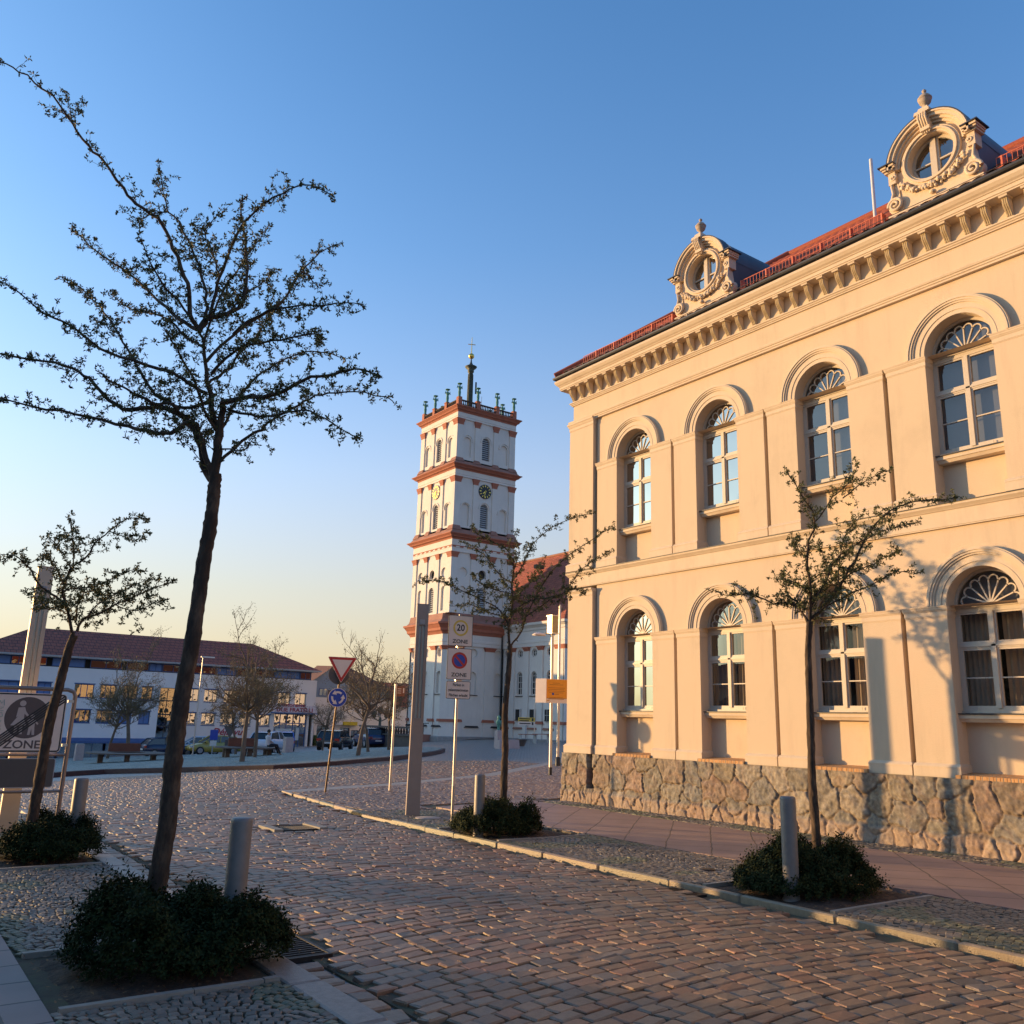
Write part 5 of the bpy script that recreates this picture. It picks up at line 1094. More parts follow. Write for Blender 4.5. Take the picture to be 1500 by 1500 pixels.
row_house(-15, -6.5, 5.5, 18.7, 0, 5.6, 3.0, 'Y', 'ochre house across the street from the town hall, mirrored in its lower windows', m_och, m_bt, 'E')
row_house(-15, -6.7, -9, 5.3, 0, 6.2, 3.2, 'Y', 'grey house behind the camera across from the town hall', m_gry, m_bt, 'E')
row_house(-56, -45, 19, 38, -.6, 6.8, 3.6, 'Y', 'grey house on the far left side of the square, mirrored in the town hall windows', m_gry, m_rfd, 'E')
row_house(-56, -45.3, 39, 68, -.8, 6.4, 3.4, 'Y', 'ochre house on the far left side of the square next to the grey one', m_och, m_bt, 'E')
row_house(-46, -20, 97.5, 108, -3.6, 7.0, 3.6, 'X', 'unseen grey house added far left of the restaurant block to shade the road', m_gry, m_rfd, 'S')  # unseen back row, added to shade the far road
row_house(-19, 4.5, 98.0, 109, -3.6, 7.2, 3.4, 'X', 'unseen ochre house added just left of the restaurant block to shade the road', m_och, m_bt, 'S')  # also unseen, added for its shadow on the far road
row_house(31, 52, 2, 12, 0, 8.5, 3.5, 'X', 'ochre sunlit house behind the town hall, mirrored orange in the restaurant block windows', m_och, m_bt, 'N')
row_house(53, 84, 0, 12.5, 0, 9.0, 3.5, 'X', 'pale sunlit house right of the ochre one behind the town hall', m_bw2, m_rfd, 'N')
# ================================================================== STREET FURNITURE
m_stl = mat('grey_steel', (.21, .19, .17), .5, .18, 8, metal=.1)
m_alu = mat('brushed_metal', (.55, .50, .45), .38, .12, 5, metal=.7, aniso=(8, 8, .6))
m_wh = mat('sign_white', (.80, .67, .57), .45, .06, 6, spec=.3); m_sr = mat('sign_red_paint', (.52, .03, .02), .4, .05); m_sb = mat('sign_blue_paint', (.02, .06, .36), .4, .05)
m_sk = mat('sign_black', (.02, .02, .02), .5, 0); m_yel = mat('sign_yellow', (.72, .50, .08), .5, .05); m_bk = mat('sign_back', (.10, .085, .075), .6, .1)
def bollard(x, y, z, h, label, m=m_stl):
    r = empty('bollard', (x, y, z), label, 'bollard', 'round steel bollards along the road')
    b = MB(); b.lathe((x, y, z-.05), [(.078, 0), (.078, h+.022), (.076, h+.034), (.069, h+.044), (.06, h+.048), (.004, h+.05)], m, 24); b.build('post', r)
    b = MB(); b.lathe((x, y, z-.03), [(.092, 0), (.092, .045), (.080, .05)], m_stl, 20); b.build('base_ring', r); return r
bollard(7.73, 5.9, .03, .98, 'grey round steel bollard in front of the sunlit bush by the right kerb')
bollard(2.39, 6.62, .0, .93, 'large grey round bollard rising from the dark bush next to the nearest tree trunk')
bollard(2.26, 11.72, .0, .89, 'short round bollard behind the bush just right of the pedestrian zone sign')
bollard(7.56, 11.2, .02, .89, 'pale round bollard in the bush beside the zone 20 sign post')
# light columns: a slotted slab with glowing glass between two steel cheeks (unlit)
m_col = mat('lamp_column_steel', (.33, .265, .225), .55, .08, 4, metal=.2); m_milk = mat('milk_glass', (.62, .62, .52), .35, .05)
def column(x, y, z, ht, w, zs0, zs1, yaw, label, m=m_col):
    r = empty('light_column', (x, y, z), label, 'street lamp', 'slotted slab light columns'); X = Matrix.Translation((x, y, z))@Matrix.Rotation(yaw, 4, 'Z'); d = .055
    b = MB(); b.xf = X; b.frus((-w/2*1.12, w/2*1.12, -d, d), (-w/2, w/2, -d, d), -.05, zs0, m); b.box(-w/2, -w/2+.055, -d, d, zs0, zs1, m).box(w/2-.055, w/2, -d, d, zs0, zs1, m); b.build('column', r)
    b = MB(); b.xf = X; b.box(-w/2, w/2, -d, d, zs1, ht, m); b.box(-.045, .045, -d-.003, -d, zs1+.02, zs1+.1, m_lv); b.box(-w/2-.004, w/2+.004, -d-.004, d+.004, ht, ht+.012, m); b.build('head', r)
    b = MB(); b.xf = X; b.box(-.010, .010, -d*.9, d*.9, zs0, zs1, m); b.build('centre_rib', r)
    b = MB(); b.xf = X; b.box(-w/2+.055, -.012, -.012, .012, zs0, zs1, m_milk); b.box(.012, w/2-.055, -.012, .012, zs0, zs1, m_milk); b.build('light_glass', r)
    return r
p = at_z(604, 1193, .045); dd = math.hypot(p[0], p[1]); zt = at_r(620, 886, dd)[2]; z1 = at_r(619, 916, dd)[2]; z0 = at_r(612, 1052, dd)[2]
column(p[0], p[1], .05, zt-.05, .215, z0-.05, z1-.05, R_(-22), 'brown grey slotted light column standing just left of the zone 20 sign')
p = hit(8, 1224); dd = math.hypot(p[0], p[1]); zt = at_r(62, 834, dd)[2]; z1 = at_r(60, 872, dd)[2]; z0 = at_r(20, 1075, dd)[2]
column(p[0], p[1], .03, zt, .205, z0, z1, R_(0), 'sunlit golden slotted light column behind the pedestrian zone sign at the left edge', mat('sunlit_column_steel', (.50, .40, .30), .45, .08, 4, metal=.3))  # same steel as the other column, the sun's gold put into its colour
def plate(mb, X, w, h, th, m, rim=None, rw=.012, rr=.03, z=0):
    """rounded plate in local x/y, facing local +z"""
    mb.xf = X
    def rp(w, h, rr): return [(sx*(w/2-rr)+rr*math.cos(a), sy*(h/2-rr)+rr*math.sin(a)) for sx, sy, a0 in ((1, 1, 0), (-1, 1, 90), (-1, -1, 180), (1, -1, 270)) for a in [R_(a0+q) for q in (0, 22, 45, 68, 90)]]
    if rim:
        mb.prism(rp(w, h, rr), th, rim, 'Z', z); mb.prism(rp(w-2*rw, h-2*rw, max(rr-rw, .004)), .001, m, 'Z', z+th)
    else: mb.prism(rp(w, h, rr), th, m, 'Z', z)
    mb.xf = None
def post(r, x, y, z0, z1, rad, m, name='post'):
    b = MB(); b.tube([(x, y, z0), (x, y, z1)], rad, m, 12); return b.build(name, r)
# --- zone 20 / no parking zone sign
p = at_z(662, 1205, .045); zx, zy = p[0], p[1]; dd = math.hypot(zx, zy)
Z2 = empty('zone_sign', (zx, zy, .05), 'post with a 20 zone plate above a no parking zone plate and text plate', 'road sign')
zt = at_r(676, 899, dd)[2]; post(Z2, zx, zy, .0, zt-.02, .024, m_alu)
nrm = (-.22, -1, 0); rt = (1, -.22, 0)
def zp(ua, va, ub, vb):
    a = at_r(ua, va, dd); c = at_r(ub, vb, dd); return a[2], c[2]
zc = [((902+946)/2, 44), ((949+995)/2, 46), ((998+1023)/2, 25)]
def plate_at(v0, v1, name, W=.42):
    top = at_r(676, v0, dd)[2]; bot = at_r(674, v1, dd)[2]; h = top-bot; X = frame_xf((zx+(-.22)*.035/1.02, zy-.035, (top+bot)/2), rt, nrm); b = MB()
    plate(b, X, W, h, .012, m_wh, m_sk if name != 'x' else None, .009, .025); return b, X, h
b, X, h = plate_at(902, 947, 'plate', .44); o = b.build('zone_plate', Z2); g = MB(); g.xf = X; g.ring((0, h*.09), .105, .137, .001, m_yel, 'Z', at=.0135, n=32); g.xf = None
text(g, '20', .155, X@Matrix.Translation((0, h*.09, .0145)), m_sk, .0008, sx=.95); text(g, 'ZONE', .088, X@Matrix.Translation((0, -h*.35, .0145)), m_sk, .0008, sx=1.15); g.build('lettering', o)
b, X, h = plate_at(950, 996, 'plate', .44); o = b.build('zone_plate', Z2); g = MB(); g.xf = X; g.ring((0, h*.11), 0, .105, .001, m_sb, 'Z', at=.0135, n=32); g.ring((0, h*.11), .103, .140, .0012, m_sr, 'Z', at=.0137, n=36)
g.xf = X@Matrix.Translation((0, h*.11, 0))@Matrix.Rotation(R_(-45), 4, 'Z'); g.box(-.108, .108, -.017, .017, .0145, .0155, m_sr); g.xf = None
text(g, 'ZONE', .088, X@Matrix.Translation((0, -h*.35, .0145)), m_sk, .0008, sx=1.15); g.build('lettering', o)
b, X, h = plate_at(998, 1024, 'plate', .43); o = b.build('text_plate', Z2); g = MB()
for i, s in enumerate(('Parken in', 'gekennzeichneten', 'Flächen erlaubt')): text(g, s, .064, X@Matrix.Translation((0, h*(.28-.29*i), .0145)), m_sk, .0008, sx=.78 if i == 1 else .85)
g.build('lettering', o)
b = MB()
for v in (948, 997): z = at_r(676, v, dd)[2]; b.box(zx-.06, zx+.06, zy-.03, zy-.0, z-.012, z+.012, m_alu)
b.tube([(zx, zy, 1.0), (zx, zy, 1.01)], .026, m_alu, 8); b.build('clamps', Z2)
b = MB(); b.box(zx-.026, zx-.0, zy-.0255, zy-.02, .62, .78, m_wh); b.build('sticker', Z2)
# --- yield and roundabout
p = hit(476, 1163); yx, yy = p[0], p[1]; dd = math.hypot(yx, yy)
YS_ = empty('yield_sign', (yx, yy, 0), 'red and white yield triangle above a blue roundabout arrow disc on a dark thin post', 'road sign')
lean = at_r(500, 962, dd); b = MB(); b.tube([(yx, yy, -.05), (yx+.049*lean[2], yy-.026*lean[2], lean[2]-.05)], .022, mat('dark_post', (.12, .075, .04), .4, .2, metal=.5), 12); b.build('post', YS_)
n_ = (-.30, -1, 0); rt2 = (1, -.30, 0)
A, Bq, Cq = at_r(482, 962, dd)[2], at_r(498, 1003, dd)[2], at_r(495, 1022, dd)[2]
X = frame_xf((yx-.01+.049*A, yy-.04-.026*A, A-.0), rt2, n_); W = .68; Ht = W*.87; LV = Vector((.88, -.47, 0))*.056; b = MB(); b.xf = X
def tri(k, e=0): return [(-W/2+k*1.732, -k), (0, -Ht+k*2), (W/2-k*1.732, -k)]
def rtri(k):
    pts = tri(k); out = []
    for i in range(3):
        a, c, d = Vector(pts[i-1]), Vector(pts[i]), Vector(pts[(i+1) % 3]); r = .03
        out += [tuple(c+(a-c).normalized()*r), tuple(c+((a-c).normalized()+(d-c).normalized())*r*.28), tuple(c+(d-c).normalized()*r)]
    return out
b.prism(rtri(0), .01, m_wh, 'Z', 0); b.prism(rtri(.006), .001, m_sr, 'Z', .01); b.prism(tri(.062), .001, m_wh, 'Z', .0115); b.xf = None; b.build('yield_plate', YS_)
rr = .215; X = frame_xf((yx-.01+.049*Cq, yy-.04-.026*Cq, Cq), rt2, n_); b = MB(); b.xf = X; b.ring((0, 0), 0, rr, .01, m_wh, 'Z', at=0, n=36); b.ring((0, 0), 0, rr-.01, .001, m_sb, 'Z', at=.01, n=36); b.xf = None
o = b.build('roundabout_plate', YS_); g = MB(); g.xf = X
for k in range(3):
    a0 = R_(48+120*k); a1 = a0+R_(66); g.ring((0, 0), .10, .145, .001, m_wh, 'Z', a0, a1, 10, .0115)
    e = Vector((math.cos(a1), math.sin(a1))); t_ = Vector((-e.y, e.x)); q = e*.122
    g.prism([tuple(q+e*.055-t_*.005), tuple(q+t_*.085), tuple(q-e*.055-t_*.005)], .001, m_wh, 'Z', .0116)
g.xf = None; g.build('arrows', o)
# backs of the signs facing the other way
b = MB(); q = at_r(484, 987, dd); b.xf = frame_xf((yx-.02+.049*q[2], yy+.03-.026*q[2], q[2]), (-1, .3, 0), (.3, 1, 0)); b.ring((0, 0), 0, .235, .012, m_bk, 'Z', at=0, n=32); q2 = at_r(482, 1020, dd); b.xf = frame_xf((yx-.05+.049*q2[2], yy+.03-.026*q2[2], q2[2]), (-1, .3, 0), (.3, 1, 0)); b.box(-.27, .17, -.14, .14, 0, .012, m_bk); b.xf = None; b.build('sign_backs', YS_)
# --- brass-bright pole with brown direction finger
p = hit(571, 1160); gx_, gy_ = p[0], p[1]; dd = math.hypot(gx_, gy_)
GP = empty('direction_post', (gx_, gy_, 0), 'thin metal post glowing in the sun with a small brown finger sign', 'signpost'); zt = at_r(584, 1002, dd)[2]; post(GP, gx_, gy_, -.05, zt, .03, m_alu)
b = MB(); z = at_r(590, 1012, dd)[2]; b.box(gx_+.03, gx_+.25, gy_-.012, gy_+.012, z-.13, z+.11, mat('brown_sign', (.22, .07, .04), .5, .1)); 
for dz in (.04, -.01, -.06): b.box(gx_+.05, gx_+.15, gy_-.0135, gy_-.012, z+dz, z+dz+.014, m_wh)
b.box(gx_+.2, gx_+.23, gy_-.0135, gy_-.012, z-.05, z+.07, m_wh); b.build('finger_sign', GP)
# --- orange notice board on two posts with a lantern head
p = hit(806, 1137); px_, py_ = p[0], p[1]; dd = math.hypot(px_, py_)
NB = empty('notice_board', (px_, py_, 0), 'orange notice board fixed to a slim pale post beside the corner of the town hall', 'notice board')
zt = at_r(814, 930, dd)[2]; post(NB, px_, py_, -.05, zt, .05, m_alu)
b = MB(); b.tube([(px_, py_, -.02), (px_, py_, .28)], .056, m_sk, 12); b.build('base_sleeve', NB)
zA, zB = at_r(812, 995, dd)[2], at_r(812, 1030, dd)[2]; zM = at_r(812, 1023, dd)[2]
X = frame_xf((px_-.0, py_-.10, (zA+zB)/2), (1, -.35, 0), (-.35, -1, 0)); h = zA-zB; b = MB(); b.xf = X; xo = .06; b.box(-.38+xo, .44+xo, -h/2, h/2, 0, .03, m_wh); b.xf = None; o = b.build('board', NB)
m_or = mat('orange_print', (.80, .32, .02), .5, .05, 3); b = MB(); b.xf = X; b.box(-.37+xo, .43+xo, -h/2+(zM-zB), h/2-.01, .03, .034, m_or); b.box(-.38+xo, .44+xo, -h/2+(zM-zB)-.01, -h/2+(zM-zB), .03, .036, m_bk); b.build('orange_panel', o)
b = MB(); b.xf = X; m_ln = mat('faint_print', (.42, .16, .02), .6, 0)
for i, wd in enumerate((.13, .24, 0, .30, .28, .30, .25, .1, 0, .24, .27)):
    if wd: z = h/2-.14-i*.052; b.box(.03+xo-wd, .03+xo+wd, z, z+.016, .034, .0355, m_ln)
b.box(-.12+xo, -.05+xo, -h/2+.26, -h/2+.33, .034, .036, m_sb); b.box(0+xo, .12+xo, -h/2+.28, -h/2+.30, .034, .036, m_ln); b.box(-.3+xo, -.2+xo, -h/2+.07, -h/2+.09, .031, .033, m_ln); b.xf = None; b.build('print', o)
X2 = frame_xf((px_-.42, py_+.02, (zA+zB)/2), (1, -2.4, 0), (-2.4, -1, 0)); b = MB(); b.xf = X2; b.box(-.2, .2, -h/2, h/2, 0, .03, m_wh); b.xf = None; b.build('side_board', NB)
hz_ = at_r(814, 916, dd)[2]; b = MB(); b.box(px_-.13, px_+.13, py_-.13, py_+.13, hz_-.26, hz_+.3, mat('lantern_glass', (.30, .24, .13), .35, .2, 5, metal=.3)); b.box(px_-.15, px_+.15, py_-.15, py_+.15, hz_+.3, hz_+.33, m_alu).box(px_-.15, px_+.15, py_-.15, py_+.15, hz_-.3, hz_-.26, m_alu); b.build('lantern', NB)
za = at_r(797, 929, dd)[2]; b = MB(); b.tube([(px_, py_, za), (px_-.25, py_+.12, za+.03)], .025, m_alu, 6); b.lathe((px_-.42, py_+.2, za-.05), [(.02, .1), (.12, .07), (.2, .0), (.05, -.02)], m_wh, 10, sx=1.4); b.build('lamp_arm', NB)
p = hit(817, 1123); qx, qy = p[0], p[1]; dd2 = math.hypot(qx, qy); b = MB(); b.tube([(qx, qy, -.05), (qx, qy, at_r(822, 886, dd2)[2])], [.065, .045], m_alu, 10)
b.lathe((qx, qy, -.02), [(.11, 0), (.11, .35), (.07, .4)], m_sk, 10); tag(b.build('flagpole', None, (qx, qy, 0)), 'tall bare pale pole just behind the orange notice board', 'pole')
# --- pedestrian zone end sign
gy0 = 15.89; xL, xR = 1.58, 2.76; SK = 13.5/15.89
PZ = empty('pedestrian_sign', (2.2, gy0, 0), 'large framed end of pedestrian zone sign with a dark blank plate below', 'road sign')
PZ.location = (0, 0, 0); WO[PZ.name] = Vector((0, 0, 0)); b = MB(); m_fr = mat('sign_frame_tube', (.26, .20, .17), .4, .1, 4, metal=.5); P = [(xL, gy0, -.05), (xL, gy0, 1.88), (xL+.03, gy0, 1.95), (xL+.1, gy0, 1.98), (xR-.08, gy0, 1.98), (xR+.01, gy0, 1.95), (xR+.04, gy0, 1.88), (xR+.02, gy0, -.05)]
b.tube(P, .033, m_fr, 10)
for z in (.97, .42): b.tube([(xL, gy0, z), (xR+.02, gy0, z)], .022, m_fr, 8)
b.build('frame', PZ)
w = .98; X = frame_xf(((xL+xR)/2-.0, gy0-.03, 1.455), (1, 0, 0), (0, -1, 0)); b = MB(); b.xf = None
plate(b, X, 1.02, .90, .012, m_wh, None, .01, .06); plate(b, X, 1.0, .88, .002, m_wh, m_sk, .022, .05, .012); b.xf = X; b.xf = None; o = b.build('zone_plate', PZ)
m_gc = mat('faded_sign_grey', (.115, .085, .08), .5, .06, 4); m_fw = mat('faded_white', (.50, .43, .39), .5, .05, 4)
g = MB(); g.xf = X; cz = .075; g.ring((-.02, cz), 0, .315, .001, m_gc, 'Z', at=.0155, n=40)
def pg(pts, m=m_fw, z=.0168): g.prism([(x-.02, y+cz) for x, y in pts], .001, m, 'Z', z)
g.ring((-.085-.02, .215+cz), 0, .045, .001, m_fw, 'Z', at=.0168, n=16)
pg([(-.14, .15), (-.05, .16), (-.03, .1), (.03, .02), (.015, .0), (-.045, .06), (-.045, .0), (.0, -.12), (-.22, -.12), (-.13, .02), (-.155, .0)])
pg([(-.16, -.125), (-.12, -.125), (-.12, -.24), (-.16, -.24)]); pg([(-.09, -.125), (-.05, -.125), (-.045, -.25), (-.085, -.25)])
g.ring((.075-.02, .02+cz), 0, .032, .001, m_fw, 'Z', at=.0168, n=14)
pg([(.04, -.02), (.11, -.02), (.17, -.09), (.155, -.105), (.115, -.07), (.12, -.15), (.13, -.26), (.095, -.26), (.08, -.16), (.065, -.26), (.03, -.26), (.04, -.14), (.03, -.07), (.005, -.02), (-.01, -.035)])
for k in range(5):
    d0 = (k-2)*.042; a = Vector((-.49, -.40-d0+.0)); c = Vector((.49, .43-d0)); t_ = (c-a).normalized(); nn = Vector((-t_.y, t_.x))*.0115
    def cl(p, q):   # keep the stripes on the plate
        s0 = max(0, (-.405-p.y)/(q.y-p.y)); s1 = min(1, (.415-p.y)/(q.y-p.y)); return p+(q-p)*s0, p+(q-p)*s1
    a, c = cl(a, c); g.prism([tuple(a+nn), tuple(c+nn), tuple(c-nn), tuple(a-nn)], .001, m_sk, 'Z', .0185)
g.xf = None; text(g, 'ZONE', .17, X@Matrix.Translation((-.04, -.335, .0172)), m_gc, .0006, sx=1.1)
m_gf = mat('pen_scribble', (.10, .32, .30), .6, 0); g.xf = X
sc_ = [[(-.43, .33), (-.40, .28), (-.37, .34), (-.36, .25)], [(-.44, .22), (-.36, .23), (-.44, .17), (-.36, .17)], [(-.43, .12), (-.38, .15), (-.36, .09), (-.42, .07), (-.44, .12)], [(-.44, .02), (-.37, .03), (-.40, -.03), (-.37, -.06), (-.43, -.07)], [(-.42, -.1), (-.36, -.1), (-.4, -.16)]]
for L in sc_: g.tube([(x, y, .018) for x, y in L], .0035, m_gf, 4)
g.box(.32, .35, -.37, -.33, .0165, .0175, m_sr); g.box(-.5, -.37, -.16, -.09, .0165, .0175, mat('sticker_residue', (.36, .30, .26), .8, .3, 30)); g.xf = None; g.build('pictogram', o)
X = frame_xf(((xL+xR)/2-.03, gy0-.03, .70), (1, 0, 0), (0, -1, 0)); b = MB(); plate(b, X, 1.0, .44, .012, m_bk, m_lv, .012, .04); b.build('dark_plate', PZ)
b = MB()
for z in (1.12, 1.8): b.box(xL-.02, xL+.08, gy0-.03, gy0+.02, z-.02, z+.02, m_alu).box(xR-.06, xR+.04, gy0-.03, gy0+.02, z-.02, z+.02, m_alu)
b.build('clamps', PZ)
for k_ in kids(PZ):
    for o_ in [k_]+kids(k_):
        for v_ in o_.data.vertices: v_.co = (v_.co.x*SK-2.2*SK, v_.co.y*SK-13.5, 1.65+(v_.co.z-1.65)*SK)
PZ.location = (2.2*SK, 13.5, 0)
# ================================================================== TREES
m_bark = mat('dark_bark', (.055, .036, .024), .95, .5, 14, .012, 26, aniso=(1, 1, .35), c2=(.10, .065, .04))
m_twig = mat('twig_bark', (.06, .042, .028), .95, .3, 20)
m_leaf = mat('young_leaf', (.085, .095, .028), .7, .35, 9, c2=(.13, .12, .04)); m_leaf.node_tree.nodes['Principled BSDF'].inputs['Subsurface Weight'].default_value = 0
FWD = Vector((f_[0], f_[1], 0)).normalized()
def tree(name, label, base, trunk, r0, limbs, seed, leaf=.017, density=1.0, zb=0.0, tw=1.0, lleaf=m_leaf, group='young street trees in planting pits'):
    """base: world (x, y); trunk / limbs: silhouettes read off the photo at the tree's distance, each spread in depth"""
    rg = random.Random(seed); bp = Vector((base[0], base[1], zb)); D0 = bp.dot(FWD)
    root = empty(name, bp, label, 'tree', group)
    def tp(u, v, dep):
        d = Vector(ray(u, v)); return Vector((0, 0, EYE))+d*((D0+dep)/d.dot(FWD))
    T = MB(); Cn = MB(); Lf = MB()
    def smooth(P, k=3):
        out = []; n = len(P)
        for i in range(n-1):
            p0, p1, p2, p3 = P[max(i-1, 0)], P[i], P[i+1], P[min(i+2, n-1)]
            for j in range(k):
                t = j/k; out.append(.5*((2*p1)+(p2-p0)*t+(2*p0-5*p1+4*p2-p3)*t*t+(3*p1-p0-3*p2+p3)*t*t*t))
        return out+[P[-1]]
    P = [bp+Vector((0, 0, -.05))]+[tp(u, v, 0) for u, v in trunk]; P = smooth(P, 12); n = len(P)
    rad = [r0*(1.3 if i == 0 else 1.15 if i < 4 else 1-.36*i/(n-1))*rg.uniform(.97, 1.03) for i in range(n)]
    T.tube(P, rad, m_bark, 20)
    ax = rg.uniform(0, 9)
    for i in range(n):      # bark ridges and knots
        for k in range(20):
            j = i*20+k
            if j >= n*20: break
            c = P[i]; v_ = Vector(T.v[j]); a = 6.2832*k/20
            f = 1+.07*math.sin(a*5+ax+i*.35)*math.sin(i*.9+k*1.7)+rg.gauss(0, .045)+.10*math.exp(-((i % 23)-9)**2/5)*max(0, math.cos(a-i))
            T.v[j] = tuple(c+(v_-c)*f)
    def cluster(p, s=1.0):
        for k in range(rg.randint(4, 7)):
            d = Vector((rg.gauss(0, 1), rg.gauss(0, 1), rg.gauss(.25, 1))).normalized(); c = p+d*leaf*rg.uniform(.3, 1.5)*s
            a = d.orthogonal().normalized(); a.rotate(Matrix.Rotation(rg.uniform(0, 6.28), 3, d)); w_ = a*leaf*.42*s; l_ = d*leaf*1.0*s; nn = d.cross(a)*leaf*.25*s
            Lf.add([c-l_*.9, c-w_+nn, c+l_, c+w_+nn], [(0, 1, 2, 3)], lleaf)
    def twig(p, d, L, r, lev):
        n = max(3, int(L/.045)); Q = [p]; dd = d.normalized()
        for i in range(n):
            dd = (dd+Vector((rg.gauss(0, .22), rg.gauss(0, .22), rg.gauss(.03, .2)))).normalized(); Q.append(Q[-1]+dd*L/n)
            if rg.random() < .62*density: cluster(Q[-1]+Vector((rg.gauss(0, .012), rg.gauss(0, .012), rg.gauss(0, .012))), rg.uniform(.7, 1.15))
            if lev > 0 and rg.random() < .30: twig(Q[-1], (dd+Vector((rg.gauss(0, .9), rg.gauss(0, .9), rg.gauss(0, .7)))).normalized(), L*rg.uniform(.35, .6), r*.6, lev-1)
        Cn.tube(Q, [r*(1-.7*i/n) for i in range(n+1)], m_twig, 3, cap=False); cluster(Q[-1], 1.1)
    for pts, rl, dep, *o in limbs:
        rl *= .80
        dn = o[0] if o else 1.0
        m = len(pts); Q = smooth([tp(u, v, dep*(i/(m-1))**1.1) for i, (u, v) in enumerate(pts)], 3); n = len(Q)
        Q = [q+Vector((rg.gauss(0, .006), rg.gauss(0, .006), rg.gauss(0, .006))) for q in Q]
        (T if rl > .014 else Cn).tube(Q, [rl*(1-.86*i/(n-1))*rg.uniform(.92, 1.08)+.0022 for i in range(n)], m_bark if rl > .014 else m_twig, 8 if rl > .014 else 5)
        acc = 0
        for i in range(1, n):
            seg = (Q[i]-Q[i-1]); L = seg.length; t = i/(n-1); k = L/.034*dn*density*(.45 if t < .2 else 1.0); acc += k
            while acc > 1:
                acc -= 1; p = Q[i-1]+seg*rg.random()
                if rg.random() < .45: cluster(p+Vector((rg.gauss(0, .014), rg.gauss(0, .014), rg.gauss(0, .014))), rg.uniform(.8, 1.1)); continue
                d = (Vector((rg.gauss(0, 1), rg.gauss(0, 1), rg.gauss(.1, .8))).normalized()*1.0+seg.normalized()*.8); LL = tw*rg.uniform(.04, .24)*(1.15-.75*t)
                twig(p, d, LL, max(.0022, rl*.16), 1 if LL > .12*tw else 0)
    T.build('trunk', root); Cn.build('twigs', root); Lf.build('crown', root); return root
BIG = [
 ([(313, 700), (301, 672), (292, 640), (281, 618), (250, 634), (215, 632), (170, 620), (110, 606), (50, 595), (-5, 580)], .030, -.3, .9),
 ([(313, 705), (300, 690), (296, 665), (286, 632), (268, 610), (245, 600), (222, 596), (180, 599), (152, 579), (132, 555), (104, 539), (69, 530), (0, 518), (-30, 512)], .036, .5),
 ([(262, 606), (253, 593), (222, 590), (194, 575), (166, 562), (139, 541)], .018, -.5),
 ([(313, 700), (318, 660), (319, 632), (312, 610), (305, 560), (299, 510), (292, 482)], .050, 0, .5),
 ([(292, 484), (303, 468), (322, 462), (350, 452), (358, 430), (360, 408), (361, 383), (358, 340), (352, 300), (362, 285)], .026, .55),
 ([(303, 468), (315, 430), (322, 405), (338, 365), (353, 333), (375, 308), (400, 290), (425, 277), (454, 270), (485, 285)], .016, -.45),
 ([(290, 484), (279, 461), (277, 427), (267, 392), (250, 350), (230, 320), (200, 300), (180, 275), (150, 235), (130, 215), (105, 180), (85, 150), (50, 120), (20, 98), (-5, 90)], .022, -.7, .5),
 ([(292, 480), (303, 460), (301, 427), (291, 392), (270, 340), (245, 310), (210, 318), (195, 330)], .017, .6),
 ([(245, 312), (240, 285), (236, 262), (234, 240)], .006, .2, .8),
 ([(288, 484), (262, 466), (242, 450), (222, 430), (194, 405), (156, 378), (121, 350), (107, 340)], .019, .8),
 ([(290, 482), (262, 440), (235, 410), (214, 370), (205, 350)], .012, -.6),
 ([(322, 640), (325, 600), (333, 590), (350, 585), (369, 581), (394, 581), (425, 568), (454, 553), (490, 548), (520, 540), (557, 548)], .032, -.6),
 ([(322, 678), (353, 647), (382, 628), (400, 615), (425, 600), (454, 584), (482, 575), (520, 575), (563, 581), (579, 590)], .015, .35),
 ([(333, 600), (360, 606), (382, 609), (419, 603), (454, 603), (488, 622), (526, 644)], .013, -.9),
 ([(303, 530), (340, 490), (380, 465), (413, 443), (425, 424), (441, 399), (457, 380), (476, 365), (498, 358)], .016, .9),
 ([(340, 490), (380, 462), (425, 449), (482, 446), (510, 443), (534, 449)], .011, -.5, .8),
 ([(308, 548), (344, 512), (382, 502), (425, 496), (463, 490), (470, 500)], .014, -.8, 1.3),
 ([(303, 575), (275, 560), (250, 545), (194, 527), (146, 510), (104, 478), (62, 458), (31, 430), (0, 413)], .019, -.6),
 ([(305, 590), (270, 598), (230, 580), (208, 548), (187, 513), (166, 478), (146, 447), (114, 420), (97, 413)], .017, .9, 1.2),
 ([(300, 510), (275, 495), (250, 470), (225, 460), (190, 452), (160, 430)], .012, 1.0),
 ([(304, 560), (330, 545), (350, 520), (372, 495), (392, 470), (398, 450)], .014, 1.1, 1.2),
 ([(320, 640), (300, 600), (285, 560), (270, 530), (252, 500), (240, 480)], .014, -1.0, 1.1),
 ([(318, 640), (340, 600), (365, 560), (395, 540), (430, 520), (470, 515), (505, 525)], .014, 1.0),
 ([(300, 500), (320, 440), (345, 400), (372, 360), (392, 335)], .011, 1.0),
 ([(322, 405), (310, 370), (300, 340), (315, 318), (330, 310)], .008, .4),
 ([(441, 399), (455, 405), (465, 425)], .005, .2), ([(330, 462), (360, 430), (385, 415), (400, 395)], .009, .9), ([(320, 655), (345, 660), (362, 655), (376, 634)], .007, -.3, .6),
 ([(105, 180), (92, 165), (70, 168)], .004, .1), ([(105, 180), (103, 160), (97, 145)], .004, -.1)]
tree('street_tree', 'tall young tree with long bare branches and dark trunk in the left foreground', tuple(at_z(213, 1400, 0)[:2]), [(225, 1324), (245, 1207), (254, 1113), (267, 1020), (284, 926), (297, 832), (309, 762), (314, 712), (316, 694)], .070, BIG, 3, leaf=.0155, density=1.45, tw=1.2)
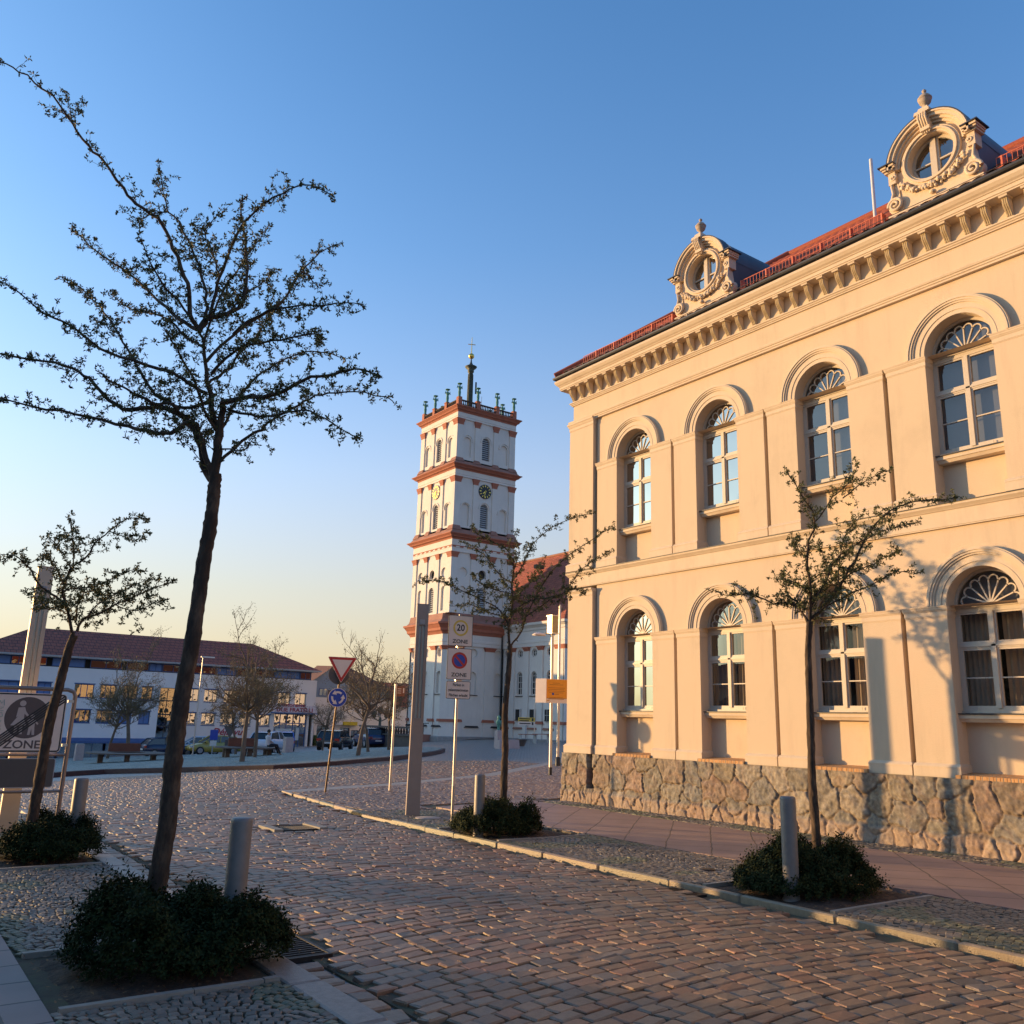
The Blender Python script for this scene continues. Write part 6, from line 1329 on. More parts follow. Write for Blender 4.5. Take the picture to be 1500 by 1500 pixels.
LEFT = [([(107, 930), (104, 919), (97, 886), (91, 867), (95, 856), (104, 833), (127, 815), (142, 794), (160, 779), (187, 759), (218, 762)], .022, .3), ([(95, 884), (75, 869), (56, 856), (45, 835), (37, 828), (19, 813), (-4, 815)], .017, -.4), ([(113, 925), (116, 915), (127, 904), (149, 897), (168, 886), (196, 874), (224, 861), (258, 852)], .020, .5),
 ([(93, 866), (115, 861), (140, 859), (168, 845), (202, 832)], .010, -.5), ([(108, 830), (107, 800), (105, 780), (101, 759)], .008, .3), ([(92, 855), (85, 835), (70, 815), (60, 812)], .008, .5), ([(113, 915), (112, 895), (118, 875), (135, 865), (150, 872)], .009, -.7), ([(100, 900), (85, 893), (60, 892), (50, 890)], .008, .6, .8),
 ([(160, 779), (180, 785), (205, 785), (212, 790)], .006, -.3), ([(168, 886), (200, 895), (230, 880), (245, 890)], .007, -.4), ([(104, 833), (85, 800), (70, 789)], .006, -.4), ([(127, 904), (150, 880), (180, 865), (215, 850), (235, 848)], .009, .9), ([(97, 886), (70, 882), (52, 880)], .006, -.6)]
tree('street_tree', 'slim young tree in front of the pedestrian zone sign at the left edge', (1.78, 11.6), [(45, 1215), (60, 1130), (72, 1060), (88, 1000), (101, 950), (109, 930)], .066, LEFT, 5, leaf=.021, density=1.35, tw=1.35)
MIDT = [([(746, 946), (745, 918), (750, 890), (750, 855), (752, 830), (745, 808), (725, 795), (700, 782), (690, 770)], .026, -.3), ([(747, 948), (757, 935), (766, 920), (771, 899), (789, 867), (803, 843), (827, 818), (850, 801), (883, 780), (902, 772)], .019, .5), ([(746, 920), (733, 895), (705, 878), (670, 862), (640, 850), (613, 853)], .016, -.5),
 ([(751, 855), (729, 839), (715, 820), (694, 801), (673, 794)], .012, .6), ([(751, 850), (766, 827), (780, 797), (803, 776), (838, 759), (866, 752)], .012, .4), ([(768, 905), (803, 881), (827, 867), (850, 836), (873, 820), (899, 806)], .011, -.6), ([(744, 905), (710, 895), (685, 885), (660, 888)], .010, .8), ([(748, 900), (775, 880), (810, 875), (840, 862), (855, 870)], .011, -.7),
 ([(750, 870), (730, 865), (705, 855), (690, 840)], .010, -.8), ([(750, 880), (770, 860), (785, 840), (795, 820)], .009, .8), ([(752, 835), (760, 810), (756, 790), (760, 780)], .008, -.3), ([(766, 920), (765, 895), (758, 870)], .008, .2, .8)]
tree('street_tree', 'slender young tree beside the zone 20 sign with fresh leaves in front of the church', tuple(at_z(736, 1208, .05)[:2]), [(738, 1150), (740, 1095), (740, 1040), (745, 985), (747, 946)], .062, MIDT, 7, leaf=.021, density=1.3, zb=.02, tw=1.35)
RT = [([(1184, 911), (1172, 893), (1157, 884), (1133, 884), (1100, 869), (1072, 872), (1046, 868)], .017, .4), ([(1186, 911), (1188, 880), (1187, 860), (1181, 818), (1185, 793), (1193, 767), (1188, 748), (1172, 721), (1153, 689)], .022, -.3), ([(1192, 768), (1220, 729), (1244, 708), (1257, 681)], .009, .3), ([(1233, 730), (1271, 703), (1305, 687)], .007, -.2),
 ([(1188, 905), (1199, 899), (1222, 870), (1245, 835), (1262, 800), (1285, 765), (1315, 742), (1345, 734), (1375, 733), (1405, 728)], .020, .4), ([(1192, 903), (1208, 890), (1235, 875), (1262, 863), (1310, 839), (1340, 836)], .012, -.5), ([(1222, 865), (1240, 845), (1270, 830), (1300, 815), (1321, 804)], .009, .7), ([(1188, 890), (1210, 850), (1225, 820), (1250, 800), (1290, 780), (1350, 764)], .013, -.6),
 ([(1187, 870), (1170, 855), (1150, 850), (1145, 840)], .009, -.5), ([(1186, 880), (1205, 860), (1210, 830), (1200, 800)], .010, .7, 1.2), ([(1182, 820), (1165, 800), (1160, 785)], .007, .4), ([(1184, 895), (1165, 880), (1150, 862), (1160, 850)], .009, .6), ([(1228, 855), (1230, 820), (1240, 780), (1262, 755)], .009, .5)]
tree('street_tree', 'small young tree in front of the town hall windows with a thin dark trunk', (8.35, 6.15), [(1196, 1240), (1190, 1150), (1187, 1050), (1184, 960), (1186, 911)], .050, RT, 9, leaf=.0165, density=1.75, zb=.02, tw=1.25)
# ------------------------------------------------------------------ bushes
m_bl = mat('shaded_bush_leaf', (.013, .024, .006), .8, .4, 8, c2=(.026, .034, .009), spec=.15); m_bl2 = mat('sunlit_bush_leaf', (.020, .030, .008), .8, .4, 8, c2=(.038, .040, .012), spec=.15)  # one leaf in two tones, shade and sunlight put into the colour
def bush(cx, cy, rx, ry, h, z, n, seed, label, m, lf=.022, name='bush'):
    rg = random.Random(seed); r = empty(name, (cx, cy, z), label, 'bush', 'low evergreen bushes round the tree trunks'); S = MB(); L = MB(); V = []; Fq = []
    lobes = [(cx+rg.uniform(-.7, .7)*rx, cy+rg.uniform(-.6, .6)*ry, rg.uniform(.45, .8), rg.uniform(.75, 1.1)) for _ in range(9)]
    def top(x, y):
        q = ((x-cx)/rx)**2+((y-cy)/ry)**2; e = max(0, 1-q**2.6); b_ = .52+.48*max((math.exp(-(((x-a)/(rx*s*.5))**2+((y-c)/(ry*s*.6))**2))*t for a, c, s, t in lobes)); return h*e**.4*b_*(1+.7*(float(vnoise(x, y, .24, seed))-.5))
    for i in range(60):
        a = rg.uniform(0, 6.28); q = rg.uniform(.35, 1.0); x1, y1 = cx+math.cos(a)*rx*q, cy+math.sin(a)*ry*q; x0, y0 = cx+(x1-cx)*.35, cy+(y1-cy)*.35; t = top(x1, y1)
        S.tube([(x0, y0, z-.02), ((x0+x1)/2+rg.gauss(0, .03), (y0+y1)/2, z+t*.3), (x1, y1, z+t*.75)], [.013, .009, .004], m_twig, 5)
    k = 0
    while k < n:
        x, y = cx+rg.uniform(-1.08, 1.08)*rx, cy+rg.uniform(-1.08, 1.08)*ry
        t = top(x, y)
        if t < .08: continue
        under = .25 if rg.random() < .85 else .1
        zz = z+t*(under+(1-under)*rg.random()**.45); stick = rg.random() < .09
        d = Vector(((x-cx)/rx*.7+rg.gauss(0, .5), (y-cy)/ry*.7+rg.gauss(0, .5), rg.uniform(.2, 1.2))).normalized(); Ls = rg.uniform(.05, .10)*(1.9 if stick else 1); p = Vector((x, y, zz)); a = d.orthogonal().normalized(); bb_ = d.cross(a)
        L.add([p-a*.0015, p+a*.0015, p+d*Ls+a*.001, p+d*Ls-a*.001], [(0, 1, 2, 3)], m)
        nl = int(Ls/.0115)
        for j in range(nl):
            ph = j*2.4; o_ = a*math.cos(ph)+bb_*math.sin(ph); q = p+d*(Ls*(j+.5)/nl); l_ = (o_+d*.5).normalized()*lf*rg.uniform(.7, 1.2); w_ = l_.cross(d).normalized()*lf*.24
            L.add([q, q+l_*.5+w_, q+l_, q+l_*.5-w_], [(0, 1, 2, 3)], m)
        k += 1
    S.build('stems', r); L.build('foliage', r); return r
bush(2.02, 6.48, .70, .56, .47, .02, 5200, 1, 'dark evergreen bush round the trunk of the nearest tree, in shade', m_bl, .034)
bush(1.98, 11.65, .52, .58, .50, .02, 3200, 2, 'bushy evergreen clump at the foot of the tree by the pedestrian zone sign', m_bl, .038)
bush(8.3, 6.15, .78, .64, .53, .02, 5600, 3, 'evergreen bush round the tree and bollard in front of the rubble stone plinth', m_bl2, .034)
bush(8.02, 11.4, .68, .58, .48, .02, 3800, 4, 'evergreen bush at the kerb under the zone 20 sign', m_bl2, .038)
# ------------------------------------------------------------------ trees of the square
m_ft = mat('far_bark', (.14, .105, .075), .95, .3, 3); m_fl = mat('far_buds', (.16, .115, .045), .8, .35, 2, c2=(.22, .15, .05))
def far_tree(seed, H, tr, leaves, bare=False):
    rg = random.Random(seed); root = empty('square_tree', (0, 0, -50)); o = Vector((0, 0, -50)); T = MB(); L = MB()
    th = H*.42; lean = Vector((rg.gauss(0, .25), rg.gauss(0, .25), 0)); T.tube([o, o+Vector((0, 0, th*.5))+lean*.3, o+Vector((0, 0, th))+lean], [tr, tr*.8, tr*.65], m_ft, 7)
    def br(p, d, Ln, r, lev):
        n = 4; Q = [p]; dd = d
        for i in range(n): dd = (dd+Vector((rg.gauss(0, .16), rg.gauss(0, .16), rg.gauss(.06, .1)))).normalized(); Q.append(Q[-1]+dd*Ln/n)
        T.tube(Q, [max(.006, r*(1-.6*i/n)) for i in range(n+1)], m_ft, 4, cap=False)
        if lev > 0:
            for k in range(rg.randint(3, 5) if lev > 1 else rg.randint(4, 6)):
                i = rg.randint(1, n); s = Vector((rg.gauss(0, 1), rg.gauss(0, 1), rg.gauss(.15, .6))).normalized(); br(Q[i], (dd*.7+s*.75).normalized(), Ln*rg.uniform(.45, .72), r*.5, lev-1)
        if lev <= 1 and leaves:
            for k in range(leaves):
                q = Q[rg.randint(1, n)]+Vector((rg.gauss(0, .12), rg.gauss(0, .12), rg.gauss(0, .12))); a = Vector((rg.gauss(0, 1), rg.gauss(0, 1), rg.gauss(0, 1))).normalized()*.045; b_ = a.orthogonal().normalized()*.03; L.add([q-a, q+b_, q+a, q-b_], [(0, 1, 2, 3)], m_fl)
    top = o+Vector((0, 0, th))+lean
    for i in range(9): a = i*2.4; up = .25+.09*i; br(top-Vector((0, 0, rg.uniform(0, th*.15))), Vector((math.cos(a), math.sin(a), up)).normalized(), H*rg.uniform(.26, .36), tr*.42, 3 if not bare else 3)
    br(top, Vector((0, 0, 1)), H*.42, tr*.6, 3); br(top, Vector((.25, .1, 1)).normalized(), H*.38, tr*.5, 3)
    T.build('trunk', root)
    if leaves: L.build('crown', root)
    return root
prot = [far_tree(21, 7.6, .17, 7), far_tree(22, 7.2, .15, 6), far_tree(23, 6.4, .13, 2, True)]
TREES = [(354, 1119, 0, 'budding tree standing nearest the kerb in the middle of the square', .72), (373, 1112, 1, 'budding tree growing through the right round bench on the square', .74), (345, 1107, 2, 'thin bare tree just behind the right round bench', .7),
 (157, 1113, 2, 'bare tree behind the left round bench, on its left side', .95), (186, 1113, 0, 'budding tree growing out of the left round bench on the square', .98), (128, 1106, 1, 'low tree seen just right of the pedestrian zone sign', .62),
 (472, 1101, 2, 'thin bare tree by the black car near the gabled house', .6), (524, 1110, 2, 'leaning tree on the kerb side of the square just right of the yield sign', .85), (539, 1104, 2, 'slim tree behind the leaning one near the dark blue car', .72), (569, 1101, 2, 'tree beside the stone balustrade left of the church', .72)]
for i, (u, v, k, lab, s) in enumerate(TREES):
    p = hit(u, v); src = prot[k]; c = copy_tree(src, None, None, lab); c.location = (p[0], p[1], float(G(p[0], p[1]))+.08); c.rotation_euler = (0, 0, i*1.9); c.scale = (s, s, s*1.0); c['category'] = 'tree'; c['group'] = 'young trees on the square'
for o in prot:
    for k in kids(o): bpy.data.objects.remove(k)
    bpy.data.objects.remove(o)
# ------------------------------------------------------------------ round tree benches, bins, small things of the square
m_wd = mat('bench_wood', (.11, .085, .07), .8, .2, 3); m_gra = mat('pink_granite', (.42, .33, .31), .7, .12, 5)
def round_bench(u, v, label, rad=2.3):
    p = hit(u, v); z = float(G(p[0], p[1]))+.1; r = empty('tree_bench', (p[0], p[1], z), label, 'bench', 'round benches about the trees of the square'); b = MB(); b.ring((p[0], p[1]), rad*.42, rad, .07, m_wd, 'Z', at=z+.45, n=20); b.build('seat', r)
    for k in range(6): a = k*math.pi/3+.3; b = MB(); x, y = p[0]+rad*.72*math.cos(a), p[1]+rad*.72*math.sin(a); b.box(x-.12, x+.12, y-.12, y+.12, z-.1, z+.45, m_wd); b.build('leg', r)
    b = MB(); b.box(p[0]-.8, p[0]+1.0, p[1]+rad*.55, p[1]+rad*.6, z+.52, z+1.0, mat('bench_back_wood', (.16, .06, .035), .8, .2, 3)); b.build('backrest', r); return p
round_bench(185, 1118, 'round wooden bench about the left tree, in front of the blue shop awning'); round_bench(361, 1110, 'round dark bench about the right tree, near the parked cars', 1.9)
for u, v, lab in ((114, 1116, 'pink granite pillar bin left of the round bench on the square'), (421, 1104.5, 'grey pillar bin on the square right of the blue car')):
    p = hit(u, v); z = float(G(p[0], p[1])); b = MB(); w_ = .28 if u < 200 else .27; h = 1.25 if u < 200 else 1.05; b.frus((p[0]-w_, p[0]+w_, p[1]-w_, p[1]+w_), (p[0]-w_*.97, p[0]+w_*.97, p[1]-w_*.97, p[1]+w_*.97), z, z+h, m_gra); b.box(p[0]-w_*.8, p[0]+w_*.8, p[1]-w_*.8, p[1]+w_*.8, z+h, z+h+.04, m_lv)
    tag(b.build('litter_bin', None, (p[0], p[1], z)), lab, 'litter bin')
# street lamps and far signs
def lamp(u, v, vt, ut, label, rad=.06, arm=.9):
    p = hit(u, v); dd = math.hypot(p[0], p[1]); zt = at_r(ut, vt, dd)[2]; z = float(G(p[0], p[1])); r = empty('street_lamp', (p[0], p[1], z), label, 'street lamp'); b = MB(); b.tube([(p[0], p[1], z-.1), (p[0], p[1], zt)], [rad, rad*.6], m_alu, 8); b.build('pole', r)
    b = MB(); b.box(p[0]-.15, p[0]+arm, p[1]-.12, p[1]+.12, zt, zt+.1, m_wh); b.build('lamp_head', r); return r
lamp(282, 1107, 963, 294, 'pale street lamp with a flat head standing before the restaurant block'); lamp(782.5, 1088, 1024, 785, 'thin street lamp with a dark lantern head before the nave of the church', .05, .3)
def far_sign(u, v, vt, plates, label):
    p = hit(u, v); dd = math.hypot(p[0], p[1]); zt = at_r(u+2, vt, dd)[2]; z = float(G(p[0], p[1])); r = empty('traffic_sign', (p[0], p[1], z), label, 'road sign'); post(r, p[0], p[1], z-.1, zt, .04, m_lv)
    for kind, zz, w_, h_, m in plates:
        b = MB(); x, y = p[0], p[1]-.06
        if kind == 'r': b.box(x-w_/2, x+w_/2, y-.03, y, zt-zz-h_, zt-zz, m)
        elif kind == 't': b.prism([(x-w_/2, zt-zz), (x, zt-zz-h_), (x+w_/2, zt-zz)], .03, m, 'Y', y-.03)
        else: b.ring((x, zt-zz-h_/2), 0, w_/2, .03, m, 'Y', at=y-.03, n=16)
        b.build('plate', r)
far_sign(310, 1106, 1069, [('r', 0, .6, .75, m_sb), ('r', .8, .5, .4, m_wh)], 'blue square sign beside the wall lettering of the restaurant block'); far_sign(333, 1106, 1063, [('t', 0, 1.0, .9, m_bk), ('r', 1.0, .6, .6, m_bk)], 'back of a triangular sign in front of the maroon awning')
p = hit(770, 1089); dd = math.hypot(p[0], p[1]); zz = at_r(770, 1051, dd)[2]; r = empty('direction_sign', (p[0], p[1], -.3), 'yellow and white direction sign before the nave of the church', 'road sign'); zb_ = at_r(770, 1057, dd)[2]; zc_ = at_r(770, 1062.5, dd)[2]
b = MB(); b.box(p[0]-.05, p[0]+.05, p[1]-.02, p[1]+.05, -.5, zz, m_lv); b.build('post', r)
X = frame_xf((p[0], p[1]-.05, (zz+zb_)/2), (1, -.7, 0), (-.7, -1, 0)); b = MB(); b.xf = X; b.box(-.72, .72, -(zz-zb_)/2, (zz-zb_)/2, 0, .04, MATS['sign_yellow']); b.box(-.62, .3, .02, .10, .04, .045, m_sk); b.box(-.62, .2, -.14, -.06, .04, .045, m_sk); b.box(.45, .6, -.12, .12, .04, .045, m_sk); b.xf = None; b.build('plate', r)
X = frame_xf((p[0], p[1]-.05, (zb_+zc_)/2), (1, -.7, 0), (-.7, -1, 0)); b = MB(); b.xf = X; b.box(-.72, .72, -(zb_-zc_)/2+.01, (zb_-zc_)/2-.01, 0, .04, m_wh); b.box(-.6, .35, -.05, .04, .04, .045, m_sk); b.box(.45, .6, -.12, .12, .04, .045, m_sk); b.xf = None; b.build('plate', r)
# green statue on a pedestal, stone blocks and tables before the church
p = hit(729.5, 1094); z = float(G(p[0], p[1])); r = empty('small_statue', (p[0], p[1], z), 'small green bust on a pale pedestal before the tower of the church', 'statue'); b = MB(); b.frus((p[0]-.22, p[0]+.22, p[1]-.22, p[1]+.22), (p[0]-.18, p[0]+.18, p[1]-.18, p[1]+.18), z-.1, z+1.15, m_gra); b.build('pedestal', r)
b = MB(); b.lathe((p[0], p[1], z+1.15), [(.13, 0), (.09, .1), (.11, .3), (.2, .5), (.2, .62), (.07, .72), (.11, .8), (.12, .9), (.06, 1.0), (.01, 1.02)], m_cop, 9); b.build('figure', r)
for u, lab in ((742, 'left'), (748, 'right')):
    pass
for i, (u, v, w_) in enumerate(((737, 1096, .5), (750, 1095.5, .45))):
    p = hit(u, v); z = float(G(p[0], p[1])); b = MB(); b.frus((p[0]-w_, p[0]+w_, p[1]-.3, p[1]+.3), (p[0]-w_*.9, p[0]+w_*.9, p[1]-.25, p[1]+.25), z-.05, z+.55, m_gra); tag(b.build('stone_block', None, (p[0], p[1], z)), ('low stone block directly right of the small green bust' if i == 0 else 'low stone block beside the foot of the slender tree trunk before the church'), 'stone block')
p = hit(763, 1093); z = float(G(p[0], p[1])); b = MB(); b.lathe((p[0], p[1], z), [(.25, 0), (.3, .1), (.45, .45), (.5, .5), (.42, .52), (.02, .5)], m_bk, 12); tag(b.build('planter', None, (p[0], p[1], z)), 'round dark planter bowl before the nave of the church', 'planter')
for i, (u, v) in enumerate(((773, 1089), (793, 1088))):
    p = hit(u, v); z = float(G(p[0], p[1])); r = empty('bench', (p[0], p[1], z), ('thin metal bench left of the slim lamp before the nave' if i == 0 else 'thin metal bench right of the slim lamp before the nave'), 'bench'); b = MB(); b.box(p[0]-.9, p[0]+.9, p[1]-.2, p[1]+.2, z+.72, z+.78, m_rb); b.build('seat', r)
    for s in (-.8, .8): b = MB(); b.box(p[0]+s-.025, p[0]+s+.025, p[1]-.2, p[1]+.2, z, z+.72, m_lv); b.build('leg', r)
# stone balustrade with candelabra, left of the church
pa, pb = hit(553, 1094), hit(606, 1093); r = empty('terrace_wall', (*pa[:2], -1.5), 'dark stone terrace wall topped by a baluster railing left of the church', 'wall'); b = MB(); m_dst = mat('dark_masonry', (.10, .085, .075), .9, .25, 2)
za = float(G(pa[0], pa[1])); dd = math.hypot(pa[0], pa[1]); zt = at_r(560, 1076, dd)[2]; zr_ = at_r(560, 1063, dd)[2]; n = 14; V = Vector(pb)-Vector(pa); V.z = 0; sd = Vector((-V.y, V.x, 0)).normalized()*(-.0)
pth = [Vector((pa[0], pa[1]+3, 0)), Vector((pa[0], pa[1], 0)), Vector((pa[0], pa[1], 0))+V*.5+Vector((0, -.6, 0)), Vector((pa[0], pa[1], 0))+V]
for a, c in zip(pth, pth[1:]):
    d = (c-a); q = Vector((-d.y, d.x, 0)).normalized()*.25
    for z0_, z1_, e in ((-2.5, zt, 1), (zt, zt+.12, 1.5), (zr_-.14, zr_, 1.1)): b.add([a+q*e+Vector((0, 0, z0_)), c+q*e+Vector((0, 0, z0_)), c-q*e+Vector((0, 0, z0_)), a-q*e+Vector((0, 0, z0_)), a+q*e+Vector((0, 0, z1_)), c+q*e+Vector((0, 0, z1_)), c-q*e+Vector((0, 0, z1_)), a-q*e+Vector((0, 0, z1_))], [(0, 3, 2, 1), (4, 5, 6, 7), (0, 1, 5, 4), (1, 2, 6, 5), (2, 3, 7, 6), (3, 0, 4, 7)], m_dst)
b.build('wall', r); b = MB()
for a, c in zip(pth, pth[1:]):
    m_ = max(2, int((c-a).length/.38))
    for i in range(m_): q = a+(c-a)*(i+.5)/m_; b.lathe((q.x, q.y, zt+.1), [(.06, 0), (.12, .2), (.06, .45), (.08, zr_-zt-.22)], m_dst, 6)
b.build('balusters', r)
q = Vector((pa[0], pa[1], 0))+V*.2+Vector((0, 1, 0)); dd = math.hypot(q.x, q.y); zk = at_r(563, 1036, dd)[2]; r = empty('candelabra', (q.x, q.y, zt), 'dark ornate candelabra lamp standing behind the baluster railing left of the church', 'street lamp'); b = MB(); b.lathe((q.x, q.y, zt-.3), [(.3, 0), (.32, .3), (.14, .5), (.1, 1.4), (.13, 1.5), (.08, 1.6), (.07, zk-zt-.5)], m_brz, 8); b.build('pole', r)
b = MB(); b.tube([(q.x-.55, q.y, zk-.9), (q.x, q.y, zk-1.15), (q.x+.55, q.y, zk-.9)], .05, m_brz, 5)
for s in (-.55, 0, .55): b.lathe((q.x+s, q.y, zk-.9+(.35 if s == 0 else 0)), [(.05, 0), (.18, .15), (.2, .4), (.22, .45), (.05, .6)], m_brz, 8)
b.build('lanterns', r)
# hedge and parasol-dark terrace by the corner house
p0, p1 = at_r(460, 1088, 108), at_r(497, 1086, 108); z = float(G(p0[0], p0[1])); r = MB(); rg = random.Random(4)
for i in range(2600): x = rg.uniform(p0[0], p1[0]); y = p0[1]+rg.uniform(0, .8); zz = z+rg.uniform(0, 1.15); a = Vector((rg.gauss(0, 1), rg.gauss(0, 1), rg.gauss(0, 1))).normalized()*.1; b_ = a.orthogonal()*.6; c = Vector((x, y, zz)); r.add([c-a, c+b_, c+a, c-b_], [(0, 1, 2, 3)], mat('hedge_leaf', (.10, .13, .04), .8, .3, 2))
r.box(p0[0], p1[0], p0[1]+.2, p0[1]+.6, z, z+1.0, m_bl); tag(r.build('hedge', None, (p0[0], p0[1], z)), 'clipped green hedge before the shop front of the gabled house', 'hedge')
# ------------------------------------------------------------------ cars
m_tyre = mat('tyre_rubber', (.02, .02, .02), .8, .1); m_rim = mat('alloy_rim', (.4, .4, .42), .35, 0, metal=.7); m_cg = mat('car_glass', (.02, .022, .025), .08, 0, spec=.8); m_tl = mat('tail_lamp', (.45, .03, .015), .3, 0); m_hl = mat('head_lamp', (.6, .6, .6), .15, 0); m_pt = mat('number_plate', (.6, .6, .58), .5, 0)
def car(u, v, yaw, paint, label, kind='hatch', L=4.15, W=1.75, H=1.45):
    p = hit(u, v); z = float(G(p[0], p[1])); r = empty('parked_car', (p[0], p[1], z), label, 'car', 'cars parked round the square'); X = Matrix.Translation((p[0], p[1], z))@Matrix.Rotation(yaw, 4, 'Z'); hl = L/2
    if kind == 'hatch': prof = [(-hl, .42, .72, .84), (-hl+.1, .28, .92, .95), (-hl+.6, .22, .97, 1), (-.3, .2, .96, 1), (.7, .2, .93, 1), (hl-.7, .24, .82, .98), (hl-.15, .28, .68, .9), (hl, .38, .56, .78)]; cab = [(-hl+.12, .93, .90), (-hl+.55, H-.08, .80), (-.5, H, .80), (.25, H-.03, .79), (1.05, .92, .88)]
    else: prof = [(-hl, .45, .85, .84), (-hl+.1, .3, 1.0, .95), (-hl+.6, .25, 1.05, 1), (-.3, .25, 1.03, 1), (.8, .25, 1.0, 1), (hl-.7, .28, .92, .98), (hl-.15, .32, .75, .9), (hl, .4, .62, .78)]; cab = [(-hl+.1, 1.0, .9), (-hl+.5, H-.08, .8), (-.6, H, .8), (.3, H-.03, .79), (1.15, .98, .88)]
    b = MB(); b.xf = X; V = []
    for x, z0, z1, w_ in prof:
        h = W/2*w_; V += [(x, -h*.94, z0), (x, -h, z0+(z1-z0)*.35), (x, -h*.98, z1-.05), (x, -h*.86, z1), (x, h*.86, z1), (x, h*.98, z1-.05), (x, h, z0+(z1-z0)*.35), (x, h*.94, z0)]
    Fc = []
    for i in range(len(prof)-1):
        for k in range(8): Fc.append((i*8+k, (i+1)*8+k, (i+1)*8+(k+1) % 8, i*8+(k+1) % 8))
    b.add(V, Fc+[tuple(range(8)), tuple(range(len(V)-8, len(V)))[::-1]], paint, True)
    hw = W/2; t = [c for c in cab[1:4]]      # roof panel and pillars
    b.add([(t[0][0]-.05, -hw*.72, t[0][1]+.01), (t[1][0], -hw*.76, t[1][1]+.015), (t[2][0]+.05, -hw*.72, t[2][1]+.01), (t[2][0]+.05, hw*.72, t[2][1]+.01), (t[1][0], hw*.76, t[1][1]+.015), (t[0][0]-.05, hw*.72, t[0][1]+.01)], [(0, 1, 2, 3, 4, 5)], paint)
    for s in (-1, 1):
        for (xa, za, wa), (xb, zb_, wb) in ((cab[0], cab[1]), (cab[3], cab[4])): b.tube([(xa, s*hw*wa, za), (xb, s*hw*wb*.97, zb_)], .045, paint, 5)
        b.tube([(cab[1][0], s*hw*.78, cab[1][1]), (cab[2][0], s*hw*.79, cab[2][1]), (cab[3][0], s*hw*.77, cab[3][1])], .04, paint, 5); b.tube([(-.25, s*hw*.98, .95), (-.3, s*hw*.79, H-.02)], .04, paint, 5)
        b.box(.72, .9, *sorted((s*hw, s*(hw+.16))), .92, 1.04, paint)
    b.build('body', r); g = MB(); g.xf = X; V = []
    for x, zc, w_ in cab: V += [(x, -hw*w_, zc), (x, hw*w_, zc)]
    sidep = [(cab[0][0], .9), *[(c[0], c[1]-.02) for c in cab[1:4]], (cab[4][0], .9)]
    g.add([(x, -hw*(.9-.11*(zc-.9)/(H-.9)), zc) for x, zc in sidep]+[(x, hw*(.9-.11*(zc-.9)/(H-.9)), zc) for x, zc in sidep], [(0, 1, 2, 3, 4), (5, 6, 7, 8, 9)]+[(i, i+1, i+6, i+5) for i in range(4)], m_cg); g.build('windows', r)
    for sx in (-hl+.72, hl-.8):
        for s in (-1, 1):
            w_ = MB(); w_.xf = X@Matrix.Translation((sx, s*(hw-.1), .31))@Matrix.Rotation(math.pi/2, 4, 'X'); w_.lathe((0, 0, -.12), [(.2, 0), (.31, .01), (.32, .05), (.32, .19), (.31, .23), (.2, .24)], m_tyre, 16); o = w_.build('wheel', r); q = MB(); q.xf = w_.xf; q.lathe((0, 0, -.123), [(.2, 0), (.19, .246)], m_rim, 12); q.build('rim', o)
    for s in (-1, 1):
        q = MB(); q.xf = X; q.box(-hl+.0, -hl+.16, *sorted((s*hw*.55, s*hw*.93)), .68, .86, m_tl); q.build('tail_light', r); q = MB(); q.xf = X; q.box(hl-.22, hl-.06, *sorted((s*hw*.5, s*hw*.9)), .55, .68, m_hl); q.build('headlight', r)
    q = MB(); q.xf = X; q.box(-hl-.02, -hl+.05, -.26, .26, .5, .61, m_pt); q.build('number_plate', r); return r
def paint(n, c): return mat(n, c, .22, 0, spec=.7)
car(245, 1108, R_(5), paint('navy_paint', (.012, .02, .06)), 'dark blue car parked behind the nearest tree trunk')
car(287, 1105.2, R_(172), paint('ice_blue_paint', (.42, .50, .60)), 'pale blue car partly hidden behind the yellow hatchback'); car(312, 1105, R_(178), paint('yellow_paint', (.45, .32, .06)), 'yellow hatchback parked before the maroon awning')
car(394, 1102.5, R_(48), paint('white_paint', (.60, .63, .70)), 'white car parked left of the bright blue one', 'suv', 4.3, 1.8, 1.55); car(412, 1100.5, R_(72), paint('blue_paint', (.03, .12, .48)), 'bright blue car parked right of the white one', 'suv', 4.1, 1.75, 1.55)
car(491, 1098.5, R_(50), paint('black_paint', (.015, .016, .02)), 'black car driving on the street before the gabled house', 'hatch', 4.4, 1.8, 1.45); car(541, 1094.5, R_(82), paint('midnight_paint', (.015, .03, .09)), 'dark blue car half hidden behind the tree trunks near the stone terrace', 'suv', 4.2, 1.8, 1.55)
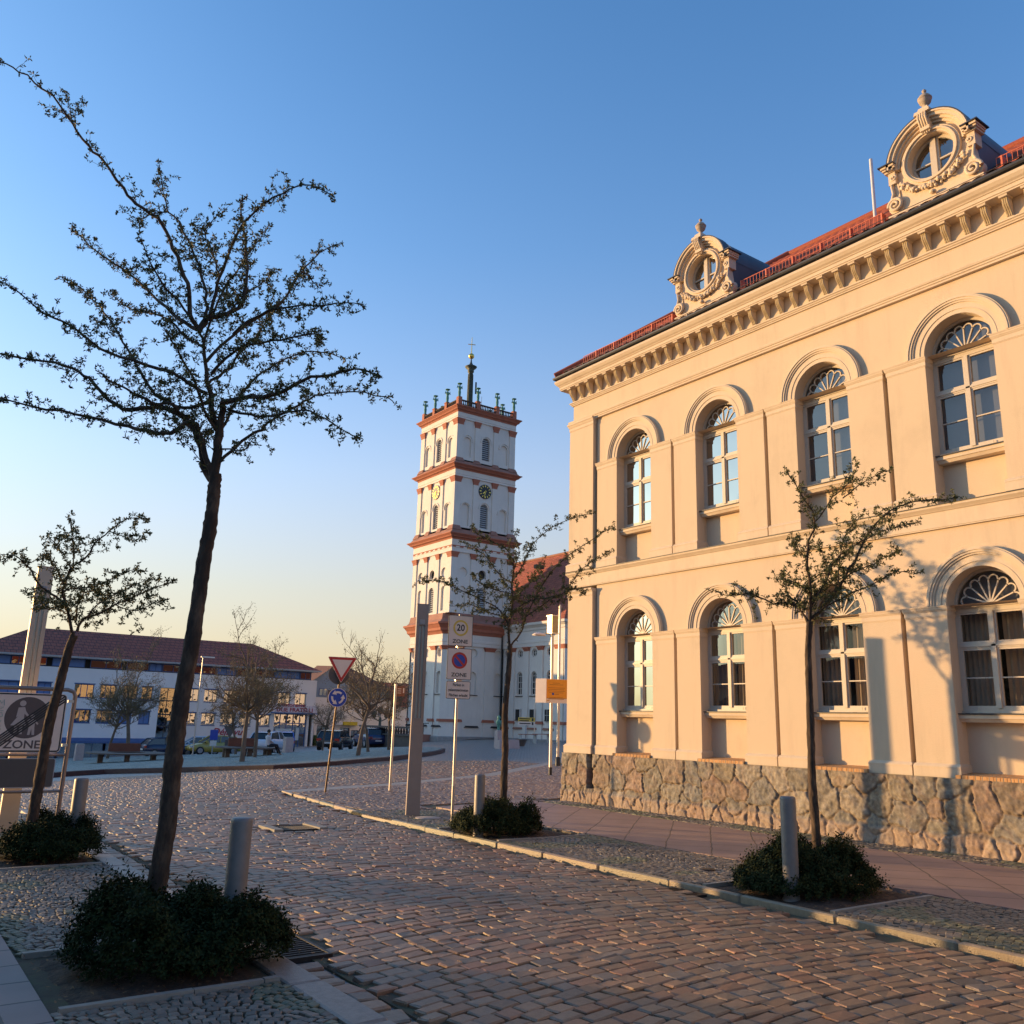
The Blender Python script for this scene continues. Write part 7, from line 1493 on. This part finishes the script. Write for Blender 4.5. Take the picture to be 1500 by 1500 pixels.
# ------------------------------------------------------------------ person on the right round bench
pb_ = hit(383, 1109.5); z = float(G(pb_[0], pb_[1]))+.1; px0, py0 = pb_[0]+.3, pb_[1]-.1
per = empty('person', (px0, py0, z), 'person in a striped light top and dark trousers sitting on the right round bench', 'person')
def skin(name, pts, edges, rads, m, parent, origin, sub=1):
    me = bpy.data.meshes.new(name); me.from_pydata([tuple(Vector(p)-Vector(origin)) for p in pts], edges, []); o = bpy.data.objects.new(name, me); col.objects.link(o); md = o.modifiers.new('s', 'SKIN'); md.use_smooth_shade = True; sv = me.skin_vertices[0] if me.skin_vertices else None
    if sv is None: 
        import bmesh; bm = bmesh.new(); bm.from_mesh(me); bm.verts.layers.skin.verify(); bm.to_mesh(me); bm.free(); sv = me.skin_vertices[0]
    for i, r_2 in enumerate(rads): sv.data[i].radius = (r_2, r_2)
    sv.data[0].use_root = True; o.modifiers.new('u', 'SUBSURF').levels = sub; o.modifiers['u'].render_levels = sub; me.materials.append(m)
    if parent is not None: o.parent = parent; o.location = Vector(origin)-WO[parent.name]
    WO[o.name] = Vector(origin); return o
def B_(dx, dy, dz): return (px0+dx, py0+dy, z+dz)
m_sk2 = mat('skin', (.45, .27, .19), .6, .05); m_shirt = mat('light_shirt', (.55, .56, .60), .9, .1); m_trs = mat('dark_trousers', (.02, .022, .03), .9, .1); m_hair = mat('dark_hair', (.02, .014, .01), .7, .2)
body = skin('body', [B_(0, 0, .6), B_(-.02, 0, .85), B_(-.03, 0, 1.08), B_(-.02, 0, 1.22), B_(0, 0, 1.36), B_(-.03, -.17, 1.05), B_(.06, -.22, .82), B_(.26, -.16, .72), B_(-.03, .17, 1.05), B_(.06, .22, .82), B_(.26, .16, .72), B_(.1, -.1, .58), B_(.48, -.11, .58), B_(.68, -.11, .14), B_(.84, -.12, .06), B_(.1, .1, .58), B_(.5, .11, .6), B_(.74, .11, .16), B_(.9, .12, .07)],
 [(0, 1), (1, 2), (2, 3), (3, 4), (2, 5), (5, 6), (6, 7), (2, 8), (8, 9), (9, 10), (0, 11), (11, 12), (12, 13), (13, 14), (0, 15), (15, 16), (16, 17), (17, 18)], [.14, .13, .15, .055, .10, .06, .045, .035, .06, .045, .035, .09, .065, .05, .04, .09, .065, .05, .04], m_sk2, per, (px0, py0, z))
b = MB(); b.lathe(B_(-.02, 0, .6), [(.14, 0), (.165, .1), (.16, .3), (.19, .46), (.16, .52), (.07, .56)], m_shirt, 12, sy=1.25, sx=.85)
for s in (-1, 1): b.tube([B_(-.03, s*.19, 1.08), B_(.05, s*.23, .84)], [.068, .058], m_shirt, 8)
b.build('shirt', per); b = MB()
for s in (-1, 1): b.tube([B_(0, s*.08, .6), B_(.3, s*.1, .6), B_(.49, s*.11, .59), B_(.6, s*.11, .36), B_(.70, s*.11, .14)], [.12, .10, .085, .072, .062], m_trs, 8)
b.build('trousers', per); b = MB(); b.sphere(B_(-.025, 0, 1.385), .112, m_hair, 10, 6); b.build('hair', per)
